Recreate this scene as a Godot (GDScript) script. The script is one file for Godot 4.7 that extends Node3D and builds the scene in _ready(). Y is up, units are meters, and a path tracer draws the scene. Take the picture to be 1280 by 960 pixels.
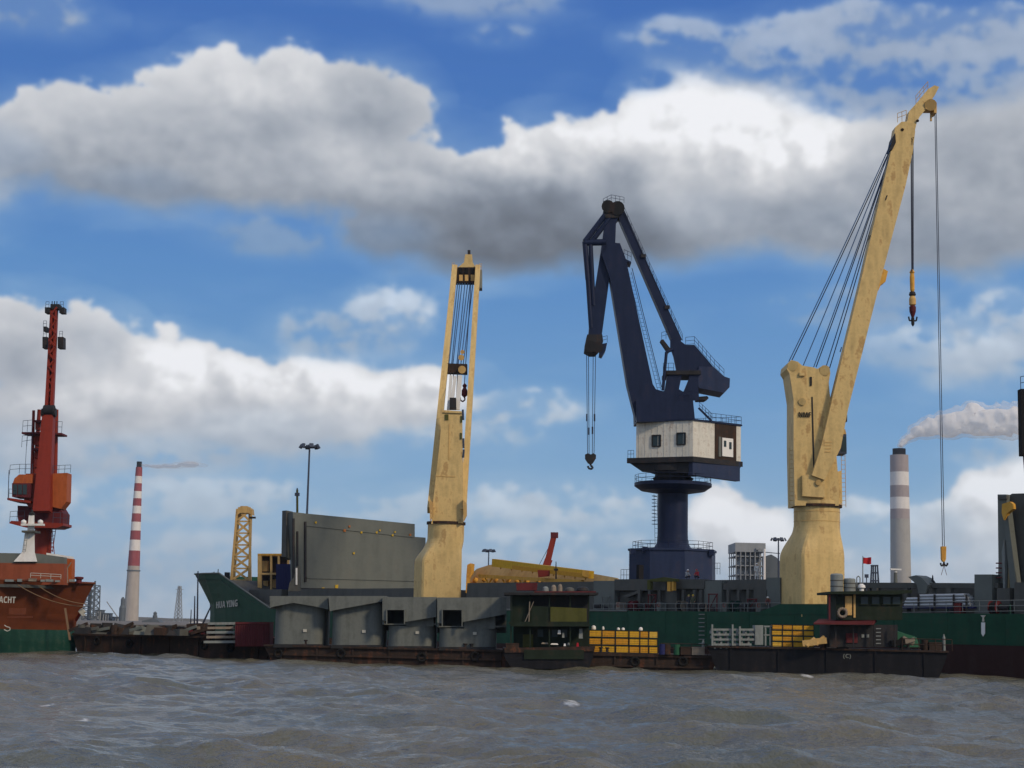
extends Node3D
# Harbour with ship cranes. Metres; y up; the camera looks along -z from a small boat.

const FOCAL := 2060.0            # in pixels of a 1280 x 960 picture
const EYE := Vector3(0, 3.5, 0)
var cam_basis: Basis
var origin := Vector3.ZERO       # base of the thing being built; meshes are stored relative to it
var mats := {}
var taken := {}
var rng := RandomNumberGenerator.new()

func ray(px: float, py: float) -> Vector3:
	return cam_basis * Vector3((px - 640.0) / FOCAL, -(py - 480.0) / FOCAL, -1.0)

func at(px: float, py: float, depth: float) -> Vector3:
	var r := ray(px, py)
	return EYE + r * (depth / -r.z)

func on_plane(px: float, py: float, p: Vector3, n: Vector3) -> Vector3:
	var r := ray(px, py)
	return EYE + r * ((p - EYE).dot(n) / r.dot(n))

func _ready() -> void:
	rng.seed = 7
	cam_basis = Basis(Vector3.RIGHT, deg_to_rad(8.42)) * Basis(Vector3.BACK, 0.021)
	make_camera_and_sky()
	make_materials()
	make_setting()
	make_far_things()
	make_quay_cranes()
	make_cargo_ship()
	make_red_ship()
	make_barges()
	make_small_things()

# ---------------------------------------------------------------- camera, sky, sun
func make_camera_and_sky() -> void:
	var cam := Camera3D.new()
	cam.name = "camera"
	cam.fov = rad_to_deg(2.0 * atan(480.0 / FOCAL))
	cam.near = 0.5
	cam.far = 12000.0
	cam.transform = Transform3D(cam_basis, EYE)
	add_child(cam)
	cam.current = true
	var env := Environment.new()
	env.background_mode = Environment.BG_SKY
	env.tonemap_mode = Environment.TONE_MAPPER_LINEAR
	env.tonemap_exposure = 1.0
	env.sdfgi_enabled = true
	env.ssao_enabled = true
	env.ssil_enabled = true
	env.fog_enabled = true
	env.fog_density = 0.00006
	env.fog_light_color = Color(0.72, 0.80, 0.90)
	env.volumetric_fog_enabled = true
	env.volumetric_fog_density = 0.0
	var sky := Sky.new()
	var pano := PanoramaSkyMaterial.new()
	pano.panorama = ImageTexture.create_from_image(sky_picture())
	pano.energy_multiplier = 1.0
	sky.sky_material = pano
	env.sky = sky
	var we := WorldEnvironment.new()
	we.name = "world_environment"
	we.environment = env
	add_child(we)
	var sun := DirectionalLight3D.new()
	sun.name = "sun"
	sun.light_energy = 0.7
	sun.light_color = Color(1.0, 0.90, 0.76)
	sun.light_angular_distance = 8.0
	sun.shadow_enabled = true
	var to_sun := Vector3(0.66, 0.62, 0.66).normalized()
	add_child(sun)
	sun.look_at_from_position(Vector3.ZERO, -to_sun, Vector3.UP)

# Clouds are given in degrees round the view direction, scaled so that one unit is one picture pixel at the middle.
# each: x, y, rx, ry above, ry below, top brightness, base brightness, strength
const CLOUDS := [
	# the long grey-white cloud
	[335, 125, 105, 66, 90, .80, .66, 1.0], [455, 130, 80, 58, 90, .70, .63, 1.0], [245, 160, 130, 62, 80, .74, .62, 1.0], [120, 180, 145, 62, 66, .74, .62, 1.0],
	[20, 185, 90, 36, 45, .70, .62, .8], [330, 215, 190, 60, 46, .74, .60, 1.0], [420, 195, 80, 50, 50, .80, .66, 1.0], [180, 225, 130, 40, 34, .68, .58, .8], [330, 300, 90, 26, 24, .66, .64, .34],
	[530, 235, 120, 70, 60, .72, .56, 1.0],
	# the great cumulus behind the cranes
	[585, 225, 90, 46, 70, .84, .50, 1.0], [690, 215, 80, 62, 80, .88, .50, 1.0], [770, 195, 60, 45, 90, .90, .54, 1.0], [835, 140, 55, 60, 120, .97, .72, 1.0], [905, 165, 110, 80, 110, 1.0, .72, 1.0],
	[985, 200, 105, 66, 90, 1.0, .70, 1.0], [1080, 215, 110, 72, 90, .82, .60, 1.0], [1180, 205, 120, 92, 100, .70, .62, 1.0], [1290, 200, 110, 92, 110, .70, .62, 1.0], [1400, 170, 120, 80, 90, .74, .62, 1.0],
	[620, 285, 150, 50, 58, .58, .45, 1.0], [760, 285, 150, 60, 52, .60, .48, 1.0], [880, 265, 150, 50, 50, .72, .60, .9], [1040, 270, 150, 50, 50, .66, .60, .9], [1180, 300, 150, 60, 44, .64, .60, .9],
	[500, 290, 90, 40, 36, .60, .54, .7],
	# high thin sheets
	[850, 48, 66, 26, 38, .76, .72, .55], [960, 70, 120, 34, 50, .74, .70, .55], [1090, 40, 150, 40, 60, .74, .70, .62], [1220, 50, 120, 45, 60, .74, .70, .62], [1150, 110, 170, 40, 40, .72, .68, .5], [30, 10, 85, 40, 34, .74, .68, .6],
	[600, 0, 110, 26, 24, .72, .70, .45], [625, 44, 42, 16, 18, .74, .70, .4], [820, 100, 40, 18, 24, .78, .74, .4],
	# the low bank on the left side
	[40, 440, 110, 62, 70, .74, .66, 1.0], [115, 440, 60, 52, 60, .76, .70, .9], [215, 470, 75, 48, 60, 1.0, .72, 1.0], [290, 480, 90, 40, 60, .92, .72, 1.0], [400, 490, 110, 42, 60, .92, .72, .95],
	[510, 500, 90, 48, 46, .92, .74, .95], [120, 510, 150, 60, 60, .84, .68, 1.0], [330, 530, 160, 40, 48, .80, .70, .8], [60, 560, 150, 40, 40, .76, .70, .7], [200, 565, 160, 34, 30, .74, .70, .55],
	[-90, 450, 120, 60, 80, .80, .68, 1.0], [-220, 430, 120, 60, 80, .84, .68, 1.0], [-120, 220, 120, 60, 70, .80, .64, .8],
	# small clouds
	[485, 400, 55, 42, 46, .86, .72, .62], [415, 415, 75, 32, 34, .74, .70, .5], [655, 512, 78, 26, 26, .82, .76, .6], [600, 540, 90, 22, 24, .80, .76, .4],
	[1215, 430, 110, 46, 50, .84, .72, .66], [1270, 400, 70, 40, 50, .82, .72, .6], [1080, 380, 110, 30, 30, .68, .66, .4], [1130, 440, 70, 24, 26, .78, .72, .35],
	[905, 650, 46, 44, 60, 1.0, .82, 1.0], [950, 675, 60, 40, 50, .98, .82, 1.0], [1245, 630, 56, 48, 50, .98, .78, .9], [1180, 655, 60, 30, 40, .84, .76, .7], [1060, 650, 70, 30, 40, .84, .78, .6], [1320, 610, 90, 60, 70, .95, .76, .9],
	[1240, 560, 60, 22, 20, .74, .70, .4],
	# pale layers near the horizon
	[700, 625, 150, 24, 40, .84, .78, .55], [500, 640, 160, 20, 26, .78, .75, .4], [260, 620, 160, 26, 34, .80, .74, .5], [80, 640, 140, 30, 40, .78, .74, .5], [640, 690, 260, 30, 40, .80, .76, .45],
	[300, 700, 260, 34, 44, .76, .73, .45], [1000, 720, 300, 40, 60, .80, .76, .65], [640, 770, 900, 34, 60, .78, .75, .45], [-100, 680, 220, 50, 70, .78, .74, .6], [1400, 700, 220, 60, 80, .80, .75, .7],
]

func sky_blue(el: float) -> Color:
	# el in degrees; colours of clear air in sRGB
	var stops := [[0.0, Color(.64, .73, .81)], [4.0, Color(.55, .69, .815)], [8.0, Color(.44, .615, .795)], [12.0, Color(.365, .555, .775)], [17.0, Color(.295, .475, .735)], [22.0, Color(.262, .435, .715)], [40.0, Color(.20, .35, .63)], [90.0, Color(.15, .27, .54)]]
	for i in range(stops.size() - 1):
		if el <= stops[i + 1][0]:
			return stops[i][1].lerp(stops[i + 1][1], clampf((el - stops[i][0]) / (stops[i + 1][0] - stops[i][0]), 0, 1))
	return stops[-1][1]

func sky_picture() -> Image:
	var w := 4096
	var h := 2048
	var deg_px := rad_to_deg(1.0 / FOCAL)
	var billow := FastNoiseLite.new()
	billow.seed = 11; billow.noise_type = FastNoiseLite.TYPE_SIMPLEX_SMOOTH; billow.fractal_type = FastNoiseLite.FRACTAL_FBM
	billow.fractal_octaves = 5; billow.frequency = 0.0085; billow.fractal_gain = 0.52
	var puff := FastNoiseLite.new()
	puff.seed = 5; puff.noise_type = FastNoiseLite.TYPE_CELLULAR; puff.cellular_return_type = FastNoiseLite.RETURN_DISTANCE
	puff.fractal_type = FastNoiseLite.FRACTAL_FBM; puff.fractal_octaves = 3; puff.frequency = 0.016; puff.cellular_jitter = 0.9
	var broad := FastNoiseLite.new()
	broad.seed = 23; broad.noise_type = FastNoiseLite.TYPE_SIMPLEX_SMOOTH; broad.fractal_type = FastNoiseLite.FRACTAL_FBM; broad.fractal_octaves = 4; broad.frequency = 0.0022
	var veil := FastNoiseLite.new()
	veil.seed = 41; veil.noise_type = FastNoiseLite.TYPE_SIMPLEX_SMOOTH; veil.fractal_type = FastNoiseLite.FRACTAL_FBM; veil.fractal_octaves = 4; veil.frequency = 0.006
	# clouds where they stand, in the scaled degrees
	var placed := []
	for c in CLOUDS:
		var r := ray(c[0], c[1]).normalized()
		placed.append([rad_to_deg(atan2(r.x, -r.z)) / deg_px, rad_to_deg(asin(r.y)) / deg_px, c[2], c[3], c[4], c[5], c[6], c[7]])
	# coarse sky all round, then the part towards the harbour in full detail; column 0 of a panorama looks along -z
	var low := Image.create(512, 256, false, Image.FORMAT_RGB8)
	low.fill(Color(.45, .47, .48))
	for y in range(0, 128):
		var el := 90.0 - (y + 0.5) / 256.0 * 180.0
		var near := in_row(placed, el / deg_px)
		for x in range(512):
			var az := (x + 0.5) / 512.0 * 360.0 - 180.0
			low.set_pixel((x + 256) % 512, y, sky_color(az, el, near, deg_px, billow, puff, broad, veil, absf(az) < 40.0 and el < 36.0))
	low.resize(w, h, Image.INTERPOLATE_CUBIC)
	var x0 := int((180.0 - 25.0) / 360.0 * w)
	var x1 := int((180.0 + 25.0) / 360.0 * w)
	var y0 := int((90.0 - 29.0) / 180.0 * h)
	for y in range(y0, h / 2):
		var el := 90.0 - (y + 0.5) / h * 180.0
		var near := in_row(placed, el / deg_px)
		for x in range(x0, x1):
			var az := (x + 0.5) / w * 360.0 - 180.0
			low.set_pixel((x + w / 2) % w, y, sky_color(az, el, near, deg_px, billow, puff, broad, veil, true))
	return low

func in_row(placed: Array, sy: float) -> Array:
	return placed.filter(func(c): return absf((sy - c[1]) / (c[3] if sy > c[1] else c[4])) < 1.55)

func sky_color(az: float, el: float, placed: Array, deg_px: float, billow: FastNoiseLite, puff: FastNoiseLite, broad: FastNoiseLite, veil: FastNoiseLite, detailed: bool) -> Color:
	var sx := az / deg_px
	var sy := el / deg_px
	var blue := sky_blue(el)
	var nx := sx
	var ny := sy * 1.25
	if not detailed or absf(az) > 40.0:
		nx = sin(deg_to_rad(az)) * 57.3 / deg_px
		ny += cos(deg_to_rad(az)) * 57.3 / deg_px
	var b := billow.get_noise_2d(nx, ny)
	var p := puff.get_noise_2d(nx + b * 30.0, ny + b * 24.0)         # about -1 .. 0
	var best := -9.0
	var wsum := 0.0
	var tone := 0.0
	var strength := 0.0
	var under := 0.0
	if detailed:
		for c in placed:
			var dx: float = (sx - c[0]) / c[2]
			if absf(dx) > 1.55:
				continue
			var dyp: float = sy - c[1]
			var dy: float = dyp / (c[3] if dyp > 0 else c[4])
			var e := 1.0 - sqrt(dx * dx + dy * dy)
			if e < -0.55:
				continue
			var wt := exp(4.5 * e)
			wsum += wt
			tone += wt * lerpf(c[6], c[5], smoothstep(-0.9, 0.8, dy + 0.3 * b))
			strength += wt * c[7]
			under += wt * clampf(-dy + 0.1, 0.0, 1.0)
			best = maxf(best, e)
	if wsum > 0.0:
		best = lerpf(best, log(wsum) / 4.5, 0.6)
		tone /= wsum
		strength /= wsum
		under /= wsum
	# elsewhere the same kind of broken cloud goes on
	var edge := 1.0
	if detailed:
		edge = clampf(smoothstep(19.5, 26.0, absf(az)) + smoothstep(24.0, 31.0, el), 0, 1)
	if edge > 0.0:
		var g := broad.get_noise_2d(nx * 0.8, ny * 1.5) * 1.5 + 0.14
		var gt := 0.77 + 0.2 * b
		if wsum <= 0.0:
			best = lerpf(-1.0, g, edge); tone = gt; strength = 0.9
		else:
			best = lerpf(best, g, edge); tone = lerpf(tone, gt, edge); strength = lerpf(strength, 0.9, edge)
	var v := veil.get_noise_2d(nx * 0.7, ny * 1.6)
	var heads := (1.0 - under) * strength
	var fine := billow.get_noise_2d(nx * 3.1 + 300.0, ny * 3.1)
	var density := best + b * lerpf(0.26, 0.42, heads) + (-0.55 - p) * 0.36 * heads + v * 0.16 + fine * 0.11
	var wide := lerpf(0.72, 0.17, clampf(heads * 1.15, 0, 1))
	var a := smoothstep(-0.06 - under * 0.22, -0.06 + wide, density) * clampf(strength * 1.05, 0, 1)
	if strength < 0.75:
		a *= lerpf(smoothstep(-0.32, 0.28, v + 0.55 * fine), 1.0, smoothstep(0.55, 0.75, strength))
	var soft := smoothstep(-0.75, 0.3, best + v * 0.45) * 0.30 * strength
	# relief: the lit side of the heads is upper right
	var b2 := billow.get_noise_2d(nx + 12.0, ny + 15.0)
	var relief := clampf((b - b2) * 0.24 + (-0.55 - p) * 0.06, -0.08, 0.08)
	var t := clampf(tone + 0.03 + relief * (0.12 + 0.9 * smoothstep(.70, .97, tone)) + 0.05 * v + 0.012 * b + 0.022 * fine, 0.44, 0.965)
	t = clampf(0.73 + (t - 0.73) * 1.22, 0.44, 0.97)
	# thin edges let the sky through and are bright
	t = lerpf(t, minf(0.88, t + 0.07), (1.0 - smoothstep(0.0, 0.45, density)) * (1.0 - under))
	var cool := smoothstep(.92, .5, t)
	var cloud := Color(t * lerpf(0.985, 0.905, cool), t * lerpf(0.99, 0.965, cool), t * lerpf(1.0, 1.05, cool) + 0.004)
	var haze := smoothstep(6.0, 0.0, el) * 0.2
	var base := blue.lerp(Color(.72, .79, .865), clampf(soft + maxf(0.0, v) * 0.14, 0, 1))
	var col := base.lerp(cloud, clampf(a, 0, 1))
	return col.lerp(Color(.68, .745, .81), haze)

# ---------------------------------------------------------------- shapes
func new_st() -> SurfaceTool:
	var st := SurfaceTool.new()
	st.begin(Mesh.PRIMITIVE_TRIANGLES)
	return st

func tri(st: SurfaceTool, a: Vector3, b: Vector3, c: Vector3, away: Vector3) -> void:
	# a flat triangle whose front looks away from the point `away`
	var n := (c - a).cross(b - a)
	if n.length_squared() < 1e-14:
		return
	n = n.normalized()
	if n.dot((a + b + c) / 3.0 - away) < 0:
		n = -n
		var t := b
		b = c
		c = t
	st.set_normal(n); st.add_vertex(a - origin)
	st.set_normal(n); st.add_vertex(b - origin)
	st.set_normal(n); st.add_vertex(c - origin)

func quad(st: SurfaceTool, a: Vector3, b: Vector3, c: Vector3, d: Vector3, away: Vector3) -> void:
	tri(st, a, b, c, away)
	tri(st, a, c, d, away)

func smooth_tri(st: SurfaceTool, a: Vector3, b: Vector3, c: Vector3, na: Vector3, nb: Vector3, nc: Vector3) -> void:
	if (c - a).cross(b - a).dot(na + nb + nc) < 0:
		var t := b; b = c; c = t
		t = nb; nb = nc; nc = t
	st.set_normal(na); st.add_vertex(a - origin)
	st.set_normal(nb); st.add_vertex(b - origin)
	st.set_normal(nc); st.add_vertex(c - origin)

func hexa(st: SurfaceTool, p: Array) -> void:
	# p: four corners of one end in a ring, then the four of the other end
	var m := Vector3.ZERO
	for q in p:
		m += q
	m /= 8.0
	quad(st, p[0], p[1], p[2], p[3], m)
	quad(st, p[4], p[5], p[6], p[7], m)
	for i in 4:
		var j := (i + 1) % 4
		quad(st, p[i], p[j], p[j + 4], p[i + 4], m)

func block(st: SurfaceTool, c: Vector3, size: Vector3, turn := 0.0) -> void:
	var bas := Basis(Vector3.UP, turn)
	var h := size * 0.5
	var p := []
	for y in [-h.y, h.y]:
		for k in [[-1, -1], [1, -1], [1, 1], [-1, 1]]:
			p.append(c + bas * Vector3(k[0] * h.x, y, k[1] * h.z))
	hexa(st, p)

func beam(st: SurfaceTool, a: Vector3, b: Vector3, w: float, h: float, w2 := -1.0, h2 := -1.0, up := Vector3(0, 0, 1)) -> void:
	# rectangular bar; h is measured along `up`, w across it
	if w2 < 0: w2 = w
	if h2 < 0: h2 = h
	var d := (b - a).normalized()
	var u := up - d * up.dot(d)
	if u.length() < 1e-3:
		u = Vector3.UP - d * d.y
		if u.length() < 1e-3: u = Vector3.RIGHT
	u = u.normalized()
	var s := d.cross(u)
	var p := []
	for e in [[a, w, h], [b, w2, h2]]:
		for k in [[-1, -1], [1, -1], [1, 1], [-1, 1]]:
			p.append(e[0] + s * (k[0] * e[1] * 0.5) + u * (k[1] * e[2] * 0.5))
	hexa(st, p)

func tube(st: SurfaceTool, a: Vector3, b: Vector3, r: float, r2 := -1.0, n := 8, caps := true) -> void:
	if r2 < 0: r2 = r
	var d := (b - a).normalized()
	var u := (Vector3.UP if absf(d.y) < 0.9 else Vector3.RIGHT).cross(d).normalized()
	var v := d.cross(u)
	for i in n:
		var t0 := TAU * i / n
		var t1 := TAU * (i + 1) / n
		var n0 := u * cos(t0) + v * sin(t0)
		var n1 := u * cos(t1) + v * sin(t1)
		smooth_tri(st, a + n0 * r, a + n1 * r, b + n1 * r2, n0, n1, n1)
		smooth_tri(st, a + n0 * r, b + n1 * r2, b + n0 * r2, n0, n1, n0)
		if caps:
			tri(st, a, a + n0 * r, a + n1 * r, b)
			tri(st, b, b + n0 * r2, b + n1 * r2, a)

func wire(st: SurfaceTool, pts: Array, r: float, n := 4) -> void:
	for i in range(pts.size() - 1):
		tube(st, pts[i], pts[i + 1], r, r, n, false)

func sag(a: Vector3, b: Vector3, drop: float, n := 8) -> Array:
	var out := []
	for i in n + 1:
		var t := float(i) / n
		out.append(a.lerp(b, t) + Vector3.DOWN * drop * 4.0 * t * (1.0 - t))
	return out

func lathe(st: SurfaceTool, c: Vector3, prof: Array, n := 24, smooth := true, turn := 0.0) -> void:
	# prof: [radius, height] from bottom to top, heights from c
	for k in range(prof.size() - 1):
		var r0: float = prof[k][0]
		var y0: float = prof[k][1]
		var r1: float = prof[k + 1][0]
		var y1: float = prof[k + 1][1]
		var slope := Vector2(y1 - y0, r0 - r1).normalized()
		for i in n:
			var t0 := TAU * i / n + turn
			var t1 := TAU * (i + 1) / n + turn
			var e0 := Vector3(cos(t0), 0, sin(t0))
			var e1 := Vector3(cos(t1), 0, sin(t1))
			var a := c + e0 * r0 + Vector3.UP * y0
			var b := c + e1 * r0 + Vector3.UP * y0
			var cc := c + e1 * r1 + Vector3.UP * y1
			var d := c + e0 * r1 + Vector3.UP * y1
			var m0 := (e0 * slope.x + Vector3.UP * slope.y).normalized()
			var m1 := (e1 * slope.x + Vector3.UP * slope.y).normalized()
			if not smooth:
				m0 = (m0 + m1).normalized()
				m1 = m0
			if r0 > 1e-5: smooth_tri(st, a, b, cc, m0, m1, m1)
			if r1 > 1e-5: smooth_tri(st, a, cc, d, m0, m1, m0)

func slab(st: SurfaceTool, front: Array, push: Vector3) -> void:
	# a plate with the outline `front` (one plane), as thick as `push`
	var n := push.normalized()
	var u: Vector3 = (front[1] - front[0]).normalized()
	u = (u - n * u.dot(n)).normalized()
	var v := n.cross(u)
	var flat := PackedVector2Array()
	var mid := Vector3.ZERO
	for p in front:
		flat.append(Vector2((p - front[0]).dot(u), (p - front[0]).dot(v)))
		mid += p
	mid = mid / front.size() + push * 0.5
	var ids := Geometry2D.triangulate_polygon(flat)
	for i in range(0, ids.size(), 3):
		var a: Vector3 = front[ids[i]]
		var b: Vector3 = front[ids[i + 1]]
		var c: Vector3 = front[ids[i + 2]]
		tri(st, a, b, c, a + push)
		tri(st, a + push, b + push, c + push, a)
	var area := 0.0
	for i in flat.size():
		area += flat[i].cross(flat[(i + 1) % flat.size()])
	for i in front.size():
		var j := (i + 1) % front.size()
		var e := flat[j] - flat[i]
		var out2 := Vector2(e.y, -e.x) * signf(area)
		var out3 := (u * out2.x + v * out2.y).normalized()
		var a: Vector3 = front[i]
		var b: Vector3 = front[j]
		quad(st, a, b, b + push, a + push, (a + b) * 0.5 + push * 0.5 - out3 * 0.01)

func outline(pts: Array, depth: float) -> Array:
	var out := []
	for p in pts:
		out.append(at(p[0], p[1], depth))
	return out

func plate(st: SurfaceTool, pts: Array, depth: float, thick: float) -> void:
	# picture outline at that depth, thickness away from the viewer
	slab(st, outline(pts, depth), Vector3(0, 0, -thick))

func rect(x0: float, y0: float, x1: float, y1: float) -> Array:
	return [[x0, y0], [x1, y0], [x1, y1], [x0, y1]]

func rail(st: SurfaceTool, pts: Array, h := 1.1, step := 1.6, r := 0.03, rows := 2) -> void:
	for i in range(pts.size() - 1):
		var a: Vector3 = pts[i]
		var b: Vector3 = pts[i + 1]
		var n := maxi(1, int(round(a.distance_to(b) / step)))
		for k in n + 1:
			var q := a.lerp(b, float(k) / n)
			tube(st, q, q + Vector3.UP * h, r, r, 4, false)
		for k in rows:
			var y := Vector3.UP * h * (1.0 - 0.48 * k)
			tube(st, a + y, b + y, r, r, 4, false)

func ring_pts(c: Vector3, r: float, n: int, t0 := 0.0, t1 := TAU) -> Array:
	var out := []
	for i in n + 1:
		var t := lerpf(t0, t1, float(i) / n)
		out.append(c + Vector3(cos(t), 0, sin(t)) * r)
	return out

func loop_tube(st: SurfaceTool, pts: Array, r: float) -> void:
	for i in range(pts.size() - 1):
		tube(st, pts[i], pts[i + 1], r, r, 5, false)

func ladder(st: SurfaceTool, a: Vector3, b: Vector3, side: Vector3, step := 0.6, r := 0.03) -> void:
	tube(st, a - side, b - side, r, r, 4, false)
	tube(st, a + side, b + side, r, r, 4, false)
	var n := int(a.distance_to(b) / step)
	for i in n:
		var q := a.lerp(b, (i + 0.5) / n)
		tube(st, q - side, q + side, r * 0.8, r * 0.8, 4, false)

# ---------------------------------------------------------------- things
func numbered(called: String) -> String:
	var k: int = taken.get(called, 0)
	taken[called] = k + 1
	return called if k == 0 else "%s_%03d" % [called, k]

func tag(o: Node, label: String, category: String, group := "", kind := "") -> void:
	if label: o.set_meta("label", label)
	if category: o.set_meta("category", category)
	if group: o.set_meta("group", group)
	o.set_meta("kind", kind if kind else "thing")

func thing(called: String, label: String, category: String, base: Vector3, group := "") -> Node3D:
	var o := Node3D.new()
	o.name = numbered(called)
	add_child(o)
	o.position = base
	origin = base
	tag(o, label, category, group)
	return o

func obj(called: String, st: SurfaceTool, m: Material, parent: Node3D) -> MeshInstance3D:
	var o := MeshInstance3D.new()
	o.name = called
	o.mesh = st.commit()
	o.material_override = m
	parent.add_child(o, true)
	return o

func single(called: String, st: SurfaceTool, m: Material, label: String, category: String, group := "", kind := "") -> MeshInstance3D:
	# a thing that is one mesh, at `origin`
	var o := MeshInstance3D.new()
	o.name = numbered(called)
	o.mesh = st.commit()
	o.material_override = m
	add_child(o)
	o.position = origin
	tag(o, label, category, group, kind)
	return o

func structure(called: String, st: SurfaceTool, m: Material) -> MeshInstance3D:
	var o := single(called, st, m, "", "", "", "structure")
	return o

func copy_of(o: Node3D, base: Vector3, label := "", turn := 0.0) -> Node3D:
	var c: Node3D = o.duplicate()
	var stem := String(o.name)
	if stem.length() > 4 and stem[-4] == "_" and stem.right(3).is_valid_int():
		stem = stem.left(-4)
	c.name = numbered(stem)
	add_child(c)
	c.position = base
	c.rotation.y = turn
	if label: c.set_meta("label", label)
	return c

func lettering(text: String, p: Vector3, height: float, width: float, facing: Vector3, m: Material, parent: Node3D, slant := 0.0, called := "lettering") -> MeshInstance3D:
	# raised letters: p is the lower corner where the text begins, facing is the normal of the surface
	var t := TextMesh.new()
	t.text = text
	var f := SystemFont.new()
	f.font_names = PackedStringArray(["Droid Sans"])
	f.font_weight = 700
	t.font = f
	t.font_size = 64
	t.pixel_size = 0.01
	t.depth = 0.05
	t.horizontal_alignment = HORIZONTAL_ALIGNMENT_LEFT
	t.vertical_alignment = VERTICAL_ALIGNMENT_BOTTOM
	var box := t.get_aabb()
	var z := facing.normalized()
	var x := Vector3.UP.cross(z).normalized()
	var y := z.cross(x)
	x = x.rotated(z, slant)
	y = y.rotated(z, slant)
	var o := MeshInstance3D.new()
	o.name = called
	o.mesh = t
	o.material_override = m
	parent.add_child(o, true)
	var sx := width / maxf(box.size.x, 0.01)
	var sy := height / maxf(box.size.y, 0.01)
	var bas := Basis(x * sx, y * sy, z)
	o.transform = Transform3D(bas, p - origin - bas * Vector3(box.position.x, box.position.y, 0))
	return o

# ---------------------------------------------------------------- materials
var grain := []

func noise_bytes(seed_: int, freq: float, w: int, h: int, tw: int, th: int, octaves := 4) -> PackedByteArray:
	var n := FastNoiseLite.new()
	n.seed = seed_; n.frequency = freq; n.fractal_octaves = octaves
	n.noise_type = FastNoiseLite.TYPE_SIMPLEX_SMOOTH
	var im := n.get_seamless_image(w, h, false, false, 0.1, true)
	im.resize(tw, th, Image.INTERPOLATE_CUBIC)
	im.convert(Image.FORMAT_L8)
	return im.get_data()

func lin(r: float, g: float, b: float) -> Color:
	return Color(r, g, b).linear_to_srgb()

func paint(key: String, c: Color, rust := 0.2, rough := 0.55, rust_color := Color(.085, .034, .016), vary := 1.0, tile := 9.0, metal := 0.0) -> StandardMaterial3D:
	# weathered paint on steel: blotches, dribbles that run down, rust where the paint has gone; c is linear
	var size := 256
	var im := Image.create(size, size, false, Image.FORMAT_RGB8)
	var off := rng.randi() % (size * size)
	var total := size * size
	var blotch: PackedByteArray = grain[0]
	var streak: PackedByteArray = grain[1]
	var fine: PackedByteArray = grain[2]
	var data := PackedByteArray()
	data.resize(total * 3)
	for i in total:
		var k := (i + off) % total
		var b := blotch[k] / 255.0
		var s := streak[k] / 255.0
		var f := fine[k] / 255.0
		var shade := 1.0 + vary * (0.34 * (b - 0.5) + 0.36 * (s - 0.5) + 0.16 * (f - 0.5))
		var m := smoothstep(0.56, 0.74, 0.42 * b + 0.38 * s + 0.2 * f) * rust
		var q := Color(c.r * shade, c.g * shade, c.b * shade).lerp(rust_color * (0.7 + 0.6 * f), clampf(m, 0, 1)).linear_to_srgb()
		data[i * 3] = int(clampf(q.r, 0, 1) * 255.0)
		data[i * 3 + 1] = int(clampf(q.g, 0, 1) * 255.0)
		data[i * 3 + 2] = int(clampf(q.b, 0, 1) * 255.0)
	im = Image.create_from_data(size, size, false, Image.FORMAT_RGB8, data)
	var mat := StandardMaterial3D.new()
	mat.resource_name = key
	mat.albedo_texture = ImageTexture.create_from_image(im)
	mat.uv1_triplanar = true
	mat.uv1_world_triplanar = true
	mat.uv1_scale = Vector3.ONE / tile
	mat.roughness = rough
	mat.metallic = metal
	mat.metallic_specular = 0.28
	mats[key] = mat
	return mat

func plain(key: String, c: Color, rough := 0.6, metal := 0.0) -> StandardMaterial3D:
	var mat := StandardMaterial3D.new()
	mat.resource_name = key
	mat.albedo_color = c.linear_to_srgb()
	mat.roughness = rough
	mat.metallic = metal
	mat.metallic_specular = 0.28
	mats[key] = mat
	return mat

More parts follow.
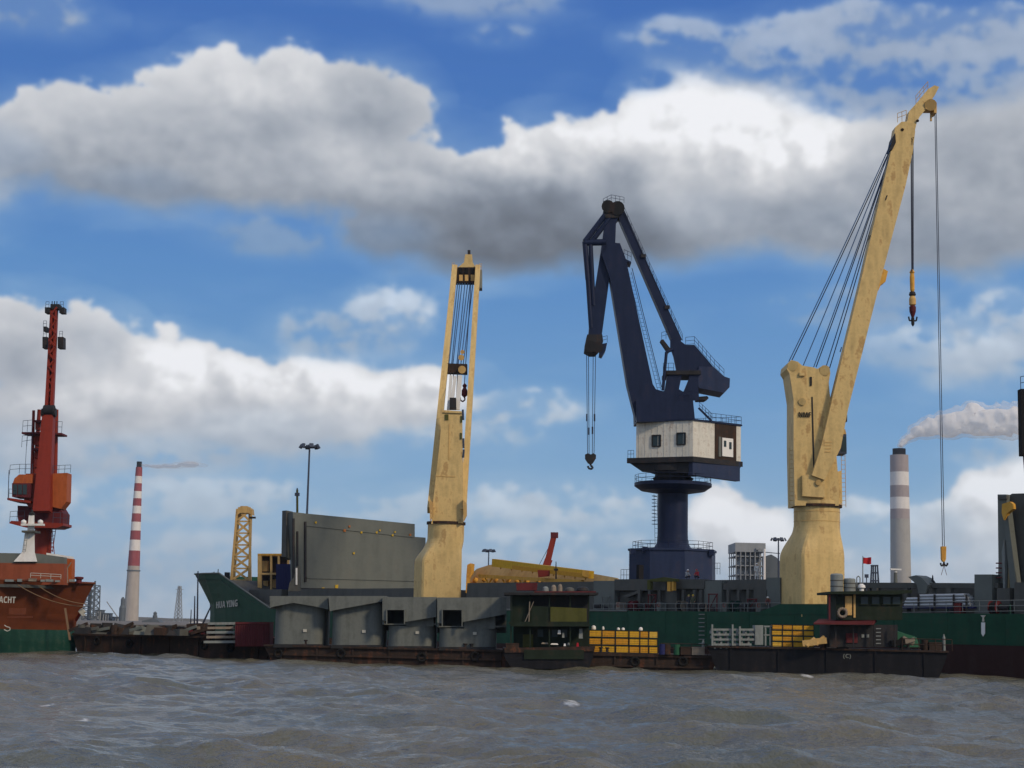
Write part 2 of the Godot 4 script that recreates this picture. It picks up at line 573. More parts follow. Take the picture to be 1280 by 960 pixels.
func make_materials() -> void:
	grain = [noise_bytes(3, 0.014, 256, 256, 256, 256), noise_bytes(9, 0.035, 256, 24, 256, 256, 3), noise_bytes(17, 0.09, 256, 256, 256, 256, 3)]
	paint("cream", Color(.585, .435, .192), .6, .5, Color(.24, .125, .045), 1.0, 9.0)
	paint("tan_steel", Color(.54, .36, .14), .4, .6, Color(.16, .06, .02))
	paint("orange_yellow", Color(.62, .34, .06), .45, .55, Color(.18, .06, .02))
	paint("navy", Color(.0095, .0175, .050), .25, .45, Color(.03, .022, .03), .8)
	paint("navy_light", Color(.023, .036, .082), .3, .5, Color(.06, .04, .04), .8)
	paint("cab_white", Color(.60, .60, .55), .5, .6, Color(.16, .08, .045), 1.0, 6.0)
	paint("white_paint", Color(.66, .67, .66), .25, .5, Color(.25, .15, .09), .6)
	paint("brown_patch", Color(.035, .024, .018), .5, .8)
	paint("hatch_grey", Color(.124, .140, .132), .22, .55, Color(.09, .07, .05), .7, 13.0)
	paint("hatch_grey_dark", Color(.080, .083, .077), .35, .6, Color(.07, .045, .03))
	paint("block_grey", Color(.125, .14, .135), .28, .6, Color(.05, .05, .05), 1.1, 7.0)
	paint("ship_green", Color(.009, .058, .032), .45, .5, Color(.03, .028, .018), 1.4, 12.0)
	paint("ship_red_bottom", Color(.032, .013, .012), .5, .7, Color(.04, .03, .025))
	paint("hull_brown", Color(.130, .038, .017), .5, .5, Color(.05, .02, .012), 1.2, 14.0)
	paint("house_orange", Color(.24, .066, .032), .3, .55, Color(.14, .05, .03), .7)
	paint("boot_green", Color(.008, .046, .036), .45, .55, Color(.07, .08, .06), 1.2, 6.0)
	paint("crane_red", Color(.21, .027, .015), .3, .5, Color(.07, .015, .01), .9)
	paint("crane_orange", Color(.36, .092, .026), .45, .55, Color(.16, .03, .015), .9, 7.0)
	paint("maroon", Color(.10, .018, .022), .4, .65, Color(.04, .015, .012))
	paint("rust_steel", Color(.036, .025, .020), .7, .85, Color(.11, .042, .022), 1.3, 6.0)
	paint("black_hull", Color(.009, .0095, .0125), .35, .55, Color(.035, .022, .016), 1.2, 8.0)
	paint("dark_steel", Color(.022, .023, .026), .3, .6)
	paint("olive", Color(.068, .072, .018), .3, .7, Color(.05, .045, .02))
	paint("dark_green", Color(.012, .021, .013), .4, .7, Color(.03, .02, .014))
	paint("crate_yellow", Color(.60, .36, .025), .35, .55, Color(.25, .10, .02), 1.0, 2.4)
	paint("crate_amber", Color(.56, .28, .02), .45, .55, Color(.22, .08, .02), 1.1, 2.1)
	paint("crate_pale", Color(.64, .44, .07), .3, .55, Color(.25, .12, .03), 1.0, 2.7)
	paint("rack_grey", Color(.20, .225, .225), .35, .6, Color(.10, .07, .05), 1.0, 4.0)
	paint("timber", Color(.22, .19, .155), .4, .85, Color(.12, .09, .07), 1.2, 4.0)
	paint("concrete", Color(.38, .35, .32), .3, .9, Color(.22, .19, .17), .7, 60.0)
	paint("concrete_grey", Color(.34, .34, .33), .25, .9, Color(.2, .19, .18), .6, 60.0)
	paint("stack_red", Color(.27, .065, .072), .3, .8, Color(.3, .12, .11), .6, 40.0)
	paint("stack_white", Color(.68, .67, .66), .3, .8, Color(.42, .37, .34), .6, 40.0)
	paint("stack_pink", Color(.33, .295, .30), .3, .8, Color(.30, .27, .27), .5, 40.0)
	paint("land", Color(.12, .11, .09), .5, .95, Color(.06, .07, .04), 1.2, 30.0)
	paint("quay_stone", Color(.16, .15, .14), .4, .9, Color(.06, .05, .045), 1.2, 9.0)
	paint("plant_grey", Color(.25, .27, .29), .2, .7, Color(.2, .2, .2), .6, 30.0)
	paint("plant_dark", Color(.10, .12, .14), .2, .7, Color(.08, .08, .08), .6, 30.0)
	paint("pipe_silver", Color(.42, .45, .48), .15, .38, Color(.25, .23, .2), .5, 5.0, 0.35)
	plain("cable", Color(.03, .036, .06), .5, .3)
	plain("cable_blue", Color(.05, .11, .24), .5)
	plain("rope", Color(.20, .13, .08), .9)
	plain("soot", Color(.012, .012, .014), .9)
	plain("deep_blue", Color(.02, .024, .10), .6)
	plain("glass", Color(.03, .05, .06), .08)
	plain("white_enamel", Color(.72, .73, .72), .4)
	plain("flag_red", Color(.42, .022, .03), .8)
	plain("mark_yellow", Color(.44, .30, .03), .7)
	plain("mark_orange", Color(.34, .13, .04), .7)
	plain("letter_dark", Color(.015, .014, .012), .6)
	plain("letter_white", Color(.42, .42, .38), .7)
	plain("rubber", Color(.012, .012, .012), .9)
	plain("leaf", Color(.05, .075, .035), .9)
	plain("lamp_blue", Color(.05, .065, .10), .6)
	plain("tarp_green", Color(.02, .09, .05), .7)
	plain("cloth_red", Color(.33, .02, .035), .9)

# ---------------------------------------------------------------- water and land
var swells := []

func make_swells() -> void:
	var r := RandomNumberGenerator.new()
	r.seed = 29
	swells.clear()
	for i in 26:
		var t := i / 25.0
		var length := lerpf(1.1, 10.5, pow(t, 1.5)) * r.randf_range(.9, 1.1)
		var dir := deg_to_rad(r.randfn(-72.0, 34.0))
		var amp := 0.0165 * pow(length, 0.84) * r.randf_range(.6, 1.25)
		swells.append([cos(dir) * TAU / length, sin(dir) * TAU / length, r.randf() * TAU, amp])

func wave_height(x: float, z: float, calm: float) -> float:
	var h := 0.0
	for s in swells:
		var v := 1.0 - 2.0 * absf(sin(0.5 * (s[0] * x + s[1] * z + s[2])))   # sharp crests, round troughs
		h += s[3] * (0.82 * v + 0.22)
	return h * calm

func make_setting() -> void:
	make_swells()
	# one sheet of water: fine waves where it is near, a plain sheet beyond
	origin = Vector3.ZERO
	var patch := FastNoiseLite.new()
	patch.seed = 77; patch.frequency = 0.035; patch.fractal_octaves = 3
	var chop := FastNoiseLite.new()
	chop.seed = 31; chop.frequency = 0.36; chop.fractal_octaves = 3; chop.noise_type = FastNoiseLite.TYPE_SIMPLEX_SMOOTH
	var spray := FastNoiseLite.new()
	spray.seed = 12; spray.frequency = 1.3; spray.fractal_octaves = 3
	var foam_spots := []
	for f in [[715, 881, .62], [974, 874, .62], [56, 882, .4], [104, 902, .35], [250, 867, .4], [486, 896, .4], [602, 834, .7], [1008, 846, .7]]:
		var r := ray(f[0], f[1])
		var p := EYE + r * (3.4 / -r.y)
		foam_spots.append([p.x, p.z, f[2]])
	var cols := 420
	var rows := []
	var d := 16.0
	while d < 330.0:
		rows.append(d)
		d *= 1.0044
	var nrow := rows.size()
	var pos := PackedVector3Array()
	var colr := PackedColorArray()
	pos.resize(nrow * cols)
	colr.resize(nrow * cols)
	for j in nrow:
		for i in cols:
			var tx := tan(deg_to_rad(lerpf(-25.0, 25.0, float(i) / (cols - 1))))
			var x: float = tx * rows[j]
			var z: float = -rows[j]
			var calm := 0.82 + 0.5 * patch.get_noise_2d(x, z)
			var y := wave_height(x, z, calm)
			var c1 := chop.get_noise_2d(x * 0.75, z * 1.15)
			var c2 := chop.get_noise_2d(x * 1.9 + 40.0, z * 2.6)
			y += (0.11 * (0.45 - absf(c1)) + 0.045 * (0.4 - absf(c2))) * calm
			pos[j * cols + i] = Vector3(x, y, z)
			var foam := 0.0
			for f in foam_spots:
				var dx: float = (x - f[0]) / (0.55 * f[2])
				var dz: float = (z - f[1]) / (1.5 * f[2])
				var e := dx * dx + dz * dz
				if e < 4.0:
					foam = maxf(foam, smoothstep(1.4, 0.2, e + 1.6 * spray.get_noise_2d(x * 3.0, z * 1.4)))
			# silt in the water drifts in bands of browner and greener tone
			var silt := clampf(0.5 + 1.1 * patch.get_noise_2d(x * 2.2 + 90.0, z * 1.1), 0, 1)
			colr[j * cols + i] = Color(.096, .102, .086).lerp(Color(.124, .116, .081), silt).lerp(Color(.62, .64, .64), foam)
	var nor := PackedVector3Array()
	nor.resize(nrow * cols)
	for j in nrow:
		for i in cols:
			var l := pos[j * cols + maxi(i - 1, 0)]
			var r2 := pos[j * cols + mini(i + 1, cols - 1)]
			var n := pos[maxi(j - 1, 0) * cols + i]
			var f := pos[mini(j + 1, nrow - 1) * cols + i]
			nor[j * cols + i] = (r2 - l).cross(f - n).normalized()
	var idx := PackedInt32Array()
	for j in nrow - 1:
		for i in cols - 1:
			var a := j * cols + i
			idx.append_array([a, a + cols, a + 1, a + 1, a + cols, a + cols + 1])
	# the sheet beyond and to the sides, a little lower
	var far_pts := [Vector3(-7000, -0.75, 300), Vector3(7000, -0.75, 300), Vector3(7000, -0.75, -7000), Vector3(-7000, -0.75, -7000)]
	var k := pos.size()
	for p in far_pts:
		pos.append(p); nor.append(Vector3.UP); colr.append(Color(.10, .097, .078))
	idx.append_array([k, k + 2, k + 1, k, k + 3, k + 2])
	var arr := []
	arr.resize(Mesh.ARRAY_MAX)
	arr[Mesh.ARRAY_VERTEX] = pos
	arr[Mesh.ARRAY_NORMAL] = nor
	arr[Mesh.ARRAY_COLOR] = colr
	arr[Mesh.ARRAY_INDEX] = idx
	var mesh := ArrayMesh.new()
	mesh.add_surface_from_arrays(Mesh.PRIMITIVE_TRIANGLES, arr)
	var wm := StandardMaterial3D.new()
	wm.resource_name = "muddy_water"
	wm.vertex_color_use_as_albedo = true
	wm.roughness = 0.15
	wm.metallic_specular = 0.35
	var rip := FastNoiseLite.new()
	rip.seed = 4; rip.frequency = 0.022; rip.fractal_octaves = 5; rip.fractal_gain = 0.6
	var ripn := rip.get_seamless_image(512, 512)
	ripn.convert(Image.FORMAT_RGBA8)
	ripn.bump_map_to_normal_map(9.0)
	wm.normal_enabled = true
	wm.normal_texture = ImageTexture.create_from_image(ripn)
	wm.normal_scale = 1.0
	wm.uv1_triplanar = true
	wm.uv1_world_triplanar = true
	wm.uv1_scale = Vector3(.22, .22, .22)
	var water := MeshInstance3D.new()
	water.name = "water"
	water.mesh = mesh
	water.material_override = wm
	water.set_meta("kind", "structure")
	add_child(water)
	# land behind the ships, with a quay wall
	var st := new_st()
	var edge := [[-5000, -352], [-84, -352], [-41, -299], [88, -139], [420, -139], [5000, -500], [5000, -6900], [-5000, -6900]]
	var ring := []
	for e in edge:
		ring.append(Vector3(e[0], 2.7, e[1]))
	slab(st, ring, Vector3(0, -5, 0))
	structure("ground", st, mats.quay_stone)
	st = new_st()
	slab(st, [Vector3(-260, 2.75, -214), Vector3(-59, 2.75, -214), Vector3(-59, 2.75, -351), Vector3(-260, 2.75, -351)], Vector3(0, -5, 0))
	structure("pier_ground", st, mats.quay_stone)
	# low green rise far off, hardly above the sheds
	st = new_st()
	var n := FastNoiseLite.new()
	n.seed = 8; n.frequency = 0.004
	for i in 120:
		var x0 := -2600.0 + i * 44.0
		var x1 := x0 + 44.0
		var h0 := 9.0 + 7.0 * n.get_noise_1d(x0)
		var h1 := 9.0 + 7.0 * n.get_noise_1d(x1)
		var z := -2900.0
		hexa(st, [Vector3(x0, 2, z), Vector3(x1, 2, z), Vector3(x1, 2, z - 300), Vector3(x0, 2, z - 300), Vector3(x0, h0, z - 80), Vector3(x1, h1, z - 80), Vector3(x1, h1, z - 240), Vector3(x0, h0, z - 240)])
	structure("terrain", st, mats.land)

# ---------------------------------------------------------------- far things
func chimney(label: String, px_base: float, py_base: float, px_top: float, py_top: float, depth: float, w_base: float, w_top: float, bands: Array, shaft: Material, cap_px: float, seg := 28) -> Node3D:
	# widths in pixels at that depth; bands: [from, to, material], as shares of the height
	var k := depth / FOCAL
	var foot := at(px_base, py_base, depth)
	var top := at(px_top, py_top, depth)
	var base := Vector3(foot.x, 2.7, -depth)
	var h := top.y - base.y
	var o := thing("chimney", label, "chimney", base, "power station chimneys")
	var radius := func(t): return 0.5 * k * lerpf(w_base, w_top, t)
	var st := new_st()
	var b0: float = bands[0][0]
	lathe(st, base, [[radius.call(0.0), 0], [radius.call(b0), h * b0]], seg)
	obj("shaft", st, shaft, o)
	for b in bands:
		st = new_st()
		lathe(st, base, [[radius.call(b[0]), h * b[0]], [radius.call(b[1]), h * b[1]]], seg)
		obj("band", st, b[2], o)
	if cap_px > 0:
		st = new_st()
		var rt: float = radius.call(1.0)
		lathe(st, base, [[rt, h], [rt * cap_px, h], [rt * cap_px, h * 1.03 + 1.0], [rt * 0.6, h * 1.03 + 1.0]], seg)
		obj("flue", st, mats.soot if cap_px < 0.9 else mats.stack_red, o)
	return o

func floodlight_mast(label: String, px: float, py_top: float, depth: float, ground: float, span: float) -> void:
	var top := at(px, py_top, depth)
	var base := Vector3(top.x, ground, -depth)
	var o := thing("floodlight_mast", label, "light mast", base, "floodlight masts")
	var st := new_st()
	tube(st, base, top, span * .085, span * .05, 10)
	obj("pole", st, mats.lamp_blue, o)
	st = new_st()
	loop_tube(st, ring_pts(top, span * .42, 12), span * .035)
	for i in 4:
		var t := i * PI / 2 + 0.5
		tube(st, top, top + Vector3(cos(t), 0, sin(t)) * span * .42, span * .03, span * .03, 5)
	block(st, top + Vector3.UP * span * .05, Vector3(span * .16, span * .2, span * .16))
	obj("crown_ring", st, mats.lamp_blue, o)
	for i in 6:
		var t := i * TAU / 6 + 0.2
		var e := Vector3(cos(t), 0, sin(t))
		var c := top + e * span * .5 + Vector3.UP * (span * .04)
		st = new_st()
		beam(st, c - e * span * .05 + Vector3.UP * span * .12, c + e * span * .07 - Vector3.UP * span * .1, span * .22, span * .1, span * .26, span * .12, e)
		obj("floodlight", st, mats.lamp_blue, o)

func lattice(st: SurfaceTool, base: Vector3, h: float, w0: float, w1: float, bays: int, r: float, turn := 0.0) -> void:
	var lean := Vector3.ZERO
	for k in bays + 1:
		var t := float(k) / bays
		var t2 := float(k + 1) / bays
		for i in 4:
			var a := TAU * (i + 0.5) / 4 + turn
			var b := TAU * (i + 1.5) / 4 + turn
			var p := base + Vector3(cos(a), 0, sin(a)) * lerpf(w0, w1, t) * .707 + Vector3.UP * h * t
			var q := base + Vector3(cos(b), 0, sin(b)) * lerpf(w0, w1, t) * .707 + Vector3.UP * h * t
			tube(st, p, q, r * .6, r * .6, 4, false)
			if k < bays:
				var p2 := base + Vector3(cos(a), 0, sin(a)) * lerpf(w0, w1, t2) * .707 + Vector3.UP * h * t2
				var q2 := base + Vector3(cos(b), 0, sin(b)) * lerpf(w0, w1, t2) * .707 + Vector3.UP * h * t2
				tube(st, p, p2, r, r, 4, false)
				tube(st, p, q2, r * .55, r * .55, 4, false)
				tube(st, q, p2, r * .55, r * .55, 4, false)

func smoke(called: String, label: String, puffs: Array, depth: float, m: StandardMaterial3D, cell_px: float, shells: Array) -> void:
	# a billowing body of smoke: three shells, thin outside and thicker within, so that its edge is soft
	var k := depth / FOCAL
	origin = at(puffs[0][0], puffs[0][1], depth)
	var balls := []
	var lo := Vector3.ONE * 1e9
	var hi := -lo
	for p in puffs:
		var c := at(p[0], p[1], depth) - origin
		var r := Vector3(p[2], p[3], (p[2] + p[3]) * 0.5) * k
		balls.append([c, r])
		lo = lo.min(c - r * 1.25)
		hi = hi.max(c + r * 1.25)
	var cell := cell_px * k
	var n := FastNoiseLite.new()
	n.seed = 19; n.frequency = 0.05 / k; n.fractal_octaves = 2; n.fractal_gain = 0.45
	var field := func(q: Vector3) -> float:
		var s := 0.0
		for bl in balls:
			var e: Vector3 = (q - bl[0]) / bl[1]
			var f := 1.0 - e.length()
			if f > -0.6: s += exp(6.0 * f)
		return 0.18 - log(s + 1e-6) / 6.0 + 0.30 * n.get_noise_3dv(q)
	var o := Node3D.new()
	o.name = numbered(called)
	add_child(o)
	o.position = origin
	tag(o, label, "smoke", "", "stuff")
	var grid := sample_field(field, lo, hi, cell)
	for i in shells.size():
		var st := new_st()
		net_surface(st, grid, shells[i])
		var thin: StandardMaterial3D = m.duplicate()
		thin.albedo_color.a = m.albedo_color.a * (0.45 if i == 0 else 1.25)
		obj("puff", st, thin, o)

func sample_field(field: Callable, lo: Vector3, hi: Vector3, cell: float) -> Dictionary:
	var size := Vector3i(((hi - lo) / cell).ceil()) + Vector3i.ONE * 2
	var v := PackedFloat32Array()
	v.resize(size.x * size.y * size.z)
	var i := 0
	for z in size.z:
		for y in size.y:
			for x in size.x:
				v[i] = field.call(lo + Vector3(x, y, z) * cell)
				i += 1
	return {"v": v, "size": size, "lo": lo, "cell": cell}

func net_surface(st: SurfaceTool, g: Dictionary, level: float, tint: Variant = null) -> void:
	# surface nets: one vertex in each cell that the surface crosses
	var v: PackedFloat32Array = g.v
	var s: Vector3i = g.size
	var lo: Vector3 = g.lo
	var cell: float = g.cell
	var ids := {}
	var pts := PackedVector3Array()
	var nor := PackedVector3Array()
	var sx := 1
	var sy := s.x
	var sz := s.x * s.y
	for z in s.z - 1:
		for y in s.y - 1:
			for x in s.x - 1:
				var b := x + y * sy + z * sz
				var c := [v[b] - level, v[b + 1] - level, v[b + sy] - level, v[b + sy + 1] - level, v[b + sz] - level, v[b + sz + 1] - level, v[b + sz + sy] - level, v[b + sz + sy + 1] - level]
				var inside := 0
				for q in c:
					if q < 0: inside += 1
				if inside == 0 or inside == 8:
					continue
				var sum := Vector3.ZERO
				var n := 0
				for e in [[0, 1], [2, 3], [4, 5], [6, 7], [0, 2], [1, 3], [4, 6], [5, 7], [0, 4], [1, 5], [2, 6], [3, 7]]:
					var f0: float = c[e[0]]
					var f1: float = c[e[1]]
					if (f0 < 0) != (f1 < 0):
						var t := f0 / (f0 - f1)
						var p0 := Vector3(e[0] & 1, (e[0] >> 1) & 1, (e[0] >> 2) & 1)
						var p1 := Vector3(e[1] & 1, (e[1] >> 1) & 1, (e[1] >> 2) & 1)
						sum += p0.lerp(p1, t)
						n += 1
				ids[b] = pts.size()
				pts.append(lo + (Vector3(x, y, z) + sum / n) * cell)
				nor.append(Vector3(c[1] + c[3] + c[5] + c[7] - c[0] - c[2] - c[4] - c[6], c[2] + c[3] + c[6] + c[7] - c[0] - c[1] - c[4] - c[5], c[4] + c[5] + c[6] + c[7] - c[0] - c[1] - c[2] - c[3]).normalized())
	var keep := origin
	origin = Vector3.ZERO
	for b in ids:
		var x: int = b % s.x
		var y: int = (b / s.x) % s.y
		var z: int = b / sz
		for ax in [[sx, sy, sz, x], [sy, sz, sx, y], [sz, sx, sy, z]]:
			var o1: int = b - ax[1]
			var o2: int = b - ax[2]
			var o3: int = b - ax[1] - ax[2]
			if (v[b] < level) == (v[b + ax[0]] < level):
				continue
			if not (ids.has(o1) and ids.has(o2) and ids.has(o3)):
				continue
			var q := [ids[b], ids[o1], ids[o3], ids[o2]]
			for t in [[0, 1, 2], [0, 2, 3]]:
				var a0: int = q[t[0]]
				var a1: int = q[t[1]]
				var a2: int = q[t[2]]
				if (pts[a2] - pts[a0]).cross(pts[a1] - pts[a0]).dot(nor[a0] + nor[a1] + nor[a2]) < 0:
					var h := a1; a1 = a2; a2 = h
				for a in [a0, a1, a2]:
					if tint != null: st.set_color(tint.call(pts[a]))
					st.set_normal(nor[a])
					st.add_vertex(pts[a])
	origin = keep

func make_far_things() -> void:
	var red: Material = mats.stack_red
	var white: Material = mats.stack_white
	var smoke_white := StandardMaterial3D.new()
	smoke_white.resource_name = "white_smoke"
	smoke_white.albedo_color = Color(.985, .985, .985, .5)
	smoke_white.transparency = BaseMaterial3D.TRANSPARENCY_ALPHA
	smoke_white.roughness = 1.0
	smoke_white.metallic_specular = 0.0
	smoke_white.backlight_enabled = true
	smoke_white.backlight = Color(.9, .9, .9)
	var smoke_grey: StandardMaterial3D = smoke_white.duplicate()
	smoke_grey.resource_name = "grey_smoke"
	smoke_grey.albedo_color = Color(.80, .78, .80, .22)
	# slim striped stack
	var b := []
	var hb := 776.0
	var all := [708.0, 689, 675.5, 664, 653, 642.5, 633, 623.5, 614.5, 604.5, 595.5, 584]
	for i in range(all.size() - 1):
		b.append([(hb - all[i]) / (hb - 584.0), (hb - all[i + 1]) / (hb - 584.0), red if i % 2 == 0 else white])
	b[-1][2] = red
	var c1 := chimney("slim chimney with red and white bands on a tapering bare concrete shaft", 163.5, 776, 175, 584, 1700, 18.5, 8.0, b, mats.concrete, 0.8)
	var st := new_st()
	var foot: Vector3 = c1.position
	var ch := at(175, 584, 1700).y - foot.y
	lathe(st, foot, [[6.15, ch * .32], [6.9, ch * .32], [6.9, ch * .327], [6.1, ch * .327]], 28)
	obj("gallery", st, mats.plant_dark, c1)
	# stout stack with faded bands
	b = [[.62, .665, mats.stack_pink], [.665, .735, white], [.735, .80, mats.stack_pink], [.80, .865, white], [.865, 1.0, mats.stack_pink]]
	b = [[.645, .70, mats.stack_pink], [.70, .765, white], [.765, .83, mats.stack_pink], [.83, .905, white], [.905, 1.0, mats.stack_pink]]
	chimney("stout grey chimney with faded pink and white bands giving off white smoke", 1127, 794, 1125.5, 569, 1500, 26.5, 22.5, b, mats.concrete_grey, 0.72)
	smoke("smoke_plume", "white smoke drifting from the stout chimney", [[1125.5, 557, 6, 4.5, 1], [1129, 552, 7, 5, 1.2], [1136, 546, 10, 7, 1.1, -.2], [1148, 540, 16, 11, 1.0, -.2], [1164, 534, 20, 14, .9, -.2], [1180, 529, 22, 17, .9], [1196, 530, 22, 18, .9], [1212, 521, 24, 18, .9], [1228, 528, 24, 19, .8], [1246, 524, 26, 21, .8], [1264, 527, 26, 22, .7], [1286, 525, 30, 23, .6], [1312, 524, 34, 22, .5], [1216, 510, 14, 9, .6], [1188, 541, 24, 8, .6], [1240, 539, 30, 9, .5]], 1500, smoke_white, 3.0, [0.10, -0.16])
	smoke("thin_smoke", "thin grey smoke trailing from the slim striped chimney", [[176, 580.5, 3.5, 1.8, 1], [182, 582, 8, 2.2, .8, .03], [196, 583.5, 14, 2.6, .7, .02], [214, 583, 18, 3.2, .5], [236, 581, 24, 4.5, .35, -.06]], 1700, smoke_grey, 1.4, [0.1, -0.15])
	# floodlight masts on the quay
	floodlight_mast("tall floodlight mast standing up behind the raised grey hatch cover", 387, 559, 300, 2.7, 3.2)
	floodlight_mast("short floodlight mast beside the leaning telescopic boom", 611, 689, 420, 2.7, 2.9)
	floodlight_mast("floodlight mast between the power plant block and the lettered crane", 973, 675, 262, 2.7, 2.1)
	# boiler house of the power plant
	var d := 620.0
	var k := d / FOCAL
	var p0 := at(919, 795, d)
	var p1 := at(957, 679, d)
	origin = Vector3((p0.x + p1.x) * .5, 2.7, -d - 10)
	var o := thing("power_plant_building", "grey power plant block with open steel frame and closed top storey", "building", origin)
	var top := p1.y
	var wide := p1.x - p0.x
	st = new_st()
	slab(st, [Vector3(p0.x, top - 3.4, -d), Vector3(p1.x, top - 3.4, -d), Vector3(p1.x, top, -d), Vector3(p0.x, top, -d)], Vector3(0, 0, -20))
	obj("top_storey", st, mats.plant_grey, o)
	st = new_st()
	slab(st, [Vector3(p0.x + 3, 2.7, -d - 8), Vector3(p1.x - .4, 2.7, -d - 8), Vector3(p1.x - .4, top - 3.4, -d - 8), Vector3(p0.x + 3, top - 3.4, -d - 8)], Vector3(0, 0, -11))
	obj("boiler_casing", st, mats.plant_grey, o)
	for i in 7:
		st = new_st()
		var x := lerpf(p0.x + .3, p1.x - .3, i / 6.0)
		beam(st, Vector3(x, 2.7, -d - .3), Vector3(x, top - 3.4, -d - .3), .32, .5)
		obj("frame_post", st, mats.plant_grey, o)
	for i in 3:
		st = new_st()
		beam(st, Vector3(p0.x + .3, 2.7, -d - 6.5 - 6.0 * i), Vector3(p0.x + .3, top - 3.4, -d - 6.5 - 6.0 * i), .32, .5)
		obj("frame_post", st, mats.plant_grey, o)
	for i in 9:
		st = new_st()
		var y := lerpf(4, top - 5.0, i / 8.0)
		block(st, Vector3((p0.x + p1.x) * .5, y, -d - 10), Vector3(wide, .34, 19))
		obj("floor_plate", st, mats.plant_grey, o)
	for i in 5:
		for j in 6:
			st = new_st()
			block(st, Vector3(lerpf(p0.x + 3.2, p1.x - 1.8, i / 4.0) + rng.randf_range(-.4, .4), lerpf(8, top - 6.4, j / 5.0), -d - 4), Vector3(rng.randf_range(.6, 1.5), rng.randf_range(.8, 1.7), 1.4))
			obj("duct", st, mats.plant_grey, o)
	st = new_st()
	for i in 4:
		block(st, Vector3(p1.x - 3.0 + .7 * i, top - 2.2 - .8 * (i % 2), -d + .4), Vector3(1.3, .7, .8))
	obj("roof_vents", st, mats.plant_grey, o)
	# its neighbour with the arched top
	st = new_st()
	origin = at(966, 794, d + 6)
	plate(st, [[957, 795], [957, 696], [964, 693], [971, 697], [977, 704], [979, 716], [979, 795]], d + 6, 9)
	single("filter_house", st, mats.plant_dark, "dark filter house with rounded roof joining the power plant block", "building")
	origin = at(948, 794, d - 9)
	o = thing("pipe_mast", "pale steel pipe mast with a crossbar in front of the power plant block", "mast", Vector3(at(955, 794, d - 9).x, 2.7, -d + 9))
	st = new_st()
	tube(st, o.position, at(955.5, 686, d - 9), .55, .45, 8)
	obj("post", st, mats.stack_white, o)
	st = new_st()
	tube(st, at(943, 689, d - 9), at(975, 692, d - 9), .18, .18, 6)
	obj("crossbar", st, mats.plant_dark, o)
	st = new_st()
	tube(st, at(948, 716, d - 9), at(960, 716, d - 9), .2, .2, 6)
	obj("crossbar", st, mats.plant_dark, o)
	# refinery on the far shore
	d = 1150.0
	o = thing("process_tower", "dark lattice process tower with platforms on the far shore", "tower", Vector3(at(113, 776, d).x, 2.7, -d))
	st = new_st()
	lattice(st, o.position, 24, 8.5, 7.6, 6, .42, .3)
	obj("lattice_frame", st, mats.plant_dark, o)
	st = new_st()
	tube(st, o.position + Vector3(-1.2, 0, 0), o.position + Vector3(-1.2, 21, 0), 1.3, 1.3, 10)
	tube(st, o.position + Vector3(2, 0, 1), o.position + Vector3(2, 27, 1), .7, .6, 10)
	obj("column_vessel", st, mats.plant_dark, o)
	for r in [["tank_block", 119, 763, 127, 790, "grey process block beside the lattice tower on the far shore"], ["tank_block", 128, 767, 137, 790, "lower grey process block with a flat roof on the far shore"], ["tank_block", 140, 772, 149, 790, "pale low tank house near the foot of the striped chimney"]]:
		var a := at(r[1], r[2], d + 20)
		var e := at(r[3], r[2], d + 20)
		o = thing(r[0], r[5], "building", Vector3((a.x + e.x) * .5, 2.7, -d - 25))
		st = new_st()
		block(st, Vector3(o.position.x, (2.7 + a.y) * .5, -d - 25), Vector3(e.x - a.x, a.y - 2.7, 9))
		obj("wall", st, mats.plant_dark, o)
		st = new_st()
		block(st, Vector3(o.position.x, a.y + .25, -d - 25), Vector3(e.x - a.x + .8, .5, 9.8))
		obj("roof", st, mats.plant_dark, o)
		for i in 3:
			st = new_st()
			tube(st, Vector3(lerpf(a.x + .8, e.x - .8, i / 2.0), 2.7, -d - 19.8), Vector3(lerpf(a.x + .8, e.x - .8, i / 2.0), a.y - .6, -d - 19.8), .5, .5, 8)
			obj("vessel", st, mats.plant_grey, o)
	o = thing("vent_stack", "thin pale vent stack rising from the far process blocks", "stack", Vector3(at(133.5, 776, d).x, 2.7, -d - 40))
	st = new_st()
	tube(st, o.position, at(133.5, 752, d + 40), .45, .35, 8)
	obj("pipe", st, mats.plant_grey, o)
	st = new_st()
	lathe(st, o.position, [[.5, 9], [1.1, 9], [1.1, 9.3], [.5, 9.3]], 10)
	obj("platform", st, mats.plant_dark, o)
	o = thing("process_column", "blunt dark process column just beside the striped chimney", "tower", Vector3(at(148, 776, d).x, 2.7, -d - 10))
	st = new_st()
	lathe(st, o.position, [[2.2, 0], [2.2, 9], [1.4, 11], [1.4, 15], [.6, 16.4], [0, 16.6]], 14)
	obj("vessel", st, mats.plant_dark, o)
	st = new_st()
	tube(st, o.position + Vector3(2.6, 0, 0), o.position + Vector3(2.6, 24, 0), .4, .3, 6)
	obj("flare_pipe", st, mats.plant_grey, o)
	# rounded plant shed with a stub tower
	d = 700.0
	o = thing("silo_house", "round-roofed grey silo house with a stub tower and bright opening", "building", Vector3(at(188, 776, d).x, 2.7, -d - 5))
	st = new_st()
	plate(st, [[176, 790], [176, 779], [178, 776], [183, 774.5], [192, 773], [197, 774.5], [200, 778], [201, 790], [188, 790], [188, 781], [182, 781], [182, 790]], d, 8)
	obj("hall", st, mats.plant_dark, o)
	st = new_st()
	lathe(st, at(193.5, 776, d + 4), [[1.0, 0], [1.0, 2.2], [.75, 2.2], [.75, 3.1], [1.0, 3.1], [.2, 3.9]], 12)
	obj("stub_tower", st, mats.plant_dark, o)
	# far lattice pylon and low sheds
	d = 1500.0
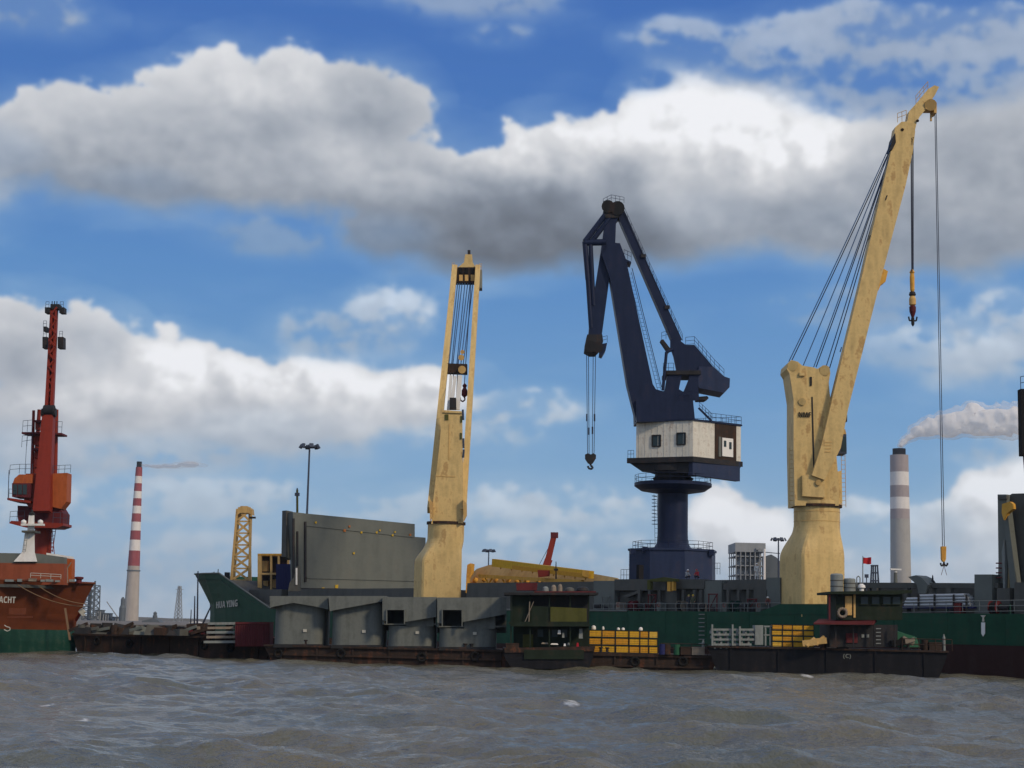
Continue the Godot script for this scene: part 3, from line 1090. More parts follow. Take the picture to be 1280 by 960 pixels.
	o = thing("radio_pylon", "hazy lattice pylon standing alone on the far shore", "pylon", Vector3(at(222.5, 776, d).x, 2.7, -d))
	st = new_st()
	lattice(st, o.position, 32, 5.5, 2.0, 9, .32, .4)
	obj("lattice_frame", st, mats.plant_grey, o)
	st = new_st()
	beam(st, o.position + Vector3(-3.6, 29, 0), o.position + Vector3(3.6, 29, 0), .4, .4)
	beam(st, o.position + Vector3(-3.2, 25, 0), o.position + Vector3(3.2, 25, 0), .4, .4)
	obj("crossarm", st, mats.plant_grey, o)
	for s in [[141, 158, 779, 560, "white"], [150, 176, 782, 480, "pale"], [205, 216, 781, 640, "grey"], [218, 234, 783, 520, "long white"], [236, 248, 778, 600, "tall pinkish"]]:
		var a := at(s[0], s[2], s[3])
		var e := at(s[1], s[2], s[3])
		var dd: float = s[3]
		o = thing("far_shed", "%s shed low on the far shore" % s[4], "shed", Vector3((a.x + e.x) * .5, 2.7, -dd - 6))
		st = new_st()
		block(st, o.position + Vector3.UP * (a.y - 2.7) * .42, Vector3(e.x - a.x, (a.y - 2.7) * .84 + .05, 10))
		obj("wall", st, mats.stack_white if s[4] != "grey" else mats.plant_grey, o)
		st = new_st()
		slab(st, [Vector3(a.x - .3, lerpf(2.7, a.y, .82), -dd - .6), Vector3(e.x + .3, lerpf(2.7, a.y, .82), -dd - .6), Vector3((a.x + e.x) * .5, a.y + .4, -dd - .6)], Vector3(0, 0, -11))
		obj("roof", st, mats.stack_white if s[4] != "grey" else mats.plant_grey, o)
	# red telescopic boom of a yard crane behind the ship
	d = 330.0
	k = d / FOCAL
	o = thing("telescopic_crane", "mobile crane behind the ship with a dark red boom leaning over", "crane", Vector3(at(678, 790, d).x, 2.7, -d))
	st = new_st()
	beam(st, at(673, 735, d), at(686, 699, d), 1.55, 1.5)
	obj("boom", st, mats.crane_red, o)
	st = new_st()
	beam(st, at(684, 704, d), at(692.5, 670, d), 1.25, 1.2, 1.1, 1.1)
	obj("inner_boom", st, mats.crane_red, o)
	st = new_st()
	block(st, at(693, 669, d), Vector3(1.5, 1.1, 1.3))
	obj("boom_head", st, mats.maroon, o)
	st = new_st()
	wire(st, [at(693, 671, d), at(668, 717, d)], .05)
	obj("hoist_cable", st, mats.cable, o)
	st = new_st()
	block(st, at(675, 731, d - 1), Vector3(2.6, 2.4, 2.4))
	obj("boom_foot", st, mats.crane_red, o)
	st = new_st()
	beam(st, at(675, 733, d), o.position + Vector3(0, 3, 0), 2.2, 2.2)
	obj("turret", st, mats.crane_red, o)
	st = new_st()
	block(st, o.position + Vector3(0, 2.2, 0), Vector3(9, 2.6, 2.8))
	obj("carrier", st, mats.crane_red, o)
	for i in 4:
		st = new_st()
		tube(st, o.position + Vector3(-3.4 + 2.3 * i, .65, 1.5), o.position + Vector3(-3.4 + 2.3 * i, .65, -1.5), .65, .65, 14)
		obj("wheel", st, mats.rubber, o)

# ---------------------------------------------------------------- cranes standing on the quay
func make_quay_cranes() -> void:
	make_blue_crane()
	make_red_crane()

func make_blue_crane() -> void:
	var d := 236.0
	var k := d / FOCAL
	var navy: Material = mats.navy
	var foot := at(840, 790, d)
	var axis := Vector3(foot.x, 0, -d)
	var o := thing("slewing_crane", "dark blue slewing crane with double-lever jib and white machinery house", "crane", Vector3(foot.x, 2.7, -d))
	var yat := func(py: float) -> float: return at(840, py, d).y
	# base house, eight-sided
	var y0: float = yat.call(792)
	var y1: float = yat.call(690.0)
	var st := new_st()
	lathe(st, axis, [[6.35, 2.7], [6.35, y1], [6.55, y1], [6.55, y1 + .3], [0, y1 + .3]], 8, false, PI / 8 + .22)
	var house := obj("base_house", st, mats.navy_light, o)
	st = new_st()
	rail(st, ring_pts(axis + Vector3.UP * (y1 + .3), 5.7, 8, .2, TAU + .2), 1.1, 1.4)
	obj("railing", st, navy, house)
	st = new_st()
	block(st, at(800, 716, d - 6.2), Vector3(.9, 2.2, .5), .7)
	obj("door", st, mats.soot, house)
	for q in [[782, 724], [895, 716]]:
		st = new_st()
		rail(st, [at(q[0] - 6, q[1] + 2, d + 1), at(q[0] + 5, q[1] + 2, d - 1)], 1.6, .8)
		obj("stair_railing", st, navy, house)
	for q in [[791, 689], [806, 687], [874, 689], [889, 691]]:
		st = new_st()
		block(st, at(q[0], q[1], d - 4), Vector3(.7, .8, .7))
		obj("vent_box", st, navy, house)
	# column
	st = new_st()
	var yc: float = yat.call(592)
	lathe(st, axis, [[2.9, y1 + .25], [2.25, y1 + 1.2], [2.17, y1 + 2.5], [2.17, yc]], 28)
	obj("column", st, navy, o)
	st = new_st()
	for i in 9:
		loop_tube(st, ring_pts(at(818.5, 620 + i * 4.4, d - 1.6) + Vector3(0, 0, 0), .42, 8, PI * .4, PI * 1.9), .035)
	ladder(st, at(819.5, 618, d - 1.8), at(821, 692, d - 1.8), Vector3(.22, 0, 0))
	obj("caged_ladder", st, navy, o)
	# round gallery
	var yp: float = yat.call(606.0)
	st = new_st()
	lathe(st, axis, [[2.2, yp - 1.3], [4.6, yp - .9], [5.55, yp - .25], [5.55, yp + .15], [2.0, yp + .15]], 36)
	var gal := obj("round_gallery", st, navy, o)
	st = new_st()
	rail(st, ring_pts(axis + Vector3.UP * (yp + .15), 5.45, 18), 1.15, 1.9, .03, 3)
	obj("railing", st, navy, gal)
	st = new_st()
	lathe(st, axis, [[2.2, yp + .1], [3.0, yp + .9], [2.6, yp + 1.1], [2.6, yp + 1.5], [3.6, yp + 1.8], [3.6, yp + 2.6]], 28)
	obj("slew_ring", st, mats.dark_steel, o)
	# machinery house
	var c0 := at(866, 571, 231.5)
	var lf := at(795, 573.5, 235.0)
	var rt := at(926, 577, 237.0)
	var yb: float = c0.y
	c0.y = 0; lf.y = 0; rt.y = 0
	var bk := lf + rt - c0
	var yt: float = at(866, 525.5, 231.5).y
	st = new_st()
	hexa(st, plan_box(lf, c0, rt, bk, yb, yt))
	var cab := obj("machinery_house", st, mats.cab_white, o)
	var fl := (c0 - lf).normalized()      # along the long front
	var fr := (rt - c0).normalized()
	var nl := Vector3(-fl.z, 0, fl.x)
	if nl.z < 0: nl = -nl
	var nr := Vector3(-fr.z, 0, fr.x)
	if nr.z < 0: nr = -nr
	# wall ribs
	for i in 9:
		st = new_st()
		var q := lf.lerp(c0, (i + .5) / 9.0)
		beam(st, raised(q + nl * .02, yb + .1), raised(q + nl * .02, yt - .1), .05, .05, -1, -1, nl)
		obj("wall_rib", st, mats.cab_white, cab)
	for w in [[820.5, 551, 11, 14], [851.5, 548.5, 11, 14.5]]:
		var q := on_plane(w[0], w[1], lf + nl * .03, nl)
		st = new_st()
		var hw: float = w[2] * k * .5
		var hh: float = w[3] * k * .5
		slab(st, [q - fl * hw - Vector3.UP * hh, q + fl * hw - Vector3.UP * hh, q + fl * hw + Vector3.UP * hh, q - fl * hw + Vector3.UP * hh], -nl * .12)
		obj("window", st, mats.glass, cab)
		st = new_st()
		for e in [[-1, -1, 1, -1], [1, -1, 1, 1], [1, 1, -1, 1], [-1, 1, -1, -1]]:
			var a: Vector3 = q + fl * hw * e[0] + Vector3.UP * hh * e[1]
			var b: Vector3 = q + fl * hw * e[2] + Vector3.UP * hh * e[3]
			beam(st, a + nl * .05, b + nl * .05, .14, .16, -1, -1, nl)
		obj("window_frame", st, mats.dark_steel, cab)
	# patched brown part and pale door on the other side
	house_plate(cab, c0, nr, 893.5, 920.5, yb + .02, yt - .02, .05, mats.brown_patch, "bare_panel")
	var dy0: float = on_plane(910, 571, c0, nr).y
	var dy1: float = on_plane(910, 548, c0, nr).y
	house_plate(cab, c0, nr, 903.0, 916.5, dy0, dy1, .16, mats.white_enamel, "door")
	house_plate(cab, c0, nr, 905.2, 908.0, lerpf(dy0, dy1, .52), lerpf(dy0, dy1, .85), .22, mats.glass, "door_window")
	house_plate(cab, c0, nr, 911.8, 914.6, lerpf(dy0, dy1, .42), lerpf(dy0, dy1, .80), .22, mats.glass, "door_window")
	house_plate(cab, c0, nr, 898.6, 901.6, dy0 - .1, dy1 + .1, .14, mats.hatch_grey, "door_jamb")
	# deck under the house
	st = new_st()
	hexa(st, plan_box(lf - fl * 1.2 + nl * .5, c0 + nl * .5 + nr * .3, rt + fr * .1 + nr * .3, bk - fl * 1.2, yb - .75, yb))
	var deck := obj("house_deck", st, mats.dark_steel, o)
	st = new_st()
	hexa(st, [raised(lf + fl * 1.0, yb - 2.0), raised(c0 - fl * .4, yb - 2.3), raised(rt - fr * 1.0, yb - 2.3), raised(bk + fl * 1.2, yb - 2.0), raised(lf - fl * .9, yb - .74), raised(c0, yb - .74), raised(rt, yb - .74), raised(bk, yb - .74)])
	obj("underframe", st, mats.dark_steel, o)
	st = new_st()
	var s0 := on_plane(866, 575, c0 + nr * .32, nr)
	var s1 := on_plane(925, 577, c0 + nr * .32, nr)
	slab(st, [raised(s0, yb - .05), raised(s1, yb - .05), raised(s1, at(925, 602, 237).y), raised(s0, at(866, 594, 231.5).y)], -nr * 1.0)
	obj("lower_skirt", st, mats.navy_light, o)
	st = new_st()
	rail(st, [raised(lf - fl * 1.1 + nl * .4, yb), raised(lf - fl * .2 + nl * .4, yb)], 1.1, .5)
	obj("deck_railing", st, navy, deck)
	# roof edge and its railing
	st = new_st()
	hexa(st, plan_box(lf - fl * .15 + nl * .15, c0 + nl * .15 + nr * .15, rt + fr * .15 + nr * .15, bk, yt, yt + .22))
	var roof := obj("house_roof", st, navy, o)
	st = new_st()
	rail(st, [raised(c0.lerp(rt, .25) + nr * .1, yt + .2), raised(rt + nr * .1, yt + .2), raised(bk, yt + .2)], 1.15, 1.0, .03, 3)
	obj("railing", st, navy, roof)
	# tower that carries the boom and the balance lever
	st = new_st()
	plate(st, [[796, 527], [869, 527], [866, 497], [848, 486], [834, 487], [829, 489], [818, 486], [795, 500]], 233.0, 6.0)
	obj("tower_base", st, navy, o)
	for q in [233.5, 238.0]:
		st = new_st()
		plate(st, [[829, 500], [846, 500], [852, 470], [854, 464], [842, 463], [834, 470]], q, .7)
		obj("tower_leg", st, navy, o)
		st = new_st()
		plate(st, [[850, 500], [874, 500], [873, 484], [872, 462], [862, 462], [861, 474], [852, 496]], q, .7)
		obj("tower_leg", st, navy, o)
	st = new_st()
	plate(st, [[832, 468], [876, 468], [876, 463], [832, 463]], 233.2, 5.8)
	obj("tower_platform", st, mats.dark_steel, o)
	st = new_st()
	tube(st, at(828.6, 488, 233), at(833, 440, 233), .22, .22, 8)
	obj("strut", st, navy, o)
	st = new_st()
	tube(st, at(833, 440, 233), at(842, 437, 233), .2, .2, 8)
	obj("strut", st, navy, o)
	st = new_st()
	rail(st, [at(829, 466, 233), at(842, 466, 233)], 1.4, .8)
	obj("railing", st, navy, o)
	st = new_st()
	rail(st, [at(848, 500, 232.5), at(866, 500, 232.5)], 1.2, .8)
	obj("railing", st, navy, o)
	# balance lever with its counterweight
	st = new_st()
	for q in [234.0, 237.6]:
		plate(st, [[838, 424], [848, 424], [857, 431], [868, 431], [882, 447], [892, 459], [889, 478], [874, 484], [862, 470], [846, 466], [842, 446], [838, 434]], q, .5)
	plate(st, [[850, 434], [866, 436], [880, 450], [868, 464], [852, 460]], 234.4, 3.4)
	var lever := obj("balance_lever", st, navy, o)
	st = new_st()
	plate(st, [[874, 458], [892, 458.5], [904, 470], [912.5, 473], [912, 484], [905, 491], [874, 485], [870, 474]], 233.6, 5.0)
	obj("counterweight", st, mats.navy_light, lever)
	st = new_st()
	plate(st, [[826, 425], [829, 424], [839, 437], [836, 440]], 234, 2.0)
	obj("lever_platform", st, mats.dark_steel, lever)
	st = new_st()
	rail(st, [at(857, 431, 233.9), at(868, 430, 233.9), at(893, 459, 233.9), at(905, 471, 233.9)], 1.1, .9, .03, 3)
	obj("railing", st, navy, lever)
	st = new_st()
	rail(st, [at(827, 425, 234), at(838, 422, 234)], 1.1, .8)
	obj("railing", st, navy, lever)
	st = new_st()
	plate(st, [[871, 496], [884, 495], [886, 497.5], [882, 500], [871, 500]], 234.5, 2.4)
	obj("rest_platform", st, mats.dark_steel, o)
	st = new_st()
	for q in [0, 1]:
		var qa := at(873 + q * .6, 510, 234 - q)
		beam(st, qa, at(889 + q * .6, 526, 234 - q), .25, .1)
	rail(st, [at(874, 511, 233.5), at(890, 526, 233.5)], 1.0, .7)
	ladder(st, at(874, 511, 233.6), at(889, 526, 233.6), Vector3(0, 0, .3), .4)
	obj("stair", st, navy, o)
	# boom
	st = new_st()
	plate(st, [[795.5, 526], [820, 526], [828, 500], [816, 480], [782.5, 324], [775, 304], [763, 303], [752, 318], [762.5, 348], [784, 480]], 233.8, 2.6)
	obj("boom", st, navy, o)
	st = new_st()
	ladder(st, at(787, 340, 234), at(824, 487, 234), Vector3(.25, 0, 0), .6)
	tube(st, at(790, 335, 233.9), at(827, 484, 233.9), .05, .05, 4, false)
	obj("boom_ladder", st, navy, o)
	st = new_st()
	plate(st, [[779, 322], [789, 327], [789, 329], [780, 326]], 234, 3)
	rail(st, [at(780, 322, 234), at(789, 326, 234)], 1.2, .6)
	obj("boom_platform", st, navy, o)
	# swinging jib
	st = new_st()
	plate(st, [[757, 262], [775, 262], [770, 280], [769, 306], [762, 347], [752, 421], [735.5, 421], [737, 405], [751, 315], [756, 280]], 234.4, 2.0)
	var jib := obj("jib", st, navy, o)
	st = new_st()
	for q in [[760, 258, 1.05], [772, 260, 1.15]]:
		tube(st, at(q[0], q[1], 233.8), at(q[0], q[1], 238.2), q[2] * .9, q[2] * .9, 14)
	plate(st, [[757, 254], [763, 252], [770, 255], [777, 258], [778, 266], [772, 272], [757, 272], [754, 264]], 234.2, 3.6)
	obj("jib_head", st, mats.dark_steel, jib)
	st = new_st()
	rail(st, [at(754, 256, 234.4), at(764, 251, 234.4), at(780, 254, 234.4)], .9, .7)
	obj("head_railing", st, navy, jib)
	for q in [234.6, 237.0]:
		for e in [[757, 268, 731, 302, .42], [764, 270, 738, 304, .38], [731, 302, 735, 350, .40], [735, 350, 739, 410, .36], [738, 304, 742, 382, .34], [731, 303.5, 757, 303, .5], [743, 285, 750, 290, .25], [735, 350, 740, 350, .22]]:
			st = new_st()
			tube(st, at(e[0], e[1], q), at(e[2], e[3], q), e[4], e[4], 7)
			obj("truss_bar", st, navy, jib)
	st = new_st()
	plate(st, [[734, 418], [753, 418], [754, 427], [750, 436], [745, 441], [738, 441], [731, 437], [732, 428]], 234.0, 3.6)
	tube(st, at(738, 433, 233.6), at(738, 433, 238), .85, .85, 14)
	tube(st, at(747, 434, 233.6), at(747, 434, 238), .8, .8, 14)
	obj("jib_tip", st, mats.dark_steel, jib)
	st = new_st()
	plate(st, [[751, 430], [759, 428.5], [757, 438], [753, 444.5], [749.5, 443]], 234, 2.8)
	rail(st, [at(752, 430, 234), at(759, 428, 234)], 1.0, .6)
	obj("tip_platform", st, navy, jib)
	# tie between the jib head and the balance lever
	st = new_st()
	beam(st, at(775.5, 268, 236), at(846, 428, 236), 1.15, 1.8, 1.35, 2.0)
	var tie := obj("tie_beam", st, navy, o)
	st = new_st()
	rail(st, [at(780, 267, 235), at(853, 426, 235)], 1.0, 1.3, .03, 3)
	rail(st, [at(780, 267, 237), at(853, 426, 237)], 1.0, 1.3, .03, 2)
	obj("railing", st, navy, tie)
	for q in [[804, 320], [834, 384]]:
		st = new_st()
		block(st, at(q[0], q[1], 235), Vector3(.7, .5, .5))
		obj("lamp_box", st, mats.dark_steel, tie)
	# ropes from the jib tip
	for q in [[733.2, 734.5], [735.5, 736.4], [741.5, 740.4], [744.5, 742.5]]:
		st = new_st()
		tube(st, at(q[0], 442, 236), at(q[1], 568, 236), .045, .045, 4, false)
		obj("hoist_rope", st, mats.cable, o)
	for q in [[733.6, 522], [743.2, 522], [736, 539], [740.6, 538]]:
		st = new_st()
		tube(st, at(q[0], q[1] - 4.5, 235.9), at(q[0], q[1] + 4.5, 235.9), .13, .13, 6)
		obj("rope_socket", st, mats.cable, o)
	# hook block hanging free
	st = new_st()
	plate(st, [[731.5, 568], [735, 566.5], [738.5, 568], [742, 566.5], [745, 568.5], [745, 573], [741.5, 578.5], [738.5, 580.5], [735, 578.5], [731.5, 573]], 235.6, .8)
	var hb := obj("hook_block", st, mats.dark_steel, o)
	st = new_st()
	var hook := [at(738.3, 579, 236), at(738.3, 582, 236), at(740.8, 583.5, 236), at(740.5, 585.8, 236), at(737.5, 586.3, 236), at(735.4, 584.8, 236), at(735, 582.5, 236)]
	loop_tube(st, hook, .16)
	obj("hook", st, mats.dark_steel, hb)

func raised(p: Vector3, y: float) -> Vector3:
	return Vector3(p.x, y, p.z)

func plan_box(a: Vector3, b: Vector3, c: Vector3, e: Vector3, ya: float, yz: float) -> Array:
	return [raised(a, ya), raised(b, ya), raised(c, ya), raised(e, ya), raised(a, yz), raised(b, yz), raised(c, yz), raised(e, yz)]

func house_plate(cab: Node3D, corner: Vector3, n: Vector3, x0: float, x1: float, ya: float, yz: float, out: float, m: Material, called: String) -> void:
	var st := new_st()
	var a := on_plane(x0, 560, corner + n * out, n)
	var b := on_plane(x1, 560, corner + n * out, n)
	slab(st, [raised(a, ya), raised(b, ya), raised(b, yz), raised(a, yz)], -n * .1)
	obj(called, st, m, cab)

func make_red_crane() -> void:
	var d := 232.0
	var k := d / FOCAL
	var red: Material = mats.crane_red
	var base := at(50, 776, d)
	var o := thing("portal_crane", "red and orange harbour crane towering behind the brown ship", "crane", Vector3(base.x, 2.75, -d))
	var st := new_st()
	var y1: float = at(50, 655, d).y
	lathe(st, Vector3(at(52, 700, d).x, 0, -d), [[2.2, 2.75], [1.35, 9], [1.15, y1]], 20)
	obj("column", st, red, o)
	for q in [[66, 700, 62, 655], [63, 690, 67, 662]]:
		st = new_st()
		ladder(st, at(q[0], q[1], d - 1), at(q[2], q[3], d - 1), Vector3(.3, 0, 0), .5, .05)
		obj("ladder", st, red, o)
	st = new_st()
	plate(st, [[24, 657], [78, 659], [79, 642], [74, 634], [22, 632], [22, 646]], d - 3.5, 3.5)
	obj("lower_house", st, mats.maroon, o)
	st = new_st()
	plate(st, [[11, 654], [14, 651], [79, 654], [79, 657], [70, 660], [30, 659]], d - 4.2, 4.5)
	var low := obj("lower_deck", st, red, o)
	st = new_st()
	rail(st, [at(12, 653, d - 4.2), at(30, 652, d - 4.2)], 1.5, .9)
	rail(st, [at(66, 654, d - 4.2), at(84, 655, d - 4.2)], 1.5, .9)
	obj("railing", st, mats.lamp_blue, low)
	st = new_st()
	plate(st, [[32, 592], [64, 592], [64, 637], [36, 634], [30, 626], [30, 610]], d - 4.4, 4.0)
	obj("machinery_house", st, red, o)
	st = new_st()
	plate(st, [[63, 592], [84, 591], [83, 627], [76, 636], [63, 633]], d - 4.0, 2.4)
	obj("orange_house", st, mats.crane_orange, o)
	st = new_st()
	plate(st, [[24, 593], [40, 593], [40, 604], [16, 604], [18, 598]], d - 5.0, 5.0)
	obj("cab_roof", st, mats.crane_orange, o)
	st = new_st()
	plate(st, [[15, 604], [38, 604], [38, 622], [15, 621]], d - 5.2, 4.0)
	var cab := obj("operator_cab", st, mats.maroon, o)
	for i in 3:
		st = new_st()
		plate(st, rect(16.5 + i * 6.0, 605.5, 21.5 + i * 6.0, 618), d - 5.26, .05)
		obj("window", st, mats.glass, cab)
	st = new_st()
	plate(st, [[9, 622], [38, 626], [38, 629], [9, 625]], d - 5.4, 6)
	var bal := obj("balcony", st, red, o)
	st = new_st()
	rail(st, [at(10, 625, d - 5.4), at(11, 593, d - 5.4)], .6, 1.4, .05)
	rail(st, [at(11, 622, d - 5.4), at(20, 623, d - 5.4)], 1.2, .8)
	obj("railing", st, mats.lamp_blue, bal)
	st = new_st()
	rail(st, [at(12, 593, d - 5), at(24, 592, d - 5), at(40, 592, d - 5)], 1.3, .9)
	rail(st, [at(66, 592, d - 4), at(88, 591, d - 4)], 1.1, .9)
	obj("roof_railing", st, mats.lamp_blue, o)
	# A-frame behind the boom
	for e in [[44, 592, 49, 512, .34], [40, 592, 42, 513, .26], [69, 592, 71, 512, .30]]:
		st = new_st()
		tube(st, at(e[0], e[1], d + 1), at(e[2], e[3], d + 1), e[4], e[4] * .8, 7)
		obj("frame_leg", st, red, o)
	for e in [[39, 560, 52, 560], [27, 540, 54, 540], [42, 525, 52, 525], [66, 541, 77, 541]]:
		st = new_st()
		plate(st, [[e[0], e[1]], [e[2], e[3]], [e[2], e[3] + 2.2], [e[0], e[1] + 2.2]], d - 1, 3)
		obj("frame_platform", st, mats.maroon, o)
	for e in [[42, 575, 48, 584], [43, 562, 50, 572], [42, 545, 50, 556], [44, 528, 50, 537]]:
		st = new_st()
		plate(st, rect(e[0], e[1], e[2], e[3]), d + .5, 1.4)
		obj("winch_box", st, red, o)
	for e in [[27, 559, 40, 557], [28, 540, 40, 539], [66, 541, 77, 541], [31, 592, 33, 560]]:
		st = new_st()
		rail(st, [at(e[0], e[1], d - 1), at(e[2], e[3], d - 1)], 1.6, .8)
		obj("frame_railing", st, mats.lamp_blue, o)
	# boom: lower leg in front, then the jib
	st = new_st()
	beam(st, at(53, 640, d - 5.0), at(61.5, 513, d - 3), 2.3, 1.6, 1.5, 1.3)
	obj("boom", st, red, o)
	st = new_st()
	for s in [-1.0, 1.0]:
		beam(st, at(61.5 + s * 3.4, 516, d - 3), at(68.0 + s * 3.0, 384, d - 1), .42, .8, .32, .6)
	var n := 16
	for i in n:
		var t0 := float(i) / n
		var t1 := float(i + 1) / n
		var s := 1.0 if i % 2 == 0 else -1.0
		beam(st, at(lerpf(61.5, 68, t0) + s * 3.2, lerpf(516, 384, t0), d - 2.6), at(lerpf(61.5, 68, t1) - s * 3.2, lerpf(516, 384, t1), d - 2.6), .22, .3)
	beam(st, at(61.5, 516, d - 2.4), at(68, 384, d - .6), .75, .3, .6, .3)
	var jib := obj("jib", st, mats.crane_orange, o)
	jib.material_override = red
	st = new_st()
	tube(st, at(55, 513, d - 3.4), at(68, 513, d - 3.4), .75, .75, 14)
	obj("jib_hinge", st, mats.dark_steel, o)
	for e in [[54, 516], [68.5, 516]]:
		st = new_st()
		tube(st, at(e[0] - 1.6, e[1], d - 3.4), at(e[0] + 1.6, e[1], d - 3.4), .62, .62, 14)
		obj("sheave", st, mats.dark_steel, o)
	for e in [[56, 384, 62, 391], [74, 384, 80, 391], [53, 421, 59, 435], [72, 421, 79, 435], [54, 408, 58, 414]]:
		st = new_st()
		plate(st, rect(e[0], e[1], e[2], e[3]), d - 1.8, 1.4)
		obj("sheave_box", st, mats.dark_steel, jib)
	for e in [[57, 384], [75, 384], [54, 421], [74, 421], [54, 408]]:
		st = new_st()
		rail(st, [at(e[0], e[1], d - 1.6), at(e[0] + 4, e[1], d - 1.6)], .8, .5)
		obj("basket_rail", st, mats.lamp_blue, jib)
	st = new_st()
	for q in [65.0, 68.0, 71.0]:
		tube(st, at(q, 384, d - 1), at(q + .3, 376.5, d - 1), .07, .07, 5)
	plate(st, rect(63, 380, 74, 386), d - 1.6, 1.4)
	obj("jib_head", st, mats.dark_steel, jib)

# ---------------------------------------------------------------- heavy-lift ship lying obliquely: bow to the far left, stern to the near right
const AFT := Vector3(.634, 0, .773)
const SIDE := Vector3(-.773, 0, .634)       # out of the ship's near side
const SHIP := Vector3(-9.7, 0, -222)        # foot of the forward crane
const NEAR_B := 3.0
const MID_B := -8.0

func on_ship(a: float, b: float, y: float) -> Vector3:
	return SHIP + AFT * a + SIDE * b + Vector3.UP * y

func side_at(px: float, py: float, b: float) -> Vector3:
	return on_plane(px, py, SHIP + SIDE * b, SIDE)

func side_plate(st: SurfaceTool, pts: Array, b: float, thick: float) -> void:
	var f := []
	for p in pts:
		f.append(side_at(p[0], p[1], b))
	slab(st, f, -SIDE * thick)

func hull_point(s: float, t: float, flank: float, y_top: float, stem: float) -> Vector3:
	# s metres aft of the stem head, t from keel side 0 to rail 1
	var y := lerpf(-1.5, y_top, t)
	var rake := 0.0
	if y > 6.0: rake = (11.3 - y) / 5.3 * 6.3
	elif y > 4.2: rake = lerpf(4.6, 6.3, (y - 4.2) / 1.8)
	else: rake = lerpf(2.0, 4.6, clampf((y + 1.5) / 5.7, 0, 1))
	var along := s + rake * exp(-s / 14.0)
	var full := 1.0 - exp(-s / lerpf(13.0, 6.5, clampf(t, 0, 1)))
	return on_ship(stem + along, MID_B + flank * 11.0 * full, y)

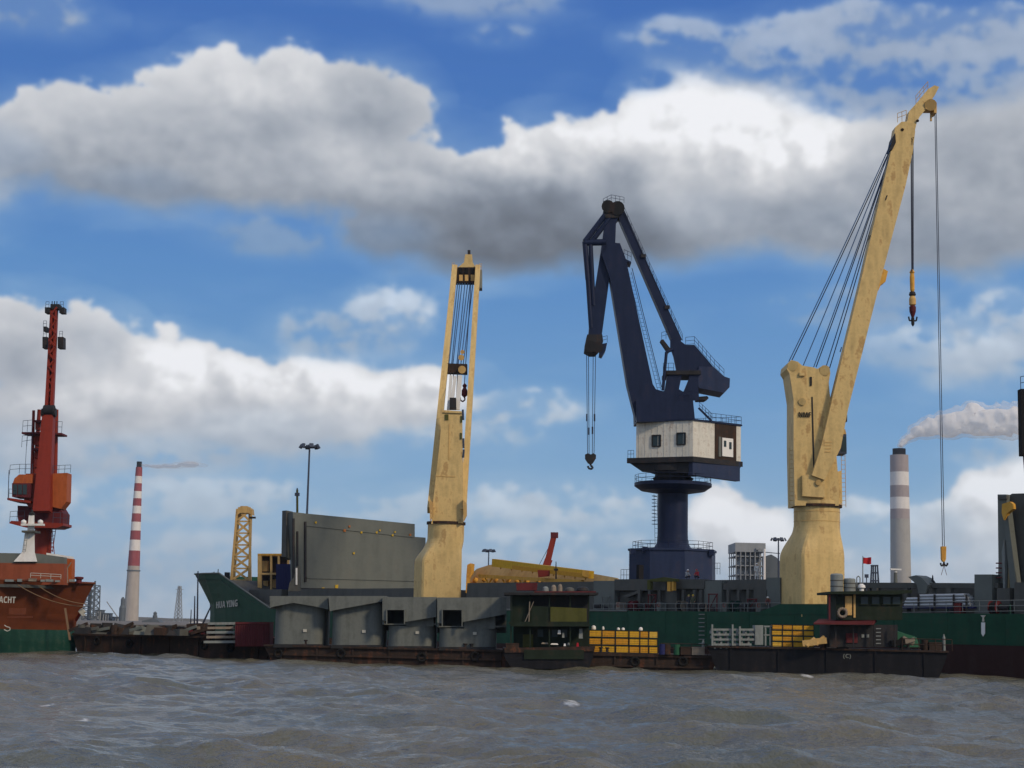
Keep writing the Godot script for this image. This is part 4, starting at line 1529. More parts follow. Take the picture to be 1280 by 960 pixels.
func make_cargo_ship() -> void:
	var stem := -74.5
	var o := thing("cargo_ship", "long dark green heavy-lift cargo ship with grey hatches and cream deck cranes", "ship", on_ship(0, MID_B, 0))
	# hull in three belts
	var stations := [0.0, .4, 1.0, 2.0, 3.5, 5.5, 8, 11, 15, 21, 24, 27, 31, 37, 45, 60, 90, 115, 130, 155, 170, 210]
	var belts := [["hull_bottom", -1.5, 2.75, mats.ship_red_bottom], ["hull_side", 2.75, 99.0, mats.ship_green]]
	for belt in belts:
		var st := new_st()
		for fl in [-1.0, 1.0]:
			for i in range(stations.size() - 1):
				var s0: float = stations[i]
				var s1: float = stations[i + 1]
				var rows := 6
				for r in rows:
					var p := []
					for q in [[s0, r], [s1, r], [s1, r + 1], [s0, r + 1]]:
						var top := ship_rail(q[0])
						var line := lerpf(1.6, 2.85, clampf((q[0] - 115.0) / 40.0, 0, 1))
						var yb: float = belt[1] if belt[1] < 0 else line
						var yt: float = line if belt[1] < 0 else top
						var y := lerpf(yb, yt, float(q[1]) / rows)
						p.append(hull_point(q[0], (y + 1.5) / (top + 1.5), fl, top, stem))
					quad(st, p[0], p[1], p[2], p[3], on_ship(stem + s0 + 20, MID_B, 2))
					if fl > 0 and s0 < 50:
						flank_tris.append([p[0], p[1], p[2]])
						flank_tris.append([p[0], p[2], p[3]])
		obj(belt[0], st, belt[3], o)
	var st := new_st()
	for i in range(stations.size() - 1):
		var s0: float = stations[i]
		var s1: float = stations[i + 1]
		var y0 := ship_rail(s0) - (1.0 if s0 < 36 else .05)
		var y1 := ship_rail(s1) - (1.0 if s1 < 36 else .05)
		var p := [hull_point(s0, 1, -1, y0, stem), hull_point(s1, 1, -1, y1, stem), hull_point(s1, 1, 1, y1, stem), hull_point(s0, 1, 1, y0, stem)]
		quad(st, p[0], p[1], p[2], p[3], on_ship(stem + s0, MID_B, -50))
	obj("deck", st, mats.hatch_grey_dark, o)
	# pale line of the rail on the forecastle
	st = new_st()
	for i in range(stations.size() - 5):
		var p0 := hull_point(stations[i], 1, 1, ship_rail(stations[i]), stem)
		var p1 := hull_point(stations[i + 1], 1, 1, ship_rail(stations[i + 1]), stem)
		tube(st, p0, p1, .13, .13, 5, false)
	obj("rail_cap", st, mats.hatch_grey, o)
	# name on the bow
	var bow_p := on_bow(272.5, 760.5)
	var bow_q := on_bow(299, 758.0)
	var along := (bow_q - bow_p)
	var face := along.cross(Vector3.UP).normalized()
	if face.z < 0: face = -face
	lettering("HUA YING", bow_p + face * .30, 1.05, along.length(), face, mats.letter_white, o, atan2(along.y, Vector2(along.x, along.z).length()))
	# forecastle gear
	st = new_st()
	tube(st, on_ship(stem + 2, MID_B, 10), on_ship(stem + 2, MID_B, 12.4), .12, .08, 6)
	tube(st, at(253, 722, 287), at(268, 715, 284), .07, .07, 5)
	obj("jackstaff", st, mats.hatch_grey, o)
	for q in [[284, 718, 274], [262, 720, 285], [268, 719, 282]]:
		st = new_st()
		block(st, at(q[0], q[1] + 2, q[2]), Vector3(.8, 1.2 if q[0] > 280 else .7, .8))
		obj("deck_fitting", st, mats.dark_steel, o)
	# --- grey coaming wall with its openings, along the near side aft of the forward crane
	var b_wall := 1.6
	var grey: Material = mats.hatch_grey_dark
	for w in [[735, 742, 742, 768], [742, 726, 768, 768], [880, 726, 902, 768], [832, 724, 846, 768], [768, 724, 832, 738], [846, 724, 880, 736], [904, 729, 962, 737], [958, 722, 975, 768], [942, 737, 958, 768], [784, 757, 832, 768], [846, 760, 880, 768]]:
		st = new_st()
		side_plate(st, rect(w[0], w[1], w[2], w[3]), b_wall + rng.randf_range(-.12, .12), .8)
		obj("coaming_panel", st, mats.hatch_grey if w[0] in [880, 742, 958] else grey, o)
	st = new_st()
	side_plate(st, rect(736, 735, 976, 768), b_wall - 2.2, .5)
	obj("coaming_back", st, mats.hatch_grey_dark, o)
	st = new_st()
	side_plate(st, [[778, 745], [797, 738], [801, 738], [801, 740], [784, 747]], b_wall + .2, .5)
	obj("bracket", st, grey, o)
	for x in [797, 810, 822, 852, 866, 874, 908, 921, 933]:
		st = new_st()
		side_plate(st, rect(x, 737, x + 3, 767), b_wall + .25, .3)
		obj("stanchion", st, grey, o)
	for q in [[774, 746, 5, .9], [786, 752, 4, .7], [806, 754, 5, .8], [818, 750, 4, .9], [856, 752, 5, .8], [868, 748, 4, 1.0], [912, 757, 5, .9], [926, 752, 6, .8], [938, 757, 4, .7]]:
		st = new_st()
		var c := side_at(q[0], q[1] + 4, b_wall - .9)
		block(st, c, Vector3(q[2] * .09, q[3], .8), rng.randf() * 2)
		tube(st, c + Vector3(0, q[3] * .4, 0), c + Vector3(0, q[3] * .9, 0), .2, .15, 8)
		obj("deck_machine", st, [mats.rack_grey, mats.dark_steel, mats.boot_green, mats.maroon][rng.randi() % 4], o)
	st = new_st()
	rail(st, [side_at(742, 767, 2.8), side_at(976, 767, 2.8)], 1.1, 1.7, .03, 3)
	obj("deck_railing", st, mats.rack_grey, o)
	# hatch covers behind the wall
	for h in [[8, 34], [36, 62], [-35.5, -3.5], [-47, -37.5]]:
		st = new_st()
		var hy := 9.15 if h[0] > 0 else 8.55
		hexa(st, [on_ship(h[0], 1, 5.6), on_ship(h[1], 1, 5.6), on_ship(h[1], -17, 5.6), on_ship(h[0], -17, 5.6), on_ship(h[0], .8, hy), on_ship(h[1], .8, hy), on_ship(h[1], -17, hy), on_ship(h[0], -17, hy)])
		obj("hatch_cover", st, mats.hatch_grey_dark, o)
	# aft part: rail beam, posts and open bays
	st = new_st()
	side_plate(st, [[1058, 728], [1247, 729], [1247, 735], [1058, 735]], 1.4, 1.0)
	obj("coaming_beam", st, grey, o)
	st = new_st()
	side_plate(st, rect(1045, 735, 1400, 768), -2.5, .5)
	obj("coaming_back", st, mats.hatch_grey_dark, o)
	for w in [[1218, 718, 1240, 767, .9], [1182, 735, 1188, 767, .3], [1246, 735, 1262, 767, .4], [1268, 728, 1300, 767, .4], [1090, 735, 1096, 767, .3], [1130, 735, 1134, 767, .3], [1160, 735, 1164, 767, .3]]:
		st = new_st()
		side_plate(st, rect(w[0], w[1], w[2], w[3]), 1.7, w[4] * 2.0)
		obj("coaming_post", st, grey if w[0] != 1218 else mats.hatch_grey, o)
	st = new_st()
	side_plate(st, [[1135, 721], [1145, 719], [1152, 722], [1160, 731], [1157, 742], [1148, 742], [1146, 731]], 1.9, 1.6)
	obj("fairlead_bracket", st, mats.hatch_grey, o)
	st = new_st()
	rail(st, [side_at(1048, 767, 2.8), side_at(1290, 764, 2.8)], 1.0, 1.8, .03, 3)
	obj("deck_railing", st, mats.rack_grey, o)
	# raised bulwark under the after crane
	st = new_st()
	side_plate(st, [[940, 768], [975, 755], [1045, 755], [1050, 768]], 3.05, 5.0)
	obj("raised_bulwark", st, mats.ship_green, o)
	# ladder painted rungs and the pilot mark
	for i in 8:
		st = new_st()
		tube(st, side_at(873.5, 768 + i * 5.2, 3.08), side_at(880.5, 768 + i * 5.2, 3.08), .05, .05, 4)
		obj("hull_rung", st, mats.rack_grey, o)
	st = new_st()
	side_plate(st, [[1226.5, 778], [1231, 778], [1231, 792], [1228.7, 795.5], [1226.5, 792]], 3.10, .06)
	obj("draught_mark", st, mats.white_enamel, o)
	st = new_st()
	side_plate(st, [[1225.5, 769], [1232, 769], [1229.5, 772], [1230, 777], [1227.5, 777], [1228, 772]], 3.10, .06)
	obj("draught_mark", st, mats.letter_white, o)
	# plate edges on the flat of the side
	for q in [[345, 1290, 2.9], [345, 1290, 4.5]]:
		st = new_st()
		var sa := side_at(q[0], 780, 3.0)
		var sb := side_at(q[1], 780, 3.0)
		beam(st, Vector3(sa.x, q[2], sa.z), Vector3(sb.x, q[2], sb.z), .05, .05, -1, -1, SIDE)
		obj("plate_seam", st, mats.ship_green, o)
	for i in 22:
		st = new_st()
		var p := on_ship(-34.0 + i * 6.2, 3.0, 0)
		beam(st, p + Vector3.UP * 3.0, p + Vector3.UP * 5.6, .05, .05, -1, -1, SIDE)
		obj("plate_seam", st, mats.ship_green, o)
	make_hatch_leaf()
	make_forward_deck_gear()
	make_lettered_crane()
	make_plain_crane()
	make_laid_jib()
	make_deck_cargo()
	make_stern_derrick()

func ship_rail(s: float) -> float:
	if s < 21.0: return 11.3 - .01 * s
	if s < 37.0: return lerpf(11.1, 5.7, (s - 21.0) / 16.0)
	return 5.7

var flank_tris := []

func on_bow(px: float, py: float) -> Vector3:
	# where the sight line meets the near flank of the bow
	var r := ray(px, py)
	var best := EYE + r * 9999.0
	for t in flank_tris:
		var hit = Geometry3D.ray_intersects_triangle(EYE, r, t[0], t[1], t[2])
		if hit != null and hit.distance_to(EYE) < best.distance_to(EYE):
			best = hit
	return best

func make_hatch_leaf() -> void:
	# folded hatch cover standing upright across the ship
	var a := -33.5
	var p0 := on_ship(a, 3.0, 0)
	var o := thing("hatch_cover_leaf", "big grey steel hatch cover raised upright across the green ship", "hatch cover", on_ship(a, -8, 5.7))
	var n := AFT
	var leaf := func(pts: Array, back: float) -> Array:
		var f := []
		for q in pts:
			f.append(on_plane(q[0], q[1], p0 - n * back, n))
		return f
	var st := new_st()
	slab(st, leaf.call([[379, 641.5], [518.5, 655], [518.5, 671], [532, 672], [532, 738], [379, 738]], 0.0), -n * 1.0)
	var panel := obj("panel", st, mats.hatch_grey, o)
	st = new_st()
	slab(st, leaf.call([[366, 640], [380, 641.5], [380, 740], [372, 740]], -.2), -n * 1.6)
	obj("edge_girder", st, mats.hatch_grey, o)
	st = new_st()
	slab(st, leaf.call([[358, 638], [366, 639.5], [365, 700], [357, 696]], 1.2), -n * 1.2)
	obj("folded_leaf", st, mats.hatch_grey_dark, o)
	for e in [[366, 648, 2.4, 96], [371.5, 664, 1.6, 60], [381, 652, 2.2, 84]]:
		st = new_st()
		slab(st, leaf.call(rect(e[0], e[1], e[0] + e[2], e[1] + e[3] * .9), -.45), -n * .2)
		obj("hinge_bar", st, mats.dark_steel, o)
	st = new_st()
	slab(st, leaf.call([[380, 655.2], [518, 670.5], [518, 672], [380, 657]], -.12), -n * .1)
	obj("stiffener", st, mats.hatch_grey, panel)
	st = new_st()
	slab(st, leaf.call([[384, 721], [532, 725], [532, 727], [384, 723]], -.12), -n * .1)
	obj("stiffener", st, mats.hatch_grey, panel)
	st = new_st()
	slab(st, leaf.call([[378, 735], [532, 737], [532, 744], [378, 744]], -.6), -n * 1.2)
	obj("bearing_beam", st, mats.dark_steel, o)
	for m in [[374.5, 652.5, 4, 0], [395, 653, 3, 0], [437, 658, 3, 1], [431, 663, 4, 1], [452, 665.5, 3, 0], [471, 665.5, 3, 0], [475, 663, 2.6, 0], [491, 669, 3, 0], [494, 665, 2.4, 0], [513, 668.5, 3.4, 1], [442.5, 691.5, 3, 0], [404, 736, 4, 0], [421, 733, 5, 0], [421, 739.5, 4.5, 1]]:
		st = new_st()
		var c := on_plane(m[0], m[1], p0 + n * .16, n)
		var r: float = m[2] * .055
		slab(st, [c + SIDE * r + Vector3.UP * r * .8, c - SIDE * r + Vector3.UP * r, c - SIDE * r * .9 - Vector3.UP * r, c + SIDE * r - Vector3.UP * r * .9], -n * .1)
		obj("lashing_lug", st, mats.mark_yellow if m[3] == 0 else mats.mark_orange, panel)
	st = new_st()
	plate(st, [[360, 739], [362, 728], [367, 722], [370, 709], [374, 707], [375, 739]], 240, 1.6)
	obj("pedestal", st, mats.hatch_grey_dark, o)
	st = new_st()
	plate(st, rect(369.6, 710, 371.6, 731), 239.8, .25)
	obj("white_ram", st, mats.white_enamel, o)

func make_forward_deck_gear() -> void:
	# tan lattice jib head standing on the foredeck
	var d := 268.0
	var base := at(299, 742, d)
	var o := thing("lattice_tower", "tan steel lattice tower with rounded head on the foredeck of the green ship", "tower", base)
	var legs := [[288, 742, 296.5, 636, 0.0], [311, 742, 314, 637, 0.0], [291, 742, 299, 634, 3.0], [313, 742, 312, 634, 3.0]]
	for l in legs:
		var st := new_st()
		beam(st, at(l[0], l[1], d + l[4]), at(l[2], l[3], d + l[4]), .42, .42, .34, .34)
		obj("leg", st, mats.tan_steel, o)
	for q in [0.0, 3.0]:
		for i in 7:
			var t0 := i / 7.0
			var t1 := (i + 1) / 7.0
			var x0 := lerpf(288.5, 297, t0)
			var x1 := lerpf(311, 313.5, t0)
			var x2 := lerpf(288.5, 297, t1)
			var x3 := lerpf(311, 313.5, t1)
			var ya := lerpf(740, 637, t0)
			var yb := lerpf(740, 637, t1)
			var st := new_st()
			beam(st, at(x0, ya, d + q), at(x3, yb, d + q), .36, .26)
			obj("brace", st, mats.tan_steel, o)
			st = new_st()
			beam(st, at(x1, ya, d + q + .05), at(x2, yb, d + q + .05), .36, .26)
			obj("brace", st, mats.tan_steel, o)
			st = new_st()
			beam(st, at(x2, yb, d + q), at(x3, yb, d + q), .26, .26)
			obj("brace", st, mats.tan_steel, o)
	var st := new_st()
	plate(st, [[295, 645], [297, 636], [301, 632.5], [309, 632.5], [313, 635], [314, 643], [309, 641], [300, 641]], d - .3, 3.6)
	obj("head", st, mats.tan_steel, o)
	st = new_st()
	plate(st, rect(286, 732, 313, 744), d - .3, 3.6)
	obj("foot", st, mats.tan_steel, o)
	st = new_st()
	block(st, at(316, 647, d), Vector3(.9, .3, .6))
	obj("lamp", st, mats.dark_steel, o)
	# open cargo frame
	d = 262.0
	o = thing("cargo_rack", "open orange-brown steel cargo frame with shelves on the foredeck", "frame", at(341, 742, d))
	st = new_st()
	plate(st, rect(323, 694, 362, 740), d + 4.5, .3)
	obj("back_panel", st, mats.rust_steel, o)
	for x in [322.0, 337.5, 347, 359]:
		st = new_st()
		plate(st, rect(x, 692, x + (5.0 if x < 323 else 2.4), 742), d, .6)
		obj("post", st, mats.tan_steel, o)
	for y in [692.0, 716.0, 738.0]:
		st = new_st()
		plate(st, rect(322.3, y, 362, y + 2.4), d - .05, 4.4)
		obj("shelf", st, mats.orange_yellow if y < 700 else mats.tan_steel, o)
	for q in [[330, 701], [331, 726], [342, 724]]:
		st = new_st()
		plate(st, rect(q[0] - 2, q[1], q[0] + 4, q[1] + 13), d + 2, 1.6)
		obj("bundle", st, mats.tan_steel, o)
	st = new_st()
	origin = at(354, 742, d - 3)
	o = thing("shipping_container", "deep blue corrugated container beside the orange-brown cargo frame", "container", origin)
	plate(st, rect(345, 705, 363, 741), d - 2.5, 2.3)
	obj("body", st, mats.deep_blue, o)
	for i in 8:
		st = new_st()
		plate(st, rect(346 + i * 2.1, 706.5, 347 + i * 2.1, 740), d - 2.58, .1)
		obj("rib", st, mats.deep_blue, o)
	# slim light pole behind the hatch leaf
	o = thing("signal_pole", "slim yellowish pole with a small dark lamp above the raised hatch cover", "pole", at(372, 745, 268))
	st = new_st()
	tube(st, at(372, 745, 268), at(371.5, 612, 268), .22, .18, 8)
	obj("pole", st, mats.olive, o)
	st = new_st()
	block(st, at(371.5, 618, 268), Vector3(.75, .5, .5))
	tube(st, at(371.5, 616, 268), at(371.5, 610, 268), .16, .1, 8)
	obj("lamp", st, mats.lamp_blue, o)

func pedestal(st: SurfaceTool, c: Vector3, y0: float, y1: float, y2: float, y3: float, wx: float, wz: float, r: float, turn: float, shift := Vector3.ZERO) -> void:
	# rectangular foot that turns into a round column: y0..y1 straight, y1..y2 changing, y2..y3 round
	var n := 64
	var rings := []
	var steps := [[y0, 0.0], [y1, 0.0]]
	for i in range(1, 12):
		steps.append([lerpf(y1, y2, i / 12.0), smoothstep(0.0, 1.0, i / 12.0)])
	steps.append_array([[y2, 1.0], [y3, 1.0]])
	for s in steps:
		var ring := []
		var m: float = s[1]
		for i in n:
			var t := TAU * (i + .5) / n
			var e := Vector2(cos(t), sin(t))
			var sq := e / maxf(absf(e.x), absf(e.y))
			sq = Vector2(sq.x * wx * .5, sq.y * wz * .5)
			var p := sq.lerp(e * r, m)
			ring.append(c + shift * (1.0 - m) + (Basis(Vector3.UP, turn) * Vector3(p.x, 0, p.y)) + Vector3.UP * s[0])
		rings.append(ring)
	for k in range(rings.size() - 1):
		for i in n:
			var j := (i + 1) % n
			var a: Vector3 = rings[k][i]
			var b: Vector3 = rings[k][j]
			var d: Vector3 = rings[k + 1][j]
			var e: Vector3 = rings[k + 1][i]
			var nn := (d - a).cross(e - b).normalized()
			if nn.dot(a - Vector3(c.x, a.y, c.z)) < 0: nn = -nn
			smooth_tri(st, a, b, d, nn, nn, nn)
			smooth_tri(st, a, d, e, nn, nn, nn)

func make_lettered_crane() -> void:
	# after crane, its jib swung out over the water
	var d := 172.0
	var k := d / FOCAL
	var cream: Material = mats.cream
	var c := at(1021, 640, d)
	var foot := at(1015, 757, d)
	var base := Vector3(c.x, foot.y, -d)
	var o := thing("deck_crane", "cream deck crane with NMF lettering and jib swung out on long cables", "crane", base, "cream cranes on the green ship")
	var y3: float = at(1021, 634, d).y
	var y2: float = at(1021, 655, d).y
	var y1: float = at(1021, 698, d).y
	var st := new_st()
	pedestal(st, Vector3(c.x, 0, -d), foot.y - 1.2, y1, y2, y3, 4.9, 5.4, 2.38, deg_to_rad(17), Vector3(-.55, 0, 0))
	var ped := obj("pedestal", st, cream, o)
	for y in [y2 + .2, y2 + 1.2]:
		st = new_st()
		lathe(st, Vector3(c.x, 0, -d), [[2.37, y - .04], [2.42, y], [2.37, y + .04]], 36)
		obj("weld_seam", st, mats.tan_steel, ped)
	st = new_st()
	lathe(st, Vector3(c.x, 0, -d), [[2.35, y3 - .05], [2.6, y3 - .05], [2.6, y3 + .22], [2.4, y3 + .22]], 36)
	obj("slew_ring", st, mats.rust_steel, o)
	st = new_st()
	lathe(st, Vector3(c.x, 0, -d), [[2.55, y3 + .22], [2.55, y3 + .55], [2.3, y3 + .6]], 36)
	obj("ring_flange", st, cream, o)
	# crane house: a slender box with horns that carry the luffing sheaves
	st = new_st()
	plate(st, [[993.5, 632], [1048.5, 632], [1049, 612], [1046, 575], [1041, 520], [1037, 490], [1036, 478], [1038, 466], [1036, 458], [1029, 456.5], [1022, 461], [1016, 459], [1003, 457], [997, 452], [989, 450], [984.5, 454], [983.5, 461], [987, 467], [989, 480], [992, 500], [992, 560]], d - 2.1, 4.2)
	var house := obj("crane_house", st, cream, o)
	for q in [[991, 457, 6.5], [1031, 463, 6.5]]:
		st = new_st()
		tube(st, at(q[0], q[1], d - 2.25), at(q[0], q[1], d + 2.25), q[2] * k, q[2] * k, 20)
		obj("sheave_housing", st, mats.cream, house)
	st = new_st()
	plate(st, [[1014.2, 496], [1016, 496], [1018.4, 590], [1016.6, 590]], d - 2.14, .08)
	obj("seam", st, mats.dark_steel, house)
	st = new_st()
	plate(st, rect(1012.5, 471, 1015, 482), d - 2.2, .14)
	obj("slot", st, mats.dark_steel, house)
	st = new_st()
	tube(st, at(1003, 502, d - 2.3), at(1003, 502, d - 2.0), .38, .38, 18)
	obj("round_hatch", st, mats.cream, house)
	st = new_st()
	plate(st, rect(999.5, 465.5, 1006.5, 469.5), d - 2.35, .3)
	obj("lug", st, mats.cream, house)
	lettering("NMF", at(998.5, 521.2, d - 2.2), 6.2 * k, 15.2 * k, Vector3(0, 0, 1), mats.letter_dark, o)
	st = new_st()
	plate(st, [[1003, 594], [1026, 592], [1031, 597], [1031, 622], [1003, 620]], d - 2.55, .5)
	obj("jib_bearing", st, mats.cream, house)
	st = new_st()
	tube(st, at(1023, 603, d - 2.8), at(1023, 603, d - 2.0), .3, .3, 14)
	obj("pivot_pin", st, mats.tan_steel, house)
	st = new_st()
	plate(st, [[1045, 590], [1052, 588], [1053, 628], [1047, 632]], d - 1.4, 2.8)
	obj("access_trunk", st, cream, house)
	for q in [[989.5, 560, 989.5, 634], [1053.5, 545, 1055, 634]]:
		st = new_st()
		ladder(st, at(q[0], q[1], d - 1.2), at(q[2], q[3], d - 1.2), Vector3(.2, 0, 0), .45)
		obj("ladder", st, mats.tan_steel, house)
	# operator's cab
	st = new_st()
	plate(st, [[1047, 543], [1058, 543], [1058.5, 567], [1047, 567]], d - 1.6, 2.4)
	var cab := obj("operator_cab", st, mats.lamp_blue, o)
	st = new_st()
	plate(st, [[1052, 546], [1057.4, 546], [1057.6, 564], [1052.5, 564]], d - 1.66, .1)
	obj("window", st, mats.glass, cab)
	st = new_st()
	plate(st, [[1048, 536.5], [1056.5, 536.5], [1058, 542.5], [1048, 542.5]], d - 1.4, 2.0)
	obj("cab_roof", st, mats.tan_steel, cab)
	st = new_st()
	plate(st, rect(1052, 518.5, 1059, 527), d - 1.0, .8)
	obj("floodlight", st, mats.dark_steel, o)
	# jib: tapered box from the pivot, with a cranked head
	st = new_st()
	plate(st, [[1015, 594], [1031, 600], [1051, 560], [1060, 512], [1102, 345], [1132, 232], [1141, 190], [1144, 164], [1137, 152], [1127, 152], [1119, 159], [1115, 184], [1101, 243], [1074, 360], [1040, 500], [1027, 556]], d - 2.9, 1.5)
	var jib := obj("jib", st, mats.cream, o)
	st = new_st()
	plate(st, [[1133, 157], [1136.5, 139], [1146, 128.5], [1160, 111.5], [1168, 106.5], [1174, 108.5], [1168, 120], [1163, 127], [1157, 137], [1150, 145], [1146, 153], [1143, 166]], d - 2.8, 1.3)
	obj("jib_head", st, mats.cream, jib)
	st = new_st()
	tube(st, at(1163.5, 131, d - 3.1), at(1163.5, 131, d - 1.2), .62, .62, 20)
	plate(st, [[1157, 136], [1157, 127], [1164, 124.5], [1171, 128], [1171, 141], [1168, 141], [1167, 136]], d - 2.9, 1.5)
	obj("head_sheave", st, mats.tan_steel, jib)
	st = new_st()
	plate(st, rect(1163, 138, 1165, 151), d - 2.2, .2)
	obj("rope_guide", st, mats.tan_steel, jib)
	st = new_st()
	plate(st, [[1095, 345], [1105, 336], [1110, 339], [1107, 352], [1101, 356], [1098, 363], [1092, 361]], d - 2.8, 1.6)
	obj("boom_bracket", st, mats.orange_yellow, jib)
	for q in [[1128, 162], [1147, 151]]:
		st = new_st()
		tube(st, at(q[0], q[1], d - 3.0), at(q[0], q[1], d - 2.8), .16, .16, 12)
		obj("pin_hole", st, mats.rust_steel, jib)
	st = new_st()
	rail(st, [at(1122, 153, d - 2.6), at(1133, 149, d - 2.6)], 1.0, .5)
	rail(st, [at(1145, 130, d - 2.6), at(1160, 112, d - 2.6)], .9, .7)
	obj("head_railing", st, mats.tan_steel, jib)
	st = new_st()
	plate(st, [[1116, 172], [1119, 166], [1120, 178], [1115, 188], [1113, 187]], d - 3.0, 1.7)
	obj("luffing_sheaves", st, mats.dark_steel, jib)
	st = new_st()
	plate(st, [[1139, 172], [1143, 170], [1142, 182], [1139, 182]], d - 2.9, 1.5)
	obj("hoist_sheave", st, mats.rust_steel, jib)
	for q in [[1119, 250], [1098, 300], [1062, 440]]:
		st = new_st()
		tube(st, at(q[0] - 12, q[1], d - 2.96), at(q[0] - 10, q[1] - 6, d - 2.96), .05, .05, 4)
		obj("cable_clip", st, mats.dark_steel, jib)
	for i in 4:
		st = new_st()
		plate(st, rect(1030.5 + i * .4, 552 + i * 4.0, 1040 - i * .6, 553.3 + i * 4.0), d - 2.94, .06)
		obj("warning_line", st, mats.tan_steel, jib)
	# luffing cables
	for q in [[986, 452, 1115, 176, -.5], [990, 450, 1116, 179, .6], [1004, 457, 1114.5, 182, -.4], [1017, 459, 1115.5, 184, -.6], [1020, 459, 1115, 188, .5], [1033, 457, 1114, 190, -.2], [1037, 460, 1113.5, 196, .6]]:
		st = new_st()
		wire(st, sag(at(q[0], q[1], d + q[4]), at(q[2], q[3], d - 2.2 + q[4] * .5), .25), .055, 5)
		obj("luffing_cable", st, mats.cable_blue if q[4] < 0 else mats.cable, o)
	# main hoist and its hook
	for q in [[1139.0, 1140.0, -.3], [1141.2, 1141.4, .3]]:
		st = new_st()
		tube(st, at(q[0], 180, d - 2.2 + q[2]), at(q[1], 340, d - 2.2 + q[2]), .075, .075, 5, false)
		obj("hoist_cable", st, mats.cable, o)
	make_hook(o, 1140.8, 337.0, 408.0, d - 2.2, 1.0)
	# auxiliary hoist
	for q in [[1168.6, 1178.2], [1170.2, 1180.6]]:
		st = new_st()
		wire(st, [at(q[0], 140, d - 2.2), at(q[1], 686, d - 2.2)], .042, 5)
		obj("hoist_cable", st, mats.lamp_blue, o)
	make_small_hook(o, 1180.0, 683.0, d - 2.2)

func make_hook(o: Node3D, px: float, y0: float, y1: float, d: float, s: float) -> void:
	var at_y := func(t: float) -> Vector3: return at(px + t * .3, lerpf(y0, y1, t), d)
	var st := new_st()
	var h: float = at_y.call(0.0).y - at_y.call(1.0).y
	var foot: Vector3 = at_y.call(1.0)
	lathe(st, foot, [[.16, h * .60], [.24, h * .64], [.26, h * .86], [.2, h * .93], [.28, h * .95], [.12, h]], 12)
	var hb := obj("hook_block", st, mats.orange_yellow, o)
	st = new_st()
	lathe(st, foot, [[.2, h * .53], [.38, h * .55], [.3, h * .60], [.2, h * .61]], 12)
	obj("swivel", st, mats.dark_steel, hb)
	st = new_st()
	lathe(st, foot, [[.2, h * .36], [.36, h * .38], [.36, h * .48], [.26, h * .53]], 12)
	obj("load_cell", st, mats.tan_steel, hb)
	st = new_st()
	lathe(st, foot, [[.14, h * .16], [.34, h * .26], [.36, h * .34], [.2, h * .37]], 12)
	obj("thrust_bearing", st, mats.maroon, hb)
	st = new_st()
	for s2 in [-1.0, 1.0]:
		loop_tube(st, [foot + Vector3(0, h * .2, 0), foot + Vector3(s2 * .12, h * .1, 0), foot + Vector3(s2 * .36, h * .1, 0), foot + Vector3(s2 * .44, h * .17, 0)], .09)
	lathe(st, foot, [[.04, 0], [.18, h * .04], [.17, h * .14], [.1, h * .2]], 10)
	obj("hook", st, mats.dark_steel, hb)

func make_small_hook(o: Node3D, px: float, y0: float, d: float) -> void:
	var st := new_st()
	plate(st, [[px - 3, y0], [px + 3, y0], [px + 2.6, y0 + 16], [px + 1, y0 + 19], [px - 1, y0 + 19], [px - 2.6, y0 + 16]], d - .25, .5)
	var hb := obj("hook_block", st, mats.orange_yellow, o)
	st = new_st()
	for s in [-1.0, 1.0]:
		loop_tube(st, [at(px, y0 + 18, d), at(px, y0 + 21, d), at(px + s * 2, y0 + 24.5, d), at(px + s * 4, y0 + 23.4, d), at(px + s * 4.3, y0 + 20.6, d)], .1)
	obj("hook", st, mats.dark_steel, hb)
	st = new_st()
	for s in [-1.0, 1.0]:
		wire(st, [at(px, y0 + 24, d), at(px + s * 3.5, y0 + 36, d)], .025)
	obj("sling", st, mats.maroon, hb)

